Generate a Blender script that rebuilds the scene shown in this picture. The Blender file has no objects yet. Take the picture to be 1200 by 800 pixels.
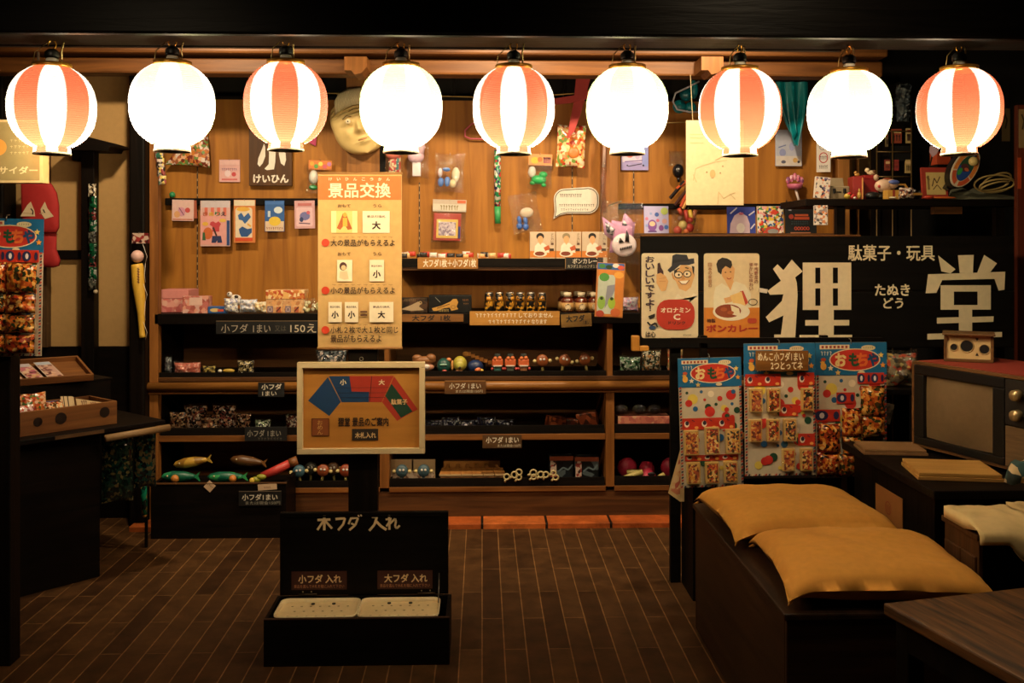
import bpy, bmesh, math, random
from mathutils import Vector, Matrix, noise as mnoise
C = bpy.context.scene.collection
rnd = random.Random(7)
R = math.radians
# ------------------------------------------------------------------ camera, world, exposure
FPX = 1167.0; HOR = 290.0; YAW = math.atan(0.03); EYE = 1.5
cd = bpy.data.cameras.new('camera'); cam = bpy.data.objects.new('camera', cd); C.objects.link(cam)
cd.sensor_width = 36; cd.lens = 36 * FPX / 1200; cd.shift_y = -(400 - HOR) / 1200; cd.clip_start = .05
cam.location = (0, 0, EYE); cam.rotation_euler = (R(90), 0, -YAW)
sc = bpy.context.scene; sc.camera = cam
w = bpy.data.worlds.new('world'); sc.world = w; w.use_nodes = True
w.node_tree.nodes['Background'].inputs[0].default_value = (1, .72, .45, 1)
w.node_tree.nodes['Background'].inputs[1].default_value = .004
sc.view_settings.view_transform = 'Standard'; sc.view_settings.look = 'None'
sc.view_settings.gamma = 1; sc.view_settings.exposure = 0; sc.view_settings.use_curve_mapping = False
WARM = (1, .765, .48)
LANTERN_RED, LANTERN_GREEN = 17, 27          # watts of the bulbs
SPOTS = [(-1.45, 4.4, 2.78, 125), (.12, 4.5, 2.78, 150), (1.15, 4.5, 2.78, 112)]   # ceiling spots over the stall
FRONT = [(-1.37, 1.75, 2.62, 46), (1.02, 2.35, 2.75, 34)]                             # weak spots on the visitors' side

def P(px, py, Y):
    a = YAW; x = (px - 600) / FPX; z = (HOR - py) / FPX
    dx = x * math.cos(a) + math.sin(a); dy = -x * math.sin(a) + math.cos(a)
    t = Y / dy
    return Vector((dx * t, Y, EYE + z * t))
def S(Y): return Y / FPX
def X(px, Y): return P(px, 0, Y).x
def Z(py, Y): return EYE + (HOR - py) * Y / FPX
ORD = 'first second third fourth fifth sixth seventh eighth ninth tenth eleventh twelfth'.split()

# ------------------------------------------------------------------ materials
def lin(h):
    h = h.lstrip('#'); v = [int(h[i:i + 2], 16) / 255 for i in (0, 2, 4)]
    return tuple(c / 12.92 if c <= .04045 else ((c + .055) / 1.055) ** 2.4 for c in v) + (1,)
MC = {}
def newmat(name):
    m = bpy.data.materials.new(name); m.use_nodes = True
    return m, m.node_tree.nodes, m.node_tree.links, m.node_tree.nodes['Principled BSDF']
def col(h, rough=.6, metal=0, grit=.12, coat=0):
    k = ('c', h, rough, metal, grit, coat)
    if k in MC: return MC[k]
    m, n, l, b = newmat('paint ' + h); b.inputs['Roughness'].default_value = rough; b.inputs['Metallic'].default_value = metal
    b.inputs['Coat Weight'].default_value = coat
    t = n.new('ShaderNodeTexCoord'); z = n.new('ShaderNodeTexNoise'); z.inputs['Scale'].default_value = 40; z.inputs['Detail'].default_value = 3
    l.new(t.outputs['Object'], z.inputs['Vector'])
    r = n.new('ShaderNodeValToRGB'); c = lin(h)
    r.color_ramp.elements[0].color = tuple(x * (1 - grit) for x in c[:3]) + (1,); r.color_ramp.elements[1].color = tuple(min(1, x * (1 + grit)) for x in c[:3]) + (1,)
    l.new(z.outputs['Fac'], r.inputs[0]); l.new(r.outputs[0], b.inputs['Base Color'])
    MC[k] = m; return m
def wood(c1, c2, axis='x', scale=6, rough=.55, bump=.15, coat=0):
    k = ('w', c1, c2, axis, scale, rough, coat)
    if k in MC: return MC[k]
    m, n, l, b = newmat('wood ' + c1 + axis); b.inputs['Roughness'].default_value = rough; b.inputs['Specular IOR Level'].default_value = .28 if sum(lin(c2)[:3]) > .06 else .10; b.inputs['Coat Weight'].default_value = coat
    t = n.new('ShaderNodeTexCoord'); mp = n.new('ShaderNodeMapping')
    s = {'x': (.12, 1.6, 1.6), 'y': (1.6, .12, 1.6), 'z': (1.6, 1.6, .12)}[axis]
    mp.inputs['Scale'].default_value = [v * scale for v in s]
    l.new(t.outputs['Object'], mp.inputs[0])
    z = n.new('ShaderNodeTexNoise'); z.inputs['Scale'].default_value = 3; z.inputs['Detail'].default_value = 6; z.inputs['Distortion'].default_value = .8
    l.new(mp.outputs[0], z.inputs['Vector'])
    r = n.new('ShaderNodeValToRGB'); r.color_ramp.elements[0].position = .3; r.color_ramp.elements[1].position = .72
    r.color_ramp.elements[0].color = lin(c1); r.color_ramp.elements[1].color = lin(c2)
    l.new(z.outputs['Fac'], r.inputs[0]); l.new(r.outputs[0], b.inputs['Base Color'])
    bp = n.new('ShaderNodeBump'); bp.inputs['Strength'].default_value = bump; bp.inputs['Distance'].default_value = .01
    l.new(z.outputs['Fac'], bp.inputs['Height']); l.new(bp.outputs[0], b.inputs['Normal'])
    MC[k] = m; return m
def prt(pal, scale=40, seed=0, rough=.35, dist=.5):
    k = ('p', tuple(pal), scale, seed, rough)
    if k in MC: return MC[k]
    m, n, l, b = newmat('printed paper'); b.inputs['Roughness'].default_value = rough
    t = n.new('ShaderNodeTexCoord'); mp = n.new('ShaderNodeMapping'); mp.inputs['Location'].default_value = (seed * 1.7, seed * .9, seed * 2.3)
    l.new(t.outputs['Object'], mp.inputs[0])
    z = n.new('ShaderNodeTexNoise'); z.inputs['Scale'].default_value = scale * .7; l.new(mp.outputs[0], z.inputs['Vector'])
    mx = n.new('ShaderNodeVectorMath'); mx.operation = 'MULTIPLY_ADD'; mx.inputs[1].default_value = (dist / scale,) * 3
    l.new(z.outputs['Color'], mx.inputs[0]); l.new(mp.outputs[0], mx.inputs[2])
    v = n.new('ShaderNodeTexVoronoi'); v.inputs['Scale'].default_value = scale; l.new(mx.outputs[0], v.inputs['Vector'])
    sp = n.new('ShaderNodeSeparateColor'); l.new(v.outputs['Color'], sp.inputs[0])
    r = n.new('ShaderNodeValToRGB'); r.color_ramp.interpolation = 'CONSTANT'; e = r.color_ramp.elements
    while len(e) < len(pal): e.new(.5)
    for i, c in enumerate(pal): e[i].position = i / len(pal); e[i].color = lin(c)
    l.new(sp.outputs[0], r.inputs[0]); l.new(r.outputs[0], b.inputs['Base Color'])
    MC[k] = m; return m
def clear(tint='#ffffff', gloss=.22, rough=.07):
    gloss *= .6
    k = ('clear', tint, gloss)
    if k in MC: return MC[k]
    m, n, l, b = newmat('clear film'); n.remove(b); o = n['Material Output']
    tr = n.new('ShaderNodeBsdfTransparent'); tr.inputs[0].default_value = lin(tint)
    g = n.new('ShaderNodeBsdfGlossy'); g.inputs['Roughness'].default_value = rough
    t = n.new('ShaderNodeTexCoord'); z = n.new('ShaderNodeTexNoise'); z.inputs['Scale'].default_value = 60; z.inputs['Detail'].default_value = 5
    l.new(t.outputs['Object'], z.inputs['Vector'])
    bp = n.new('ShaderNodeBump'); bp.inputs['Strength'].default_value = 1; bp.inputs['Distance'].default_value = .02
    l.new(z.outputs['Fac'], bp.inputs['Height']); l.new(bp.outputs[0], g.inputs['Normal'])
    x = n.new('ShaderNodeMixShader'); x.inputs[0].default_value = gloss
    l.new(tr.outputs[0], x.inputs[1]); l.new(g.outputs[0], x.inputs[2]); l.new(x.outputs[0], o.inputs[0])
    MC[k] = m; return m
def foil(pal, scale=30, seed=0):
    m = prt(pal, scale, seed, rough=.22)
    return m
def lampmat(h, strength):
    k = ('e', h, strength)
    if k in MC: return MC[k]
    m, n, l, b = newmat('lit lamp'); b.inputs['Emission Color'].default_value = lin(h); b.inputs['Emission Strength'].default_value = strength
    MC[k] = m; return m
def paper_shade(stripe):
    m, n, l, b = newmat('lantern paper'); n.remove(b); o = n['Material Output']
    t = n.new('ShaderNodeTexCoord'); sp = n.new('ShaderNodeSeparateXYZ'); l.new(t.outputs['Object'], sp.inputs[0])
    at = n.new('ShaderNodeMath'); at.operation = 'ARCTAN2'; l.new(sp.outputs[1], at.inputs[0]); l.new(sp.outputs[0], at.inputs[1])
    mu = n.new('ShaderNodeMath'); mu.operation = 'MULTIPLY'; mu.inputs[1].default_value = 5; l.new(at.outputs[0], mu.inputs[0])
    si = n.new('ShaderNodeMath'); si.operation = 'SINE'; l.new(mu.outputs[0], si.inputs[0])
    gt = n.new('ShaderNodeMapRange'); gt.inputs['From Min'].default_value = -.08; gt.inputs['From Max'].default_value = .08; l.new(si.outputs[0], gt.inputs['Value'])
    wv = n.new('ShaderNodeMath'); wv.operation = 'MULTIPLY'; wv.inputs[1].default_value = 2 * math.pi / .0066; l.new(sp.outputs[2], wv.inputs[0])
    ws = n.new('ShaderNodeMath'); ws.operation = 'SINE'; l.new(wv.outputs[0], ws.inputs[0])
    wm = n.new('ShaderNodeMapRange'); wm.inputs['From Min'].default_value = -1; wm.inputs['From Max'].default_value = 1; wm.inputs['To Min'].default_value = .78; wm.inputs['To Max'].default_value = 1.1; l.new(ws.outputs[0], wm.inputs['Value'])
    cm = n.new('ShaderNodeMix'); cm.data_type = 'RGBA'
    cm.inputs[6].default_value = (.33, .37, .45, 1)
    cm.inputs[7].default_value = (.195, .052, .032, 1) if stripe == 'red' else (.215, .31, .205, 1)
    l.new(gt.outputs[0], cm.inputs[0])
    vm = n.new('ShaderNodeVectorMath'); vm.operation = 'SCALE'; l.new(cm.outputs[2], vm.inputs[0]); l.new(wm.outputs[0], vm.inputs['Scale'])
    tl = n.new('ShaderNodeBsdfTranslucent'); l.new(vm.outputs[0], tl.inputs[0])
    tp = n.new('ShaderNodeBsdfTransparent'); tm = n.new('ShaderNodeMix'); tm.data_type = 'RGBA'
    tm.inputs[6].default_value = (.95, .95, .95, 1); tm.inputs[7].default_value = (.95, .62, .5, 1) if stripe == 'red' else (.85, .95, .75, 1)
    l.new(gt.outputs[0], tm.inputs[0]); l.new(tm.outputs[2], tp.inputs[0])
    x = n.new('ShaderNodeMixShader'); x.inputs[0].default_value = .5
    l.new(tp.outputs[0], x.inputs[1]); l.new(tl.outputs[0], x.inputs[2]); l.new(x.outputs[0], o.inputs[0])
    return m
def brick_mat(c1, c2, mortar, bw, rh, ms, rot, off=.5, rough=.5, bump=.4):
    m, n, l, b = newmat('laid boards'); b.inputs['Roughness'].default_value = rough; b.inputs['Specular IOR Level'].default_value = .2
    t = n.new('ShaderNodeTexCoord'); mp = n.new('ShaderNodeMapping'); mp.inputs['Rotation'].default_value = rot
    l.new(t.outputs['Object'], mp.inputs[0])
    k = n.new('ShaderNodeTexBrick'); k.offset = off; k.inputs['Scale'].default_value = 1; k.inputs['Brick Width'].default_value = bw; k.inputs['Row Height'].default_value = rh
    k.inputs['Mortar Size'].default_value = ms; k.inputs['Mortar Smooth'].default_value = .3; k.inputs['Color1'].default_value = lin(c1); k.inputs['Color2'].default_value = lin(c2); k.inputs['Mortar'].default_value = lin(mortar)
    l.new(mp.outputs[0], k.inputs['Vector'])
    z = n.new('ShaderNodeTexNoise'); z.inputs['Scale'].default_value = 9; z.inputs['Detail'].default_value = 8; z.inputs['Roughness'].default_value = .7; l.new(t.outputs['Object'], z.inputs['Vector'])
    mr = n.new('ShaderNodeMapRange'); mr.inputs['From Min'].default_value = .3; mr.inputs['From Max'].default_value = .7; mr.inputs['To Min'].default_value = .45; mr.inputs['To Max'].default_value = 1.45; l.new(z.outputs['Fac'], mr.inputs['Value'])
    vm = n.new('ShaderNodeVectorMath'); vm.operation = 'SCALE'; l.new(k.outputs['Color'], vm.inputs[0]); l.new(mr.outputs[0], vm.inputs['Scale']); l.new(vm.outputs[0], b.inputs['Base Color'])
    bp = n.new('ShaderNodeBump'); bp.inputs['Strength'].default_value = bump; bp.inputs['Distance'].default_value = .004; bp.invert = True
    l.new(k.outputs['Fac'], bp.inputs['Height']); l.new(bp.outputs[0], b.inputs['Normal'])
    return m

# ------------------------------------------------------------------ mesh building
class MB:
    def __init__(s): s.v = []; s.f = []; s.mi = []; s.mats = []; s.cur = 0; s.sm = []; s.smooth = False
    def m(s, mat, smooth=None):
        if mat not in s.mats: s.mats.append(mat)
        s.cur = s.mats.index(mat)
        if smooth is not None: s.smooth = smooth
        return s
    def add(s, vs, fs):
        o = len(s.v); s.v += [tuple(v) for v in vs]
        for f in fs: s.f.append([i + o for i in f]); s.mi.append(s.cur); s.sm.append(s.smooth)
    def box(s, x0, x1, y0, y1, z0, z1, b=0, M=None):
        if x0 > x1: x0, x1 = x1, x0
        if y0 > y1: y0, y1 = y1, y0
        if z0 > z1: z0, z1 = z1, z0
        if b <= 0:
            vs = [(x, y, z) for x in (x0, x1) for y in (y0, y1) for z in (z0, z1)]
            fs = [(0, 1, 3, 2), (4, 6, 7, 5), (0, 4, 5, 1), (2, 3, 7, 6), (0, 2, 6, 4), (1, 5, 7, 3)]
        else:
            b = min(b, .45 * (x1 - x0), .45 * (y1 - y0), .45 * (z1 - z0)); bm = bmesh.new(); bmesh.ops.create_cube(bm, size=1)
            for v in bm.verts: v.co = Vector(((x0 + x1) / 2 + v.co.x * (x1 - x0), (y0 + y1) / 2 + v.co.y * (y1 - y0), (z0 + z1) / 2 + v.co.z * (z1 - z0)))
            bmesh.ops.bevel(bm, geom=bm.edges[:], offset=b, segments=2, affect='EDGES', profile=.5)
            bm.verts.index_update(); vs = [v.co.copy() for v in bm.verts]; fs = [[v.index for v in f.verts] for f in bm.faces]; bm.free()
        if M is not None: vs = [M @ Vector(v) for v in vs]
        s.add(vs, fs); return s
    def tube(s, pts, r, n=8, closed=False, cap=True):
        pts = [Vector(p) for p in pts]; k = len(pts); rs = r if isinstance(r, (list, tuple)) else [r] * k
        vs = []; up = None
        for i, p in enumerate(pts):
            d = (pts[(i + 1) % k] - pts[i - 1]) if closed else (pts[min(i + 1, k - 1)] - pts[max(i - 1, 0)])
            d.normalize()
            if up is None:
                up = Vector((0, 0, 1)) if abs(d.z) < .9 else Vector((1, 0, 0))
            u = d.cross(up)
            if u.length < 1e-4: u = d.cross(Vector((0, 1, 0.01)))
            u.normalize(); v = u.cross(d); up = v
            for j in range(n):
                a = 2 * math.pi * j / n; vs.append(p + (u * math.cos(a) + v * math.sin(a)) * rs[i])
        fs = []
        for i in range(k if closed else k - 1):
            for j in range(n):
                a = i * n; b = ((i + 1) % k) * n; fs.append((a + j, a + (j + 1) % n, b + (j + 1) % n, b + j))
        if cap and not closed: fs.append(list(range(n))[::-1]); fs.append([(k - 1) * n + j for j in range(n)])
        s.add(vs, fs); return s
    def lathe(s, prof, n=24, c=(0, 0, 0), axis='z', M=None):
        vs = []; c = Vector(c)
        for (r, h) in prof:
            for j in range(n):
                a = 2 * math.pi * j / n; x, y = r * math.cos(a), r * math.sin(a)
                p = {'z': (x, y, h), 'y': (x, h, y), 'x': (h, x, y)}[axis]; p = Vector(p)
                if M is not None: p = M @ p
                vs.append(c + p)
        fs = [(i * n + j, i * n + (j + 1) % n, (i + 1) * n + (j + 1) % n, (i + 1) * n + j) for i in range(len(prof) - 1) for j in range(n)]
        if prof[0][0] > 1e-5: fs.append(list(range(n))[::-1])
        if prof[-1][0] > 1e-5: fs.append([(len(prof) - 1) * n + j for j in range(n)])
        s.add(vs, fs); return s
    def ball(s, c, r, n=14, k=9, sq=(1, 1, 1)):
        prof = [(max(1e-6, math.sin(math.pi * i / k)), -math.cos(math.pi * i / k)) for i in range(k + 1)]
        M = Matrix.Diagonal((r * sq[0], r * sq[1], r * sq[2]))
        return s.lathe(prof, n, c, M=M)
    def prism(s, pts, y0, y1):           # outline in x,z pushed from y0 to y1
        n = len(pts); vs = [(p[0], y0, p[1]) for p in pts] + [(p[0], y1, p[1]) for p in pts]
        fs = [list(range(n)), list(range(n, 2 * n))[::-1]] + [(i, i + n, (i + 1) % n + n, (i + 1) % n) for i in range(n)]
        s.add(vs, fs); return s
    def pillow(s, w, h, t, n=10, crumple=0, seed=0, c=(0, 0, 0), plane='xz', p=2.5, flat=.0):
        vs = []; fs = []; c = Vector(c); so = Vector((seed * 3.1, seed * 1.7, seed * .9))
        for side in (1, -1):
            for i in range(n + 1):
                for j in range(n + 1):
                    u, v = 2 * i / n - 1, 2 * j / n - 1
                    q = (1 - abs(u) ** p) * (1 - abs(v) ** p); hgt = t / 2 * math.sqrt(max(q, 0)) + flat
                    pin = 1 - .07 * (u * u * (1 - abs(v)) + v * v * (1 - abs(u))) if t > 0 else 1
                    x, y = u * w / 2 * (1 - .06 * (1 - abs(v)) * abs(u)) , v * h / 2 * (1 - .06 * (1 - abs(u)) * abs(v))
                    nn = mnoise.noise(Vector((u * 2.2, v * 2.2, side * .7)) * 1.4 + so) * crumple + mnoise.noise(Vector((u * 6, v * 6, side)) + so) * crumple * .5
                    z = side * hgt + nn * (1 if side > 0 else .3)
                    vs.append(c + (Vector((x, -z, y)) if plane == 'xz' else Vector((x, y, z))))
        k = (n + 1) * (n + 1)
        for side in (0, 1):
            for i in range(n):
                for j in range(n):
                    a = side * k + i * (n + 1) + j; f = (a, a + n + 1, a + n + 2, a + 1); fs.append(f if side else f[::-1])
        bd = [(i, 0) for i in range(n)] + [(n, j) for j in range(n)] + [(n - i, n) for i in range(n)] + [(0, n - j) for j in range(n)]
        bi = [i * (n + 1) + j for i, j in bd]
        for a, b in zip(bi, bi[1:] + bi[:1]): fs.append((a, b, b + k, a + k))
        s.add(vs, fs); return s
    def build(s, name, parent=None, label=None):
        me = bpy.data.meshes.new(name); me.from_pydata(s.v, [], s.f)
        for m in s.mats: me.materials.append(m)
        for p, i, q in zip(me.polygons, s.mi, s.sm): p.material_index = i; p.use_smooth = q
        bm = bmesh.new(); bm.from_mesh(me); bmesh.ops.recalc_face_normals(bm, faces=bm.faces); bm.to_mesh(me); bm.free()
        o = bpy.data.objects.new(name, me); C.objects.link(o)
        if parent is not None: o.parent = parent
        if label: o['label'] = label
        return o
def tag(o, label, cat, group=None, kind=None):
    o['label'] = label; o['category'] = cat
    if group: o['group'] = group
    if kind: o['kind'] = kind
    return o
def thing(name, label, cat, loc=(0, 0, 0), rz=0, tilt=0, lean=0, group=None):
    o = bpy.data.objects.new(name, None); C.objects.link(o); o.empty_display_size = .05
    o.location = loc; o.rotation_euler = (R(lean), R(tilt), R(rz)); return tag(o, label, cat, group)
def dup(root, loc=None, rz=None, label=None, tilt=None):
    r = root.copy(); C.objects.link(r)
    if loc is not None: r.location = loc
    e = list(r.rotation_euler)
    if rz is not None: e[2] = R(rz)
    if tilt is not None: e[1] = R(tilt)
    r.rotation_euler = e
    if label: r['label'] = label
    for ch in list(root.children):
        c = ch.copy(); C.objects.link(c); c.parent = r
        for g in list(ch.children):
            d = g.copy(); C.objects.link(d); d.parent = c
    return r
def struct(o): o['kind'] = 'structure'; return o
def sbox(name, mat, x0, x1, y0, y1, z0, z1, b=0):
    return struct(MB().m(mat).box(x0, x1, y0, y1, z0, z1, b).build(name))
def bx(name, parent, mat, x0, x1, y0, y1, z0, z1, b=0, label=None):
    return MB().m(mat).box(x0, x1, y0, y1, z0, z1, b).build(name, parent, label)

TC = {}
def text_geom(s, bold=0.0):
    k = (s, bold)
    if k in TC: return TC[k]
    c = bpy.data.curves.new('t', 'FONT'); c.body = s; c.offset = bold; c.resolution_u = 2; c.align_x = 'CENTER'; c.space_line = .95
    o = bpy.data.objects.new('t', c); C.objects.link(o); dg = bpy.context.evaluated_depsgraph_get(); dg.update()
    me = bpy.data.meshes.new_from_object(o.evaluated_get(dg)); vs = [(v.co.x, v.co.y) for v in me.vertices]; fs = [list(p.vertices) for p in me.polygons]
    bpy.data.objects.remove(o); bpy.data.curves.remove(c); bpy.data.meshes.remove(me)
    x0, x1 = min(v[0] for v in vs), max(v[0] for v in vs); y0, y1 = min(v[1] for v in vs), max(v[1] for v in vs)
    vs = [((x - x0) / max(x1 - x0, 1e-6), (y - y0) / max(y1 - y0, 1e-6)) for x, y in vs]
    TC[k] = (vs, fs); return TC[k]
class Art:
    """flat printed shapes in photo units on a plane facing -y; (ox, oy) sits at the thing's own origin"""
    def __init__(s, ox, oy, sc, d=.0008): s.ox, s.oy, s.sc, s.d, s.mb = ox, oy, sc, d, MB(); s.step = .00015
    def p(s, x, y): return ((x - s.ox) * s.sc, -s.d, (s.oy - y) * s.sc)
    def poly(s, pts, mat):
        if isinstance(mat, str): mat = col(mat)
        s.d += s.step; s.mb.m(mat).add([s.p(*q) for q in pts], [list(range(len(pts)))[::-1]]); return s
    def rect(s, x0, y0, x1, y1, mat): return s.poly([(x0, y0), (x0, y1), (x1, y1), (x1, y0)][::-1], mat)
    def rrect(s, x0, y0, x1, y1, r, mat):
        q = []
        for cx, cy, a0 in ((x1 - r, y0 + r, -90), (x1 - r, y1 - r, 0), (x0 + r, y1 - r, 90), (x0 + r, y0 + r, 180)):
            q += [(cx + r * math.cos(R(a0 + t)), cy + r * math.sin(R(a0 + t))) for t in (0, 22, 45, 68, 90)]
        return s.poly(q, mat)
    def ell(s, cx, cy, rx, ry, mat, n=20, rot=0):
        c, q = math.cos(R(rot)), math.sin(R(rot)); pts = []
        for i in range(n):
            a = 2 * math.pi * i / n; x, y = rx * math.cos(a), ry * math.sin(a); pts.append((cx + x * c - y * q, cy + x * q + y * c))
        return s.poly(pts, mat)
    def ring(s, cx, cy, rx, ry, t, mat, n=24, a0=0, a1=360):
        if isinstance(mat, str): mat = col(mat)
        s.d += s.step; vs = []; k = n + 1
        for i in range(k):
            a = R(a0 + (a1 - a0) * i / n); vs += [s.p(cx + rx * math.cos(a), cy + ry * math.sin(a)), s.p(cx + (rx - t) * math.cos(a), cy + (ry - t) * math.sin(a))]
        s.mb.m(mat).add(vs, [(2 * i, 2 * i + 1, 2 * i + 3, 2 * i + 2) for i in range(n)]); return s
    def line(s, pts, wd, mat):
        if isinstance(mat, str): mat = col(mat)
        s.d += s.step; s.mb.m(mat)
        for (a, b), (c, d) in zip(pts, pts[1:]):
            L = math.hypot(c - a, d - b) or 1; nx, ny = -(d - b) / L * wd / 2, (c - a) / L * wd / 2
            s.mb.add([s.p(a + nx, b + ny), s.p(c + nx, d + ny), s.p(c - nx, d - ny), s.p(a - nx, b - ny)], [(0, 1, 2, 3)])
        return s
    def text(s, t, x0, y0, x1, y1, mat, bold=.012):
        if isinstance(mat, str): mat = col(mat)
        s.d += s.step; vs, fs = text_geom(t, 0); em = y1 - y0; n = max(len(r) for r in t.split('\n')); ex = (x1 - x0) / n; k = max(0, bold)
        bx_, by_ = k * ex * .75, k * em * .75; s.mb.m(mat); d0 = s.d
        sh = [(0, 0)] if k < .005 else ([(-bx_, -by_), (bx_, -by_), (-bx_, by_), (bx_, by_)] + ([(0, 0)] if k > .03 else []))
        for dx, dy in sh:
            s.mb.add([s.p(x0 + bx_ + u * (x1 - x0 - 2 * bx_) + dx, y1 - by_ - v * (y1 - y0 - 2 * by_) + dy) for u, v in vs], fs); s.d += .00002
        return s
    def vtext(s, t, x0, y0, x1, y1, mat, bold=.012):
        n = len(t); h = (y1 - y0) / n
        for i, ch in enumerate(t):
            if ch != ' ': s.text(ch, x0 + (.25 * (x1 - x0) if ch in 'いしこり' else 0) * 0, y0 + i * h + h * .06, x1, y0 + (i + 1) * h - h * .06, mat, bold)
        return s
    def dashes(s, x0, y0, x1, y1, mat, n=8, seed=1):       # writing too small to read
        q = random.Random(seed); wd = (x1 - x0) / n
        for i in range(n):
            a = x0 + i * wd; s.line([(a + .1 * wd, y0 + q.random() * .4 * (y1 - y0)), (a + .75 * wd, y0 + q.random() * .4 * (y1 - y0))], (y1 - y0) * .18, mat); s.d -= s.step
            s.line([(a + wd * .45, y0), (a + wd * (.3 + .3 * q.random()), y1)], (y1 - y0) * .16, mat); s.d -= s.step
        s.d += s.step; return s
    def build(s, name, parent): return s.mb.build(name, parent)
BLACK = col('#0b0a09', .45); STEEL = col('#8f8a80', .3, .9)
def card(name, label, cat, r, Y, base, art=None, rz=0, tilt=0, lean=0, group=None, th=.003, hook=True, stand=False, off=0, partname='backing'):
    """a flat card, panel or sheet filling photo rectangle r at depth Y (its front face), hung from or standing on its middle"""
    x0, y0, x1, y1 = r; ox, oy = (x0 + x1) / 2, (y1 if stand else y0); q = S(Y)
    if isinstance(base, str): base = col(base)
    t = thing(name, label, cat, P(ox, oy, Y), rz, tilt, lean, group); hw = (x1 - x0) / 2 * q; h = (y1 - y0) * q
    z0, z1 = (0, h) if stand else (-h, 0)
    MB().m(base).box(-hw, hw, 0, th, z0, z1, min(.001, th * .3)).build(partname, t)
    if art:
        a = Art(ox, oy, q); art(a); a.build('print', t)
    if hook:
        MB().m(STEEL, True).tube([(0, hook if hook is not True else .05, -.004), (0, -.006, -.004), (0, -.008, .003)], .0014, 6).build('hook', t)
    return t
# ------------------------------------------------------------------ setting
PLY = 5.95; FR = 5.45
W_DARK = wood('#080605', '#140d09', 'x', 5, .5); W_DARKZ = wood('#080605', '#140d08', 'z', 5, .5)
W_MID = wood('#5a3414', '#8a5626', 'x', 5, .5); W_MIDZ = wood('#6b4019', '#96602c', 'z', 5, .5)
W_PLY = wood('#85521a', '#b4782c', 'z', 3.2, .55, .08); W_BROWN = wood('#3a2210', '#65401f', 'x', 5, .5)
floor_m = brick_mat('#382210', '#4c321a', '#7c5834', .62, .083, .0026, (0, 0, R(90)))
fl = MB().m(floor_m).box(-4.2, 4.2, -1.5, 7.2, -.1, 0).build('floor'); struct(fl)
sbox('ceiling', col('#15100c', .8), -4.2, 4.2, -1.5, 7.2, 3.05, 3.15)
sbox('wall_rear', col('#14100d', .8), -4.2, 4.2, 6.7, 6.85, 0, 3.05)
sbox('wall_right', col('#120e0b', .8), 3.6, 3.75, -1.5, 6.7, 0, 3.05)
# plywood wall behind the shelves, and its seams
xa, xb = X(176, PLY), X(992, PLY)
struct(MB().m(W_PLY).box(xa, xb, PLY, PLY + .03, .0, Z(115, PLY)).build('wall_back'))
sbox('trim_1', W_DARK, xa, xb, PLY - .004, PLY + .035, Z(118, PLY), Z(114, PLY))
lattice = MB().m(W_DARKZ)
for px in (330, 360, 405, 440, 530, 555, 610, 640, 660, 700, 776, 848): lattice.box(X(px, 6.05), X(px + 4, 6.05), 6.03, 6.06, Z(118, PLY), Z(60, PLY))
struct(lattice.build('trim_2'))
# left wall: plaster panels between black timbers
LW = 5.62
plas = col('#b08c58', .9, 0, .1)
struct(MB().m(plas).box(-4.2, X(158, LW), LW, LW + .06, 0, 3.05).build('wall_left'))
sbox('baseboard_left', W_DARK, -4.2, X(158, LW), LW - .03, LW - .002, 0, Z(404, LW))
sbox('trim_3', W_DARK, X(40, LW), X(98, LW), LW - .03, LW - .002, Z(303, LW), Z(293, LW))
sbox('trim_4', W_DARKZ, X(-40, LW), X(20, LW), LW - .16, LW - .002, 0, 3.0, .01)
struct(MB().m(wood('#3a2817', '#5a4128', 'z')).box(X(49, LW), X(60, LW), LW - .06, LW - .002, Z(404, LW), 2.55).build('trim_5'))
sbox('trim_6', W_DARKZ, X(152, 5.4), X(171, 5.4), 5.38, 5.56, 0, 2.62, .012)
# header timbers over the shelves
HB = 5.30
W_HEAD = wood('#4a2b12', '#7a4c22', 'x', 4, .5)
sbox('trim_7', W_HEAD, -4.2, X(1035, HB), HB, HB + .12, Z(88, HB), Z(69, HB), .012)
sbox('trim_8', W_HEAD, -4.2, X(1035, HB), HB - .07, HB + .12, Z(67, HB), Z(40, HB), .012)
sbox('trim_9', W_DARK, -4.2, 4.2, HB - .05, HB + .12, Z(40, HB), 3.05)
for i, px in enumerate((404, 821)):        # carved bracket ends
    q = S(HB - .16); pts = [(0, 0), (26, 0), (26, -12), (20, -19), (12, -21), (8, -16), (0, -16)]
    b = MB().m(W_MIDZ).prism([(x * q, z * q) for x, z in pts], -.02, .16); o = b.build('trim_%d' % (10 + i)); o.location = P(px, 67, HB - .16); struct(o)
# posts of the shelf wall
W_POST = wood('#744a20', '#a56e35', 'z', 4, .5)
sbox('trim_12', W_POST, X(407, PLY), X(449, PLY), PLY - .05, PLY - .001, 1.15, Z(50, PLY), .006)
sbox('trim_13', W_POST, X(703, PLY), X(722, PLY), PLY - .10, PLY - .001, 1.15, Z(50, PLY), .006)
sbox('trim_14', W_POST, X(975, PLY), X(989, PLY), PLY - .10, PLY - .001, 0, Z(50, PLY), .006)
sbox('trim_15', W_DARKZ, X(446, PLY), X(453, PLY), PLY - .052, PLY - .051, 1.15, Z(88, PLY))
# the big blackened beam the lanterns hang from
LB = 3.16
beam_m = wood('#040302', '#0c0907', 'x', 9, .42)
sbox('trim_16', beam_m, -4.2, 4.2, LB, LB + .18, Z(43, LB), 3.05, .012)
sbox('trim_17', W_DARK, -4.2, X(1010, LB), LB + .18, LB + .20, Z(43, LB) - .003, Z(43, LB) + .05)
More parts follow.
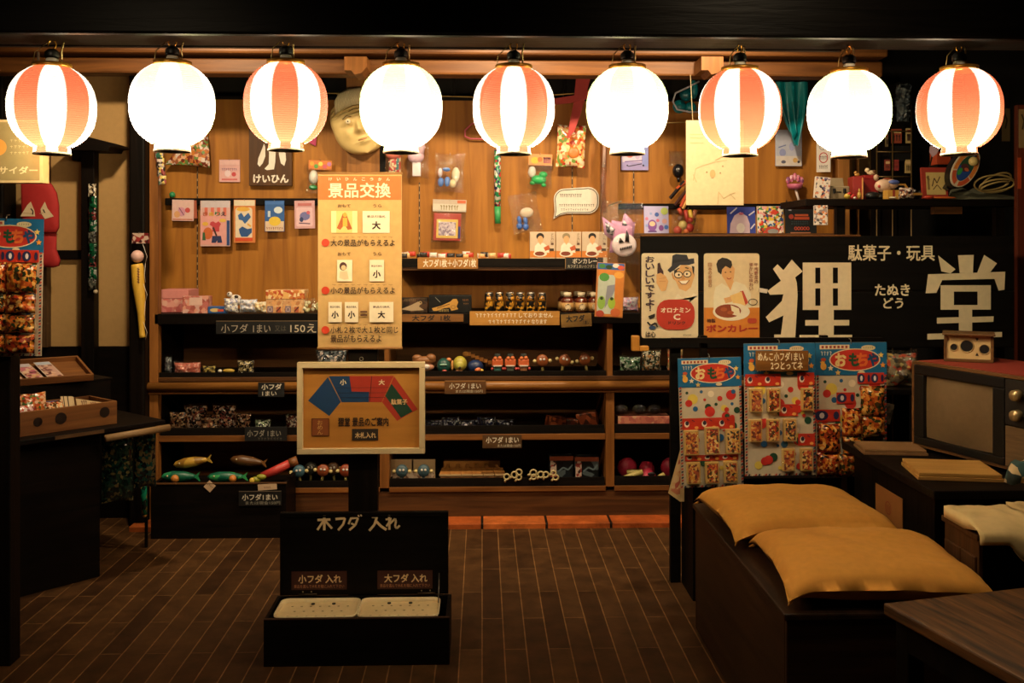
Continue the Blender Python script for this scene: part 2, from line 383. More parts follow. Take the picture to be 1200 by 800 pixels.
# tiled kerb in front of the shelves
struct(MB().m(brick_mat('#9c4a1e', '#b4602c', '#1a120c', .345, .4, .008, (0, 0, 0), 0, .5)).box(X(150, 5.3), X(1010, 5.3), 5.31, FR + .02, -.02, .028, .004).build('trim_18'))
MB
# slotted metal shelf strips in the plywood seams
for i, (px, y0, y1) in enumerate([(231.5, 196, 356), (491.5, 214, 300), (670.5, 196, 300), (742.5, 198, 240), (921.5, 234, 242)]):
    b = MB().m(col('#3a2a18', .5)); x = X(px, PLY); z0, z1 = Z(y1, PLY), Z(y0, PLY); b.box(x - .0035, x + .0035, PLY - .004, PLY - .0005, z0, z1)
    b.m(col('#b89c70', .4)); k = z0 + .01
    while k < z1 - .02: b.box(x - .0018, x + .0018, PLY - .006, PLY - .004, k, k + .014); k += .045
    struct(b.build('trim_%d' % (19 + i)))
# beige wall piece and rods behind the right end of the shelves
sbox('wall_side', col('#7a5c36', .8), X(988, 6.2), X(1030, 6.2), 6.2, 6.25, 0, Z(88, 6.2))
sbox('trim_24', W_POST, X(994, 6.0), X(998, 6.0), 5.99, 6.02, 1.2, Z(88, 6.0)); sbox('trim_25', W_POST, X(1003, 6.0), X(1006, 6.0), 5.99, 6.02, 1.2, Z(88, 6.0))

# ------------------------------------------------------------------ built-in shelf unit
zl = lambda py: Z(py, FR)
U = thing('display_shelf', 'long built-in brown wooden shelf unit stocked with toys along the plywood wall', 'shelf', ((X(175, FR) + X(990, FR)) / 2, FR, 0))
ux = U.location.x; RX = lambda px: X(px, FR) - ux; D = PLY - FR - .002
def ub(name, mat, p0, p1, y0, y1, q0, q1, b=.002): return bx(name, U, mat, RX(p0), RX(p1), y0, y1, zl(q1), zl(q0), b)
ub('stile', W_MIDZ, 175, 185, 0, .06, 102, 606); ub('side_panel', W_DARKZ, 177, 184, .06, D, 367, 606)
ub('divider', W_MIDZ, 450, 455.5, .02, D, 367, 446); ub('divider', W_MIDZ, 712, 718.5, .02, D, 367, 446)
ub('divider', W_MIDZ, 445, 456, .0, D, 458, 571); ub('divider', W_MIDZ, 710, 720, .0, D, 458, 571); ub('divider', W_MIDZ, 980, 990, .0, D, 367, 606)
ub('stile', W_MIDZ, 706, 716, .3, D, 300, 367)
wb = wood('#4a2d13', '#70471f', 'x', 4, .55)
bx('back_panel', U, wb, RX(180), RX(990), D - .012, D - .001, .03, 1.13)
ub('counter_board', W_DARK, 181, 990, .0, D - .013, 367, 379)
ub('shelf_board', W_BROWN, 455.5, 712, .06, D, 313, 317)
ub('shelf_board', W_BROWN, 181, 990, .012, D - .013, 441, 446)
rail = MB().m(wood('#6a4119', '#9a6630', 'x', 4, .35), True)
zc = (zl(446) + zl(457)) / 2; rr = (zl(446) - zl(457)) / 2
rail.tube([(RX(172), -.012, zc), (RX(990), -.012, zc)], rr, 16); rail.build('front_rail', U)
ub('rail_edge', W_MID, 173, 990, -.01, .03, 457.5, 460, .001)
for a, b_ in ((185, 445), (456, 710), (720, 980)):
    ub('shelf_board', W_MID, a, b_, .012, D - .013, 509, 516); ub('shelf_board', W_MID, a, b_, .0, D - .013, 570, 576)
ub('kick_board', W_BROWN, 178, 990, .012, .04, 576, 606)
# shallow black trays on each level
def tray(a, b_, py_lip, py_bot, label, Y=FR - .004):
    q = S(Y); t = thing('display_tray', label, 'tray', (X((a + b_) / 2, FR), Y, Z(py_bot, FR) + .0006), 0, 0, 0, 'black shallow trays on the shelves')
    w2 = (X(b_, FR) - X(a, FR)) / 2; h = (py_bot - py_lip) * S(FR)
    m = wood('#0a0807', '#18120d', 'x', 7, .55)
    bx('tray_base', t, m, -w2, w2, 0, .40, 0, .004); bx('tray_front', t, m, -w2, w2, 0, .008, .004, h, .001)
    bx('tray_side', t, m, -w2, -w2 + .008, .008, .40, .004, h * .8); bx('tray_side', t, m, w2 - .008, w2, .008, .40, .004, h * .8); return t
tray(186, 448, 435.5, 441, 'black shallow tray of small toys directly under the long counter price board', FR + .014)
tray(457, 711, 435, 441, 'black shallow tray holding plush toys, robots and brown rattle drums', FR + .014)
tray(719.5, 979, 435, 441, 'black shallow tray of clear toy bags below the tin advertisement', FR + .014)
tray(187, 444, 500, 509, 'black shallow tray of shiny brown packs behind the dark counter', FR + .016)
tray(457, 709, 499, 509, 'black shallow tray of dark blue packs and red boxes', FR + .016)
tray(721, 979, 498, 509, 'black shallow tray under the pink patterned open box', FR + .016)
tray(336, 444, 562, 570, 'black shallow tray of rattle drums beneath the framed map', FR + .004)
tray(457, 709, 560, 570, 'black shallow tray holding flat wooden paddles and ring whistles', FR + .004)
tray(721, 979, 559, 570, 'black shallow tray of pink round-headed rattles', FR + .004)
tray(456, 700, 303, 313, 'black shallow tray on the topmost middle shelf with flat candy', FR + .05)
# storage chest standing out at lower left of the shelf
t = thing('storage_chest', 'dark wooden chest jutting out below the fish-shaped toys', 'chest', P(256, 625, 5.18)); t.location.z = 0
q = S(5.18); hw = 78 * q; hz = Z(565, 5.18)
bx('front_panel', t, W_DARK, -hw, hw, 0, .02, 0, hz, .003); bx('side_panel', t, W_DARK, -hw, -hw + .02, .02, .27, 0, hz); bx('side_panel', t, W_DARK, hw - .02, hw, .02, .27, 0, hz)
bx('bottom_panel', t, W_DARK, -hw + .02, hw - .02, .02, .27, 0, .02); bx('inner_shelf', t, W_DARK, -hw + .02, hw - .02, .02, .27, hz - .022, hz - .014)
bx('rim', t, W_BROWN, -hw - .004, hw + .004, -.004, .012, hz, hz + .008, .002)
CHEST_Z = hz - .0135

# ------------------------------------------------------------------ lanterns
LY = 3.27; LQ = S(LY)
paper = {k: paper_shade(k) for k in ('red', 'green')}
brass = col('#a8762a', .35, .7); white_p = col('#f0e6d2', .6)
prof = []
NR = 90
for i in range(NR + 1):
    a = -1 + 2 * i / NR; zz = a * .128
    r = .1345 * (1 - abs(a) ** 2.35 * .80) ** .5 if abs(a) < 1 else .1345 * .447
    prof.append((r + .0009 * math.cos(zz * 2 * math.pi / .0066), zz))
def make_lantern(kind, loc, rot, label):
    t = thing('paper_lantern', label, 'lantern', loc, rot, 0, 0, 'row of paper lanterns')
    MB().m(paper[kind], True).lathe(prof, 60).m(paper[kind]).build('paper_shade', t)
    sh = t.children[0]
    # open the ends of the shade
    bm = bmesh.new(); bm.from_mesh(sh.data); bmesh.ops.delete(bm, geom=[f for f in bm.faces if len(f.verts) > 4], context='FACES'); bm.to_mesh(sh.data); bm.free()
    rp = [(.058, -.128), (.058, -.150), (.0545, -.150), (.0545, -.128), (.058, -.128)]
    o = MB().m(paper['green' if kind == 'green' else 'red'], True).lathe([(.055, -.1275), (.057, -.146)], 40).build('bottom_band', t)
    bm = bmesh.new(); bm.from_mesh(o.data); bmesh.ops.delete(bm, geom=[f for f in bm.faces if len(f.verts) > 4], context='FACES'); bm.to_mesh(o.data); bm.free()
    MB().m(white_p, True).lathe([(.0585, -.147), (.0585, -.1525), (.0525, -.1525), (.0525, -.147), (.0585, -.147)], 32).build('bottom_rim', t)
    MB().m(brass, True).lathe([(.061, .126), (.061, .141), (.0555, .141), (.0555, .126), (.061, .126)], 32).build('top_ring', t)
    MB().m(brass, True).tube([(-.058, 0, .138), (.058, 0, .138)], .003, 6).build('cross_bar', t)
    MB().m(white_p, True).lathe([(.0, .13), (.019, .13), (.019, .155), (.016, .160), (0, .160)], 16).build('lamp_socket', t)
    MB().m(BLACK, True).lathe([(.021, .160), (.023, .166), (.022, .180), (.012, .189), (0, .190)], 16).build('socket_cap', t)
    MB().m(brass, True).tube([(math.cos(a) * .012 * (1 if a < 4 else 1), 0, .204 + math.sin(a) * .014) for a in [R(30 * k - 70) for k in range(11)]], .0025, 6).build('hook', t)
    MB().m(col('#b9a06a', .5), True).tube([(.012, 0, .165), (.030, .0, .150), (.028, 0, .185), (.036, .01, .222)], .0028, 6).build('cord', t)
    MB().m(col('#8a7440', .5), True).tube([(-.056, 0, .140), (-.05, 0, .175), (-.018, 0, .205), (-.004, 0, .213)], .0016, 6).build('hanging_wire', t)
    ld = bpy.data.lights.new('bulb', 'POINT'); ld.energy = LANTERN_RED if kind == 'red' else LANTERN_GREEN; ld.color = WARM; ld.shadow_soft_size = .03
    lo = bpy.data.objects.new('bulb', ld); C.objects.link(lo); lo.parent = t; lo.location = (0, 0, -.066)
    return t
LN = [(61, 126, 'red', 23, 'red and white striped lantern over the cream cider sign, first in the row'),
      (202, 123, 'green', 12, 'pale green and white lantern, second in the row above the plastered wall edge'),
      (335, 122, 'red', 46, 'red and white striped lantern hanging over the carved prize plaque'),
      (470, 125, 'green', 30, 'glowing white lantern partly hiding the cream face mask'),
      (602, 127, 'red', -2, 'red and white striped lantern in front of the pink wire hoop'),
      (735, 127, 'green', 20, 'glowing white lantern hanging just after the red toy airplane'),
      (867, 129, 'red', 39, 'red and white striped lantern in front of the pale paper poster'),
      (995, 131, 'green', 32, 'glowing white lantern beside the teal cloth'),
      (1124, 128, 'red', 19, 'red and white striped lantern over the oval game board, last in the row')]
protos = {}
for px, py, kind, rot, lab in LN:
    loc = P(px, py, LY)
    if kind not in protos: protos[kind] = make_lantern(kind, loc, rot, lab)
    else: dup(protos[kind], loc, rot, lab)
# ceiling spots
def downlight(x, y, z, en, label, rx, name='ceiling_spot', soft=.06, ang=130):
    t = thing(name, label, 'spotlight', (x, y, z), 0, 0, 0, 'ceiling spots')
    MB().m(BLACK, True).lathe([(.0, .10), (.055, .10), (.06, 0), (.052, 0), (.047, .08), (0, .08)], 24).build('lamp_housing', t)
    MB().m(BLACK).tube([(0, 0, .10), (0, 0, 3.05 - z)], .01, 8).build('stem', t)
    ld = bpy.data.lights.new('bulb', 'SPOT'); ld.energy = en; ld.color = WARM; ld.shadow_soft_size = soft; ld.spot_size = R(ang); ld.spot_blend = .8
    lo = bpy.data.objects.new('bulb', ld); C.objects.link(lo); lo.parent = t; lo.location = (0, 0, -.01); lo.rotation_euler = (R(rx), 0, 0)
for i, s_ in enumerate(SPOTS): downlight(*s_, 'black ceiling spot above the stall, %s from the plaster wall' % ORD[i], 42)
for i, s_ in enumerate(FRONT): downlight(*s_, 'black ceiling spot on the visitor side, %s from the plaster wall' % ORD[i], 25)
# ------------------------------------------------------------------ goods hung on the plywood
def pouch(name, label, r, Y, parts, tilt=0, header=None, hart=None, film=True, group=None, thick=.05, shape=None, fgloss=.22, hook=.03, cat='toy bag'):
    """a clear hanging bag: header card, film pouch and the toy inside (parts: callables on (t, art-scale helper))"""
    x0, y0, x1, y1 = r; ox, oy = (x0 + x1) / 2, y0; q = S(Y); t = thing(name, label, cat, P(ox, oy, Y), 0, tilt, 0, group)
    L = lambda px, py, d=.0: Vector(((px - ox) * q, -d, (oy - py) * q)); t['q'] = q; del t['q']
    hy = y0
    if header:
        hx0, hy0, hx1, hy1, c = header; m = MB().m(c if not isinstance(c, str) else col(c)); m.box((hx0 - ox) * q, (hx1 - ox) * q, -.004, 0, (oy - hy1) * q, (oy - hy0) * q, .001); m.build('header_card', t)
        if hart: a = Art(ox, oy, q, .0045); hart(a); a.build('header_print', t)
        hy = hy1 - 2
    for nm, fn in parts: m = MB(); fn(m, L, q); m.build(nm, t)
    if film: MB().m(clear(gloss=fgloss), True).pillow((x1 - x0) * q, (y1 - hy) * q, thick, 12, .012, int(x0), L((x0 + x1) / 2, (hy + y1) / 2, thick * .5)).build('clear_film', t)
    if hook: MB().m(STEEL, True).tube([(0, hook, -.006), (0, -.008, -.006), (0, -.01, .003)], .0015, 6).build('hook', t)
    return t
WALL = PLY - .012
CANDY = ['#c0442a', '#e8c878', '#8a2c1c', '#f0dcb0', '#5a7a3a', '#d87a30']
# triangular candy bag behind the second lantern
Y = PLY - .05
def tri(m, L, q): m.m(foil(['#b06a4a', '#e0b08a', '#7a3a2a', '#d8c8c0', '#6a8a4a', '#c87a3a'], 60, 3), True); c = L(228, 172, .02); m.pillow(36 * q, 46 * q, .05, 12, .01, 3, c); m.v = [(v[0] + (v[2] - c.z) * .18 if 1 else 0, v[1], v[2]) for v in m.v]; m.v = [((v[0] - c.x) * (1 - (v[2] - c.z) / (23 * q) * .42) + c.x + .01, v[1], v[2]) for v in m.v]
pouch('candy_bag', 'triangular bag of bright snacks hanging behind the second lantern', (210, 149, 247, 195), Y, [('foil_bag', tri)], 4, film=False, cat='candy bag')
card('toy_card', 'small square pale pink toy card pinned high on the plywood', 'toy card', (257, 187, 281, 213), WALL, '#d8a8a8', lambda a: (a.ell(274, 204, 2.6, 2.6, '#c0444a', 12), a.ell(267, 203, 3.6, 4, '#e0c8d0', 12), a.dashes(260, 197, 278, 200, '#8a6a8a', 8), a.rect(260, 209, 278, 211, '#c86a6a'), a.rect(258, 188, 280, 193, '#e2b8b8')), hook=.012)
# carved plaque 小 けいひん
PLQ = wood('#3a2412', '#5e3c1e', 'z', 6, .5)
t = card('prize_plaque', 'dark wooden plaque with big white brushed character and small words below', 'plaque', (292, 150, 341.5, 217), PLY - .04, PLQ, None, th=.035, hook=False)
a = Art(316.75, 150, S(PLY - .04))
wp = '#e6dcd0'
a.poly([(303, 185), (307, 175), (309.5, 168), (311, 172), (311, 183), (308, 191), (304.5, 195), (302, 192)], wp); a.build('brushed_character', t) if 0 else None; a.poly([(314, 158), (322, 156), (323.5, 166), (322.5, 190), (321, 198), (313, 199), (310, 197.5), (315, 192), (315.5, 175)], wp); a.poly([(325.5, 167), (330, 171), (334.5, 179), (335, 187), (333, 194), (329, 191), (327, 182)], wp)
a.build('brushed_character', t); a = Art(316.75, 150, S(PLY - .04)); a.text('けいひん', 297, 204, 338, 214, wp, .045); a.build('lettering', t)
hd1 = lambda a: [a.ell(366 + i * 5, 192 + (i % 2) * 3, 2.6, 2.6, ('#d8a03c', '#5a9a4a', '#d8d060', '#c85a6a', '#b878a8')[i], 8) for i in range(5)]
pouch('toy_bag', 'small bag with orange header and white and green toy, partly behind the prize banner', (361, 187, 390, 227), PLY - .04, [('toy', lambda m, L, q: (m.m(col('#d8d4cc', .4), True).ball(L(369, 208, .025), 5.5 * q, sq=(1, 1, 1.5)), m.m(col('#2a8a4a', .4), True).ball(L(369, 220, .025), 5 * q, sq=(1, .8, .6))))], 2, (362, 188, 389, 199, '#d07a3a'), hd1)
# strip of dark packets at the left post
def strip(m, L, q):
    for i in range(5): m.m(prt(['#2a2018', '#8a3a3a', '#2a5a4a', '#b8a8a0', '#c8b060'], 60, i), True).pillow(9 * q, 12 * q, .02, 6, .005, i, L(186.5 + i * 1.2, 172 + i * 9.6, .015))
pouch('sweet_strip', 'narrow strip of dark sweet packets on the outer post by the second lantern', (181, 166, 194, 214), FR - .03, [('packet_strip', strip)], film=False, hook=.028, cat='candy strip')
# dark rails the cards hang from
q = S(PLY)
sbox('trim_30', W_DARK, X(196, PLY), X(376, PLY), PLY - .045, PLY - .001, Z(241, PLY), Z(233, PLY), .003)
sbox('trim_31', W_DARK, X(722, PLY), X(962, PLY), PLY - .045, PLY - .001, Z(245, PLY), Z(238.5, PLY), .003)
o = MB().m(col('#2c8a5a', .4), True).ball((0, 0, 0), .018, 12, 8).build('green_ball'); o.location = (X(203.5, PLY), PLY - .026, Z(232.4, PLY) + .0175); tag(o, 'small green ball resting on the dark rail above the pink card', 'ball')
RY = PLY - .056
stripes = lambda a: [a.rect(240 + i * 7.2, 243, 243.6 + i * 7.2, 252, '#d06a5a') for i in range(4)]
card('toy_card', 'white and pink toy card first on the dark rail, rust paper behind', 'toy card', (202, 234, 227, 258.5), RY, '#d8b4b0', lambda a: (a.ell(213, 248, 4.5, 5.5, '#c890a8', 12), a.ell(220, 246, 3, 3, '#c04a4a', 12), a.ell(208, 251, 3.5, 4, '#d09a6a', 10), a.rect(203, 256, 226, 257.5, '#c07a6a'), a.line([(210, 243), (216, 252)], 1, '#7a4a6a')), hook=.012, tilt=1)
card('rust_card', 'narrow rust-coloured card edge peeking out behind the first card', 'card', (217, 235, 230, 256), RY + .006, '#9a4c34', None, tilt=-3, hook=False)
def nurie(a):
    a.rect(236, 235, 269, 243, '#c4b8c0'); stripes(a); a.rect(235.5, 252, 265, 286, '#d89a98'); a.rect(265.5, 258, 269, 287, '#22407a')
    for i, ch in enumerate('きぬりえ'): a.text(ch, 238 + i * 7, 248, 244 + i * 7, 253, ('#a84a2a', '#c8a030', '#2a6a3a', '#1a1a28')[i], .03)
    a.poly([(247, 260), (250, 259), (253, 261), (256, 259), (259, 262), (257, 266), (257, 271), (249, 271), (249, 265), (246, 263)], '#b83a44'); a.poly([(249, 276), (259, 276), (260.5, 284), (255, 284), (254.5, 281), (253, 284), (248, 284)], '#1e2a5a')
    a.ell(244, 273, 5.5, 7, '#c0602a', 14); a.ell(241, 262, 3.5, 2.4, '#d8a840', 10); a.poly([(238, 272), (240.5, 272), (241.5, 281), (237.5, 281)], '#2a5a34'); a.ell(261, 258, 4, 2.2, '#d8b050', 10); a.line([(250, 266), (254, 276)], 2, '#3a2018')
card('colouring_book', 'pink colouring card with striped top, clothes drawings and blue side', 'colouring book', (235, 235, 269.5, 288), RY, '#d0a8a4', nurie, hook=.012, th=.006)
card('toy_card', 'orange-rimmed toy card with blue brush marks on the dark rail', 'toy card', (274, 234, 299, 284), RY, '#c8783a', lambda a: (a.rect(274.5, 234.5, 298.5, 241, '#d8ccb4'), a.rrect(276, 243, 295.5, 282, 3, '#d8c8b0'), a.ell(285, 245, 8, 2.6, '#d8a840', 14), a.poly([(279, 252), (283, 249), (286, 254), (291, 249), (294, 254), (290, 259), (287, 262), (284, 258), (280, 257)], '#2a5a9a'), a.poly([(280, 268), (284, 265), (290, 268), (295, 267), (295, 272), (290, 277), (283, 277), (281, 273)], '#1e4a86'), a.rect(276, 278, 296, 282, '#c8481e'), a.line([(290, 262), (294, 265)], 2, '#d8a040')), hook=.012, th=.008)
card('toy_card', 'blue toy card with yellow drawing, hung right of the orange-rimmed one', 'toy card', (310.5, 235, 333, 271), RY, '#2a5a9c', lambda a: (a.rect(311, 236, 332.5, 239.5, '#3a6ab0'), a.rect(311, 259, 332.5, 270.5, '#d0b8a0'), a.ell(322, 259, 7, 5.5, '#d8b83a', 16), a.ell(326, 246, 5, 4, '#c8d4dc', 14), a.rect(314, 247, 317, 254, '#b8c8d8'), a.dashes(312, 266, 332, 269, '#7a2a3a', 8)), hook=.012)
card('toy_card', 'pale mauve toy card last on the dark rail beside the prize banner', 'toy card', (345, 235, 368.5, 267.5), RY, '#c89aa0', lambda a: (a.rrect(347, 243, 366, 265, 2, '#d8b4bc'), a.ell(357, 253, 6, 5, '#6a6aa0', 12), a.ell(353, 257, 2.4, 3, '#2a3a6a', 8), a.ell(361, 249, 2.2, 2.2, '#c05a6a', 8), a.line([(350, 261), (363, 262)], 1.2, '#5a3a5a'), a.rect(349, 238, 365, 241, '#b86a6a')), hook=.012, tilt=-1)
# face mask
def mask():
    Y = PLY - .11; q = S(Y); t = thing('face_mask', 'large cream old man face mask with wrinkled brow and topknot', 'mask', P(432, 180, Y), 0, -17)
    m = MB().m(col('#d8bc7c', .55, 0, .06), True); n, k = 44, 60; W_, H_ = 32, 36; vs = []
    g = lambda x, z, cx, cz, sx, sz, a: a * math.exp(-((x - cx) / sx) ** 2 - ((z - cz) / sz) ** 2)
    for i in range(k + 1):
        v = -1 + 2 * i / k
        wdt = W_ * (1 - abs(v) ** 2.4) ** .5 * (1.0 + .12 * v if v > 0 else 1 + .0 * v)
        for j in range(n + 1):
            u = -1 + 2 * j / n; x = u * wdt; z = v * H_
            d = 17 * math.sqrt(max(0, 1 - u * u)) * (1 - .35 * v * v)
            d += g(x, z, 0, -4, 3.6, 8, 7) + g(x, z, 0, -9, 6, 3.2, 5)          # nose
            d += g(x, z, -10, 3, 5, 4.2, 4.5) + g(x, z, 10, 3, 5, 4.2, 4.5)      # bulging eyes
            d += g(x, z, 0, -23, 6, 2.6, 3.4) + g(x, z, 0, -18.5, 5, 1.6, 2)    # lips
            d -= g(x, z, 0, -20.6, 6, 1.0, 3)
            d += g(x, z, -14, -10, 5, 5, 2.6) + g(x, z, 14, -10, 5, 5, 2.6)      # cheeks
            d += g(x, z, 0, 10, 16, 2, 3)
            if z > 13: d += 2.0 * math.sin(z * 1.3 + .012 * x * x)           # brow wrinkles
            vs.append((x * q, -max(d, 0) * q * .95, (z + H_) * q))
    m.add(vs, [(i * (n + 1) + j, i * (n + 1) + j + 1, (i + 1) * (n + 1) + j + 1, (i + 1) * (n + 1) + j) for i in range(k) for j in range(n)]); m.build('face', t)
    m = MB().m(col('#e4d4ac', .6), True)
    for i in range(-7, 8): m.tube([((i * 3.1) * q, (-15 + abs(i) * .9) * q, (57 - abs(i) * .5) * q), ((i * 2.5) * q, -15 * q, 66 * q), ((i * 1.7) * q, -11 * q, 73 * q), ((i * 2.0) * q, -4 * q, (79 - abs(i) * .4) * q)], [2.0 * q, 2.0 * q, 1.6 * q, 1.2 * q], 7)
    m.build('hair_tuft', t)
    for sx in (-10, 10):
        m = MB().m(col('#e0d2ae', .4), True).ball((sx * q, -21.5 * q, 39.5 * q), 3.2 * q, 12, 8, (1, .5, .9)).m(BLACK, True).ball((sx * q, -23.2 * q, 39.3 * q), .9 * q, 8, 6, (1, .5, 1)); m.build('eye', t)
    for sx in (-1, 1): MB().m(col('#4a3418', .7), True).tube([(sx * 5 * q, -20 * q, 44 * q), (sx * 10 * q, -20.5 * q, 46.2 * q), (sx * 16 * q, -16 * q, 44.5 * q)], .5 * q, 6).build('eyebrow', t)
    m = MB().m(col('#8a6a38', .7), True)
    for zz, hw_ in ((52, 17), (56, 16), (60, 13)): m.tube([(x * q, (-17.2 + abs(x) * .30 - (.6 if zz < 60 else -2.4)) * q, (zz - abs(x) * .12) * q) for x in range(-hw_, hw_ + 1, 4)], .55 * q, 6)
    m.build('brow_wrinkle', t)
    MB().m(col('#a86a4a', .5), True).tube([(-5 * q, -19.5 * q, 15.6 * q), (0, -20.6 * q, 15.2 * q), (5 * q, -19.5 * q, 15.6 * q)], .7 * q, 6).build('mouth', t)
    MB().m(STEEL).tube([(0, 0, 60 * q), (0, .11, 60 * q)], .003, 6).build('hook', t)
mask()
t = thing('pink_pennant', 'small magenta cloth tip peeking out under the third lantern', 'pennant', P(367, 158, PLY - .02)); q = S(PLY)
MB().m(col('#a82a5a', .6)).prism([(-4 * q, 0), (4 * q, 2 * q), (3 * q, -13 * q), (-5 * q, -9 * q)], 0, .012).build('cloth', t)
def pk1(m, L, q): m.m(col('#d87a6a', .4), True).ball(L(461, 181, .03), 7 * q, sq=(1.2, 1, .9)); m.m(prt(['#2a6a6a', '#b83a3a', '#d8c8a0'], 60, 4), True).pillow(14 * q, 22 * q, .03, 6, .006, 3, L(463, 194, .025))
pouch('toy_bag', 'small bag with pink ball top, just above the prize banner corner', (451, 172, 474, 208), PLY - .05, [('toy', pk1)])
def pacifier(m, L, q):
    m.m(col('#d8b8c8', .4), True).ball(L(488, 184, .035), 9.5 * q, sq=(1, .8, .85)); m.tube([L(491, 184, .035), L(493, 172, .035), L(491, 160, .03)], [5.5 * q, 5.5 * q, 5 * q], 12); m.m(col('#d8d0d4', .5)).box(*(lambda a, b: (a.x, b.x, -.05, -.02, b.z, a.z))(L(484, 191), L(493.5, 207)), .003)
pouch('toy_bag', 'clear bag with pale pink bulb-shaped toy on white box', (477, 160, 503, 210), PLY - .03, [('pink_toy', pacifier)])
def blueset(m, L, q):
    for c, x, y, sx, sz in (('#4a7ac8', 518, 214, 3.6, 5.4), ('#5a86d0', 525.5, 213, 3.4, 5.8), ('#4a7ac8', 524, 199, 4.4, 2.4), ('#d8ccd0', 517, 203, 2.6, 5.5), ('#d8cca8', 535, 205, 4.5, 9), ('#d8c89a', 532, 215, 4, 5)): m.m(col(c, .35), True).ball(L(x, y, .025), q, sq=(sx, 2.6, sz))
pouch('toy_bag', 'clear bag with tiny blue boots and cream pieces, upper of the two', (510.5, 180, 545, 226), PLY - .045, [('toy_set', blueset)], 2)
def redset(m, L, q):
    m.m(col('#a8301c', .4)).box(*(lambda a, b: (a.x, b.x, -.016, -.004, b.z, a.z))(L(509, 250), L(541, 282)), .004); m.m(col('#d8b85a', .45)).box(*(lambda a, b: (a.x, b.x, -.020, -.0162, b.z, a.z))(L(512.5, 257), L(537.5, 279)), .002); m.m(prt(['#a898a8', '#c8b8c4', '#8a7a90', '#d0c4cc'], 90, 2)).box(*(lambda a, b: (a.x, b.x, -.021, -.0202, b.z, a.z))(L(515, 260), L(535, 276)))
    m.m(col('#2a3a7a', .4)).box(*(lambda a, b: (a.x, b.x, -.020, -.0162, b.z, a.z))(L(538, 265), L(540.5, 279)))
pouch('puzzle_toy', 'red-framed picture puzzle in a clear bag with white header', (507, 234, 547, 284), PLY - .045, [('puzzle', redset)], 1.5, (507.5, 234, 546.5, 248, '#c8c0b0'), lambda a: (a.rect(507.5, 234.3, 546, 239, '#b8a898'), a.dashes(516, 240.5, 538, 246, '#8a7a4a', 7), a.rect(536, 234.5, 546, 238, '#c0603a')), thick=.03)
def tube1(m, L, q):
    m.m(prt(['#d8d4c8', '#2a8a5a', '#c0383a', '#24305a', '#d8d4c8', '#3a9a5a'], 70, 6, .3), True).tube([L(583, 176, .02), L(583, 242, .02)], 4 * q, 10); m.m(col('#3a9a5a', .4), True).tube([L(583, 242, .02), L(583.4, 262, .02)], [4 * q, 3.6 * q], 10)
pouch('toy_tube', 'long narrow green and spotted toy tube hanging under the fifth lantern', (578, 174, 588, 263), PLY - .03, [('tube', tube1)], film=False, hook=.02, cat='toy tube')
def boots(m, L, q):
    for x, y in ((602, 264), (609, 266)): m.m(col('#3a6ac0', .35), True).ball(L(x, y, .025), q, sq=(3.6, 3, 4)); m.ball(L(x + 1, y - 7, .025), q, sq=(2.6, 2.4, 5))
    m.m(col('#d8c8b0', .5), True).ball(L(613, 250, .025), q, sq=(8, 3, 6))
pouch('toy_bag', 'clear bag with blue boots and cream cloth, lower of the two', (594, 227, 628, 273), PLY - .05, [('toy_set', boots)], -10, thick=.06)
def frog(m, L, q):
    c = col('#2ea85a', .35); m.m(c, True).ball(L(632, 211, .03), q, sq=(9, 5, 5.4)); m.ball(L(637, 205, .032), q, sq=(5, 4, 4)); m.ball(L(625, 215, .03), q, sq=(3.4, 3, 2.4)); m.ball(L(638, 217, .03), q, sq=(3.2, 3, 2.4)); m.m(col('#d8d4cc', .5), True).ball(L(624, 202, .025), q, sq=(4.6, 3, 6.5))
pouch('toy_bag', 'clear bag with green frog toy and orange header card', (618, 180, 648, 222), PLY - .05, [('frog_toy', frog)], 2, (619.5, 180.5, 647.5, 194, '#d8945a'), lambda a: (a.ell(627, 188, 4.5, 4, '#b8b03a', 12), a.ell(633, 187, 3, 3, '#c86a30', 10), a.dashes(637, 184, 646, 191, '#8a4a5a', 6)), thick=.05)
def chips(m, L, q): m.m(foil(['#d87a3a', '#e8c898', '#b83a2a', '#e0b878', '#7a9a4a', '#e8d8b8', '#c8602a'], 55, 9), True).pillow(34 * q, 50 * q, .06, 14, .008, 4, L(670, 172, .03)); m.m(col('#c8742e', .4), True).ball(L(673, 180, .058), q, sq=(7, 1.4, 6.5))
pouch('snack_bag', 'orange and cream snack bag under the red toy airplane', (653, 147, 688, 198), PLY - .06, [('foil_bag', chips)], 3, film=False, cat='snack bag')
# red toy airplane in front of the dark gap
t = thing('toy_airplane', 'red foam toy airplane with crossed wings hung from the header', 'toy airplane', P(677, 92, PLY - .19)); q = S(PLY - .19); rd = col('#a82a26', .6)
MB().m(rd).prism([(-2 * q, 0), (15 * q, 0), (4 * q, -40 * q), (-4 * q, -62 * q), (-12 * q, -72 * q), (-10 * q, -55 * q), (-5 * q, -30 * q)], 0, .014).build('fuselage', t)
MB().m(rd).prism([(-28 * q, -24 * q), (-26 * q, -31 * q), (-8 * q, -29 * q), (15 * q, -23 * q), (15 * q, -13 * q), (-4 * q, -20 * q)], -.012, -.001).build('wing', t)
MB().m(col('#d8c8a0', .6)).tube([(6 * q, .005, 0), (6 * q, .005, .09)], .0015, 5).build('hanging_string', t)
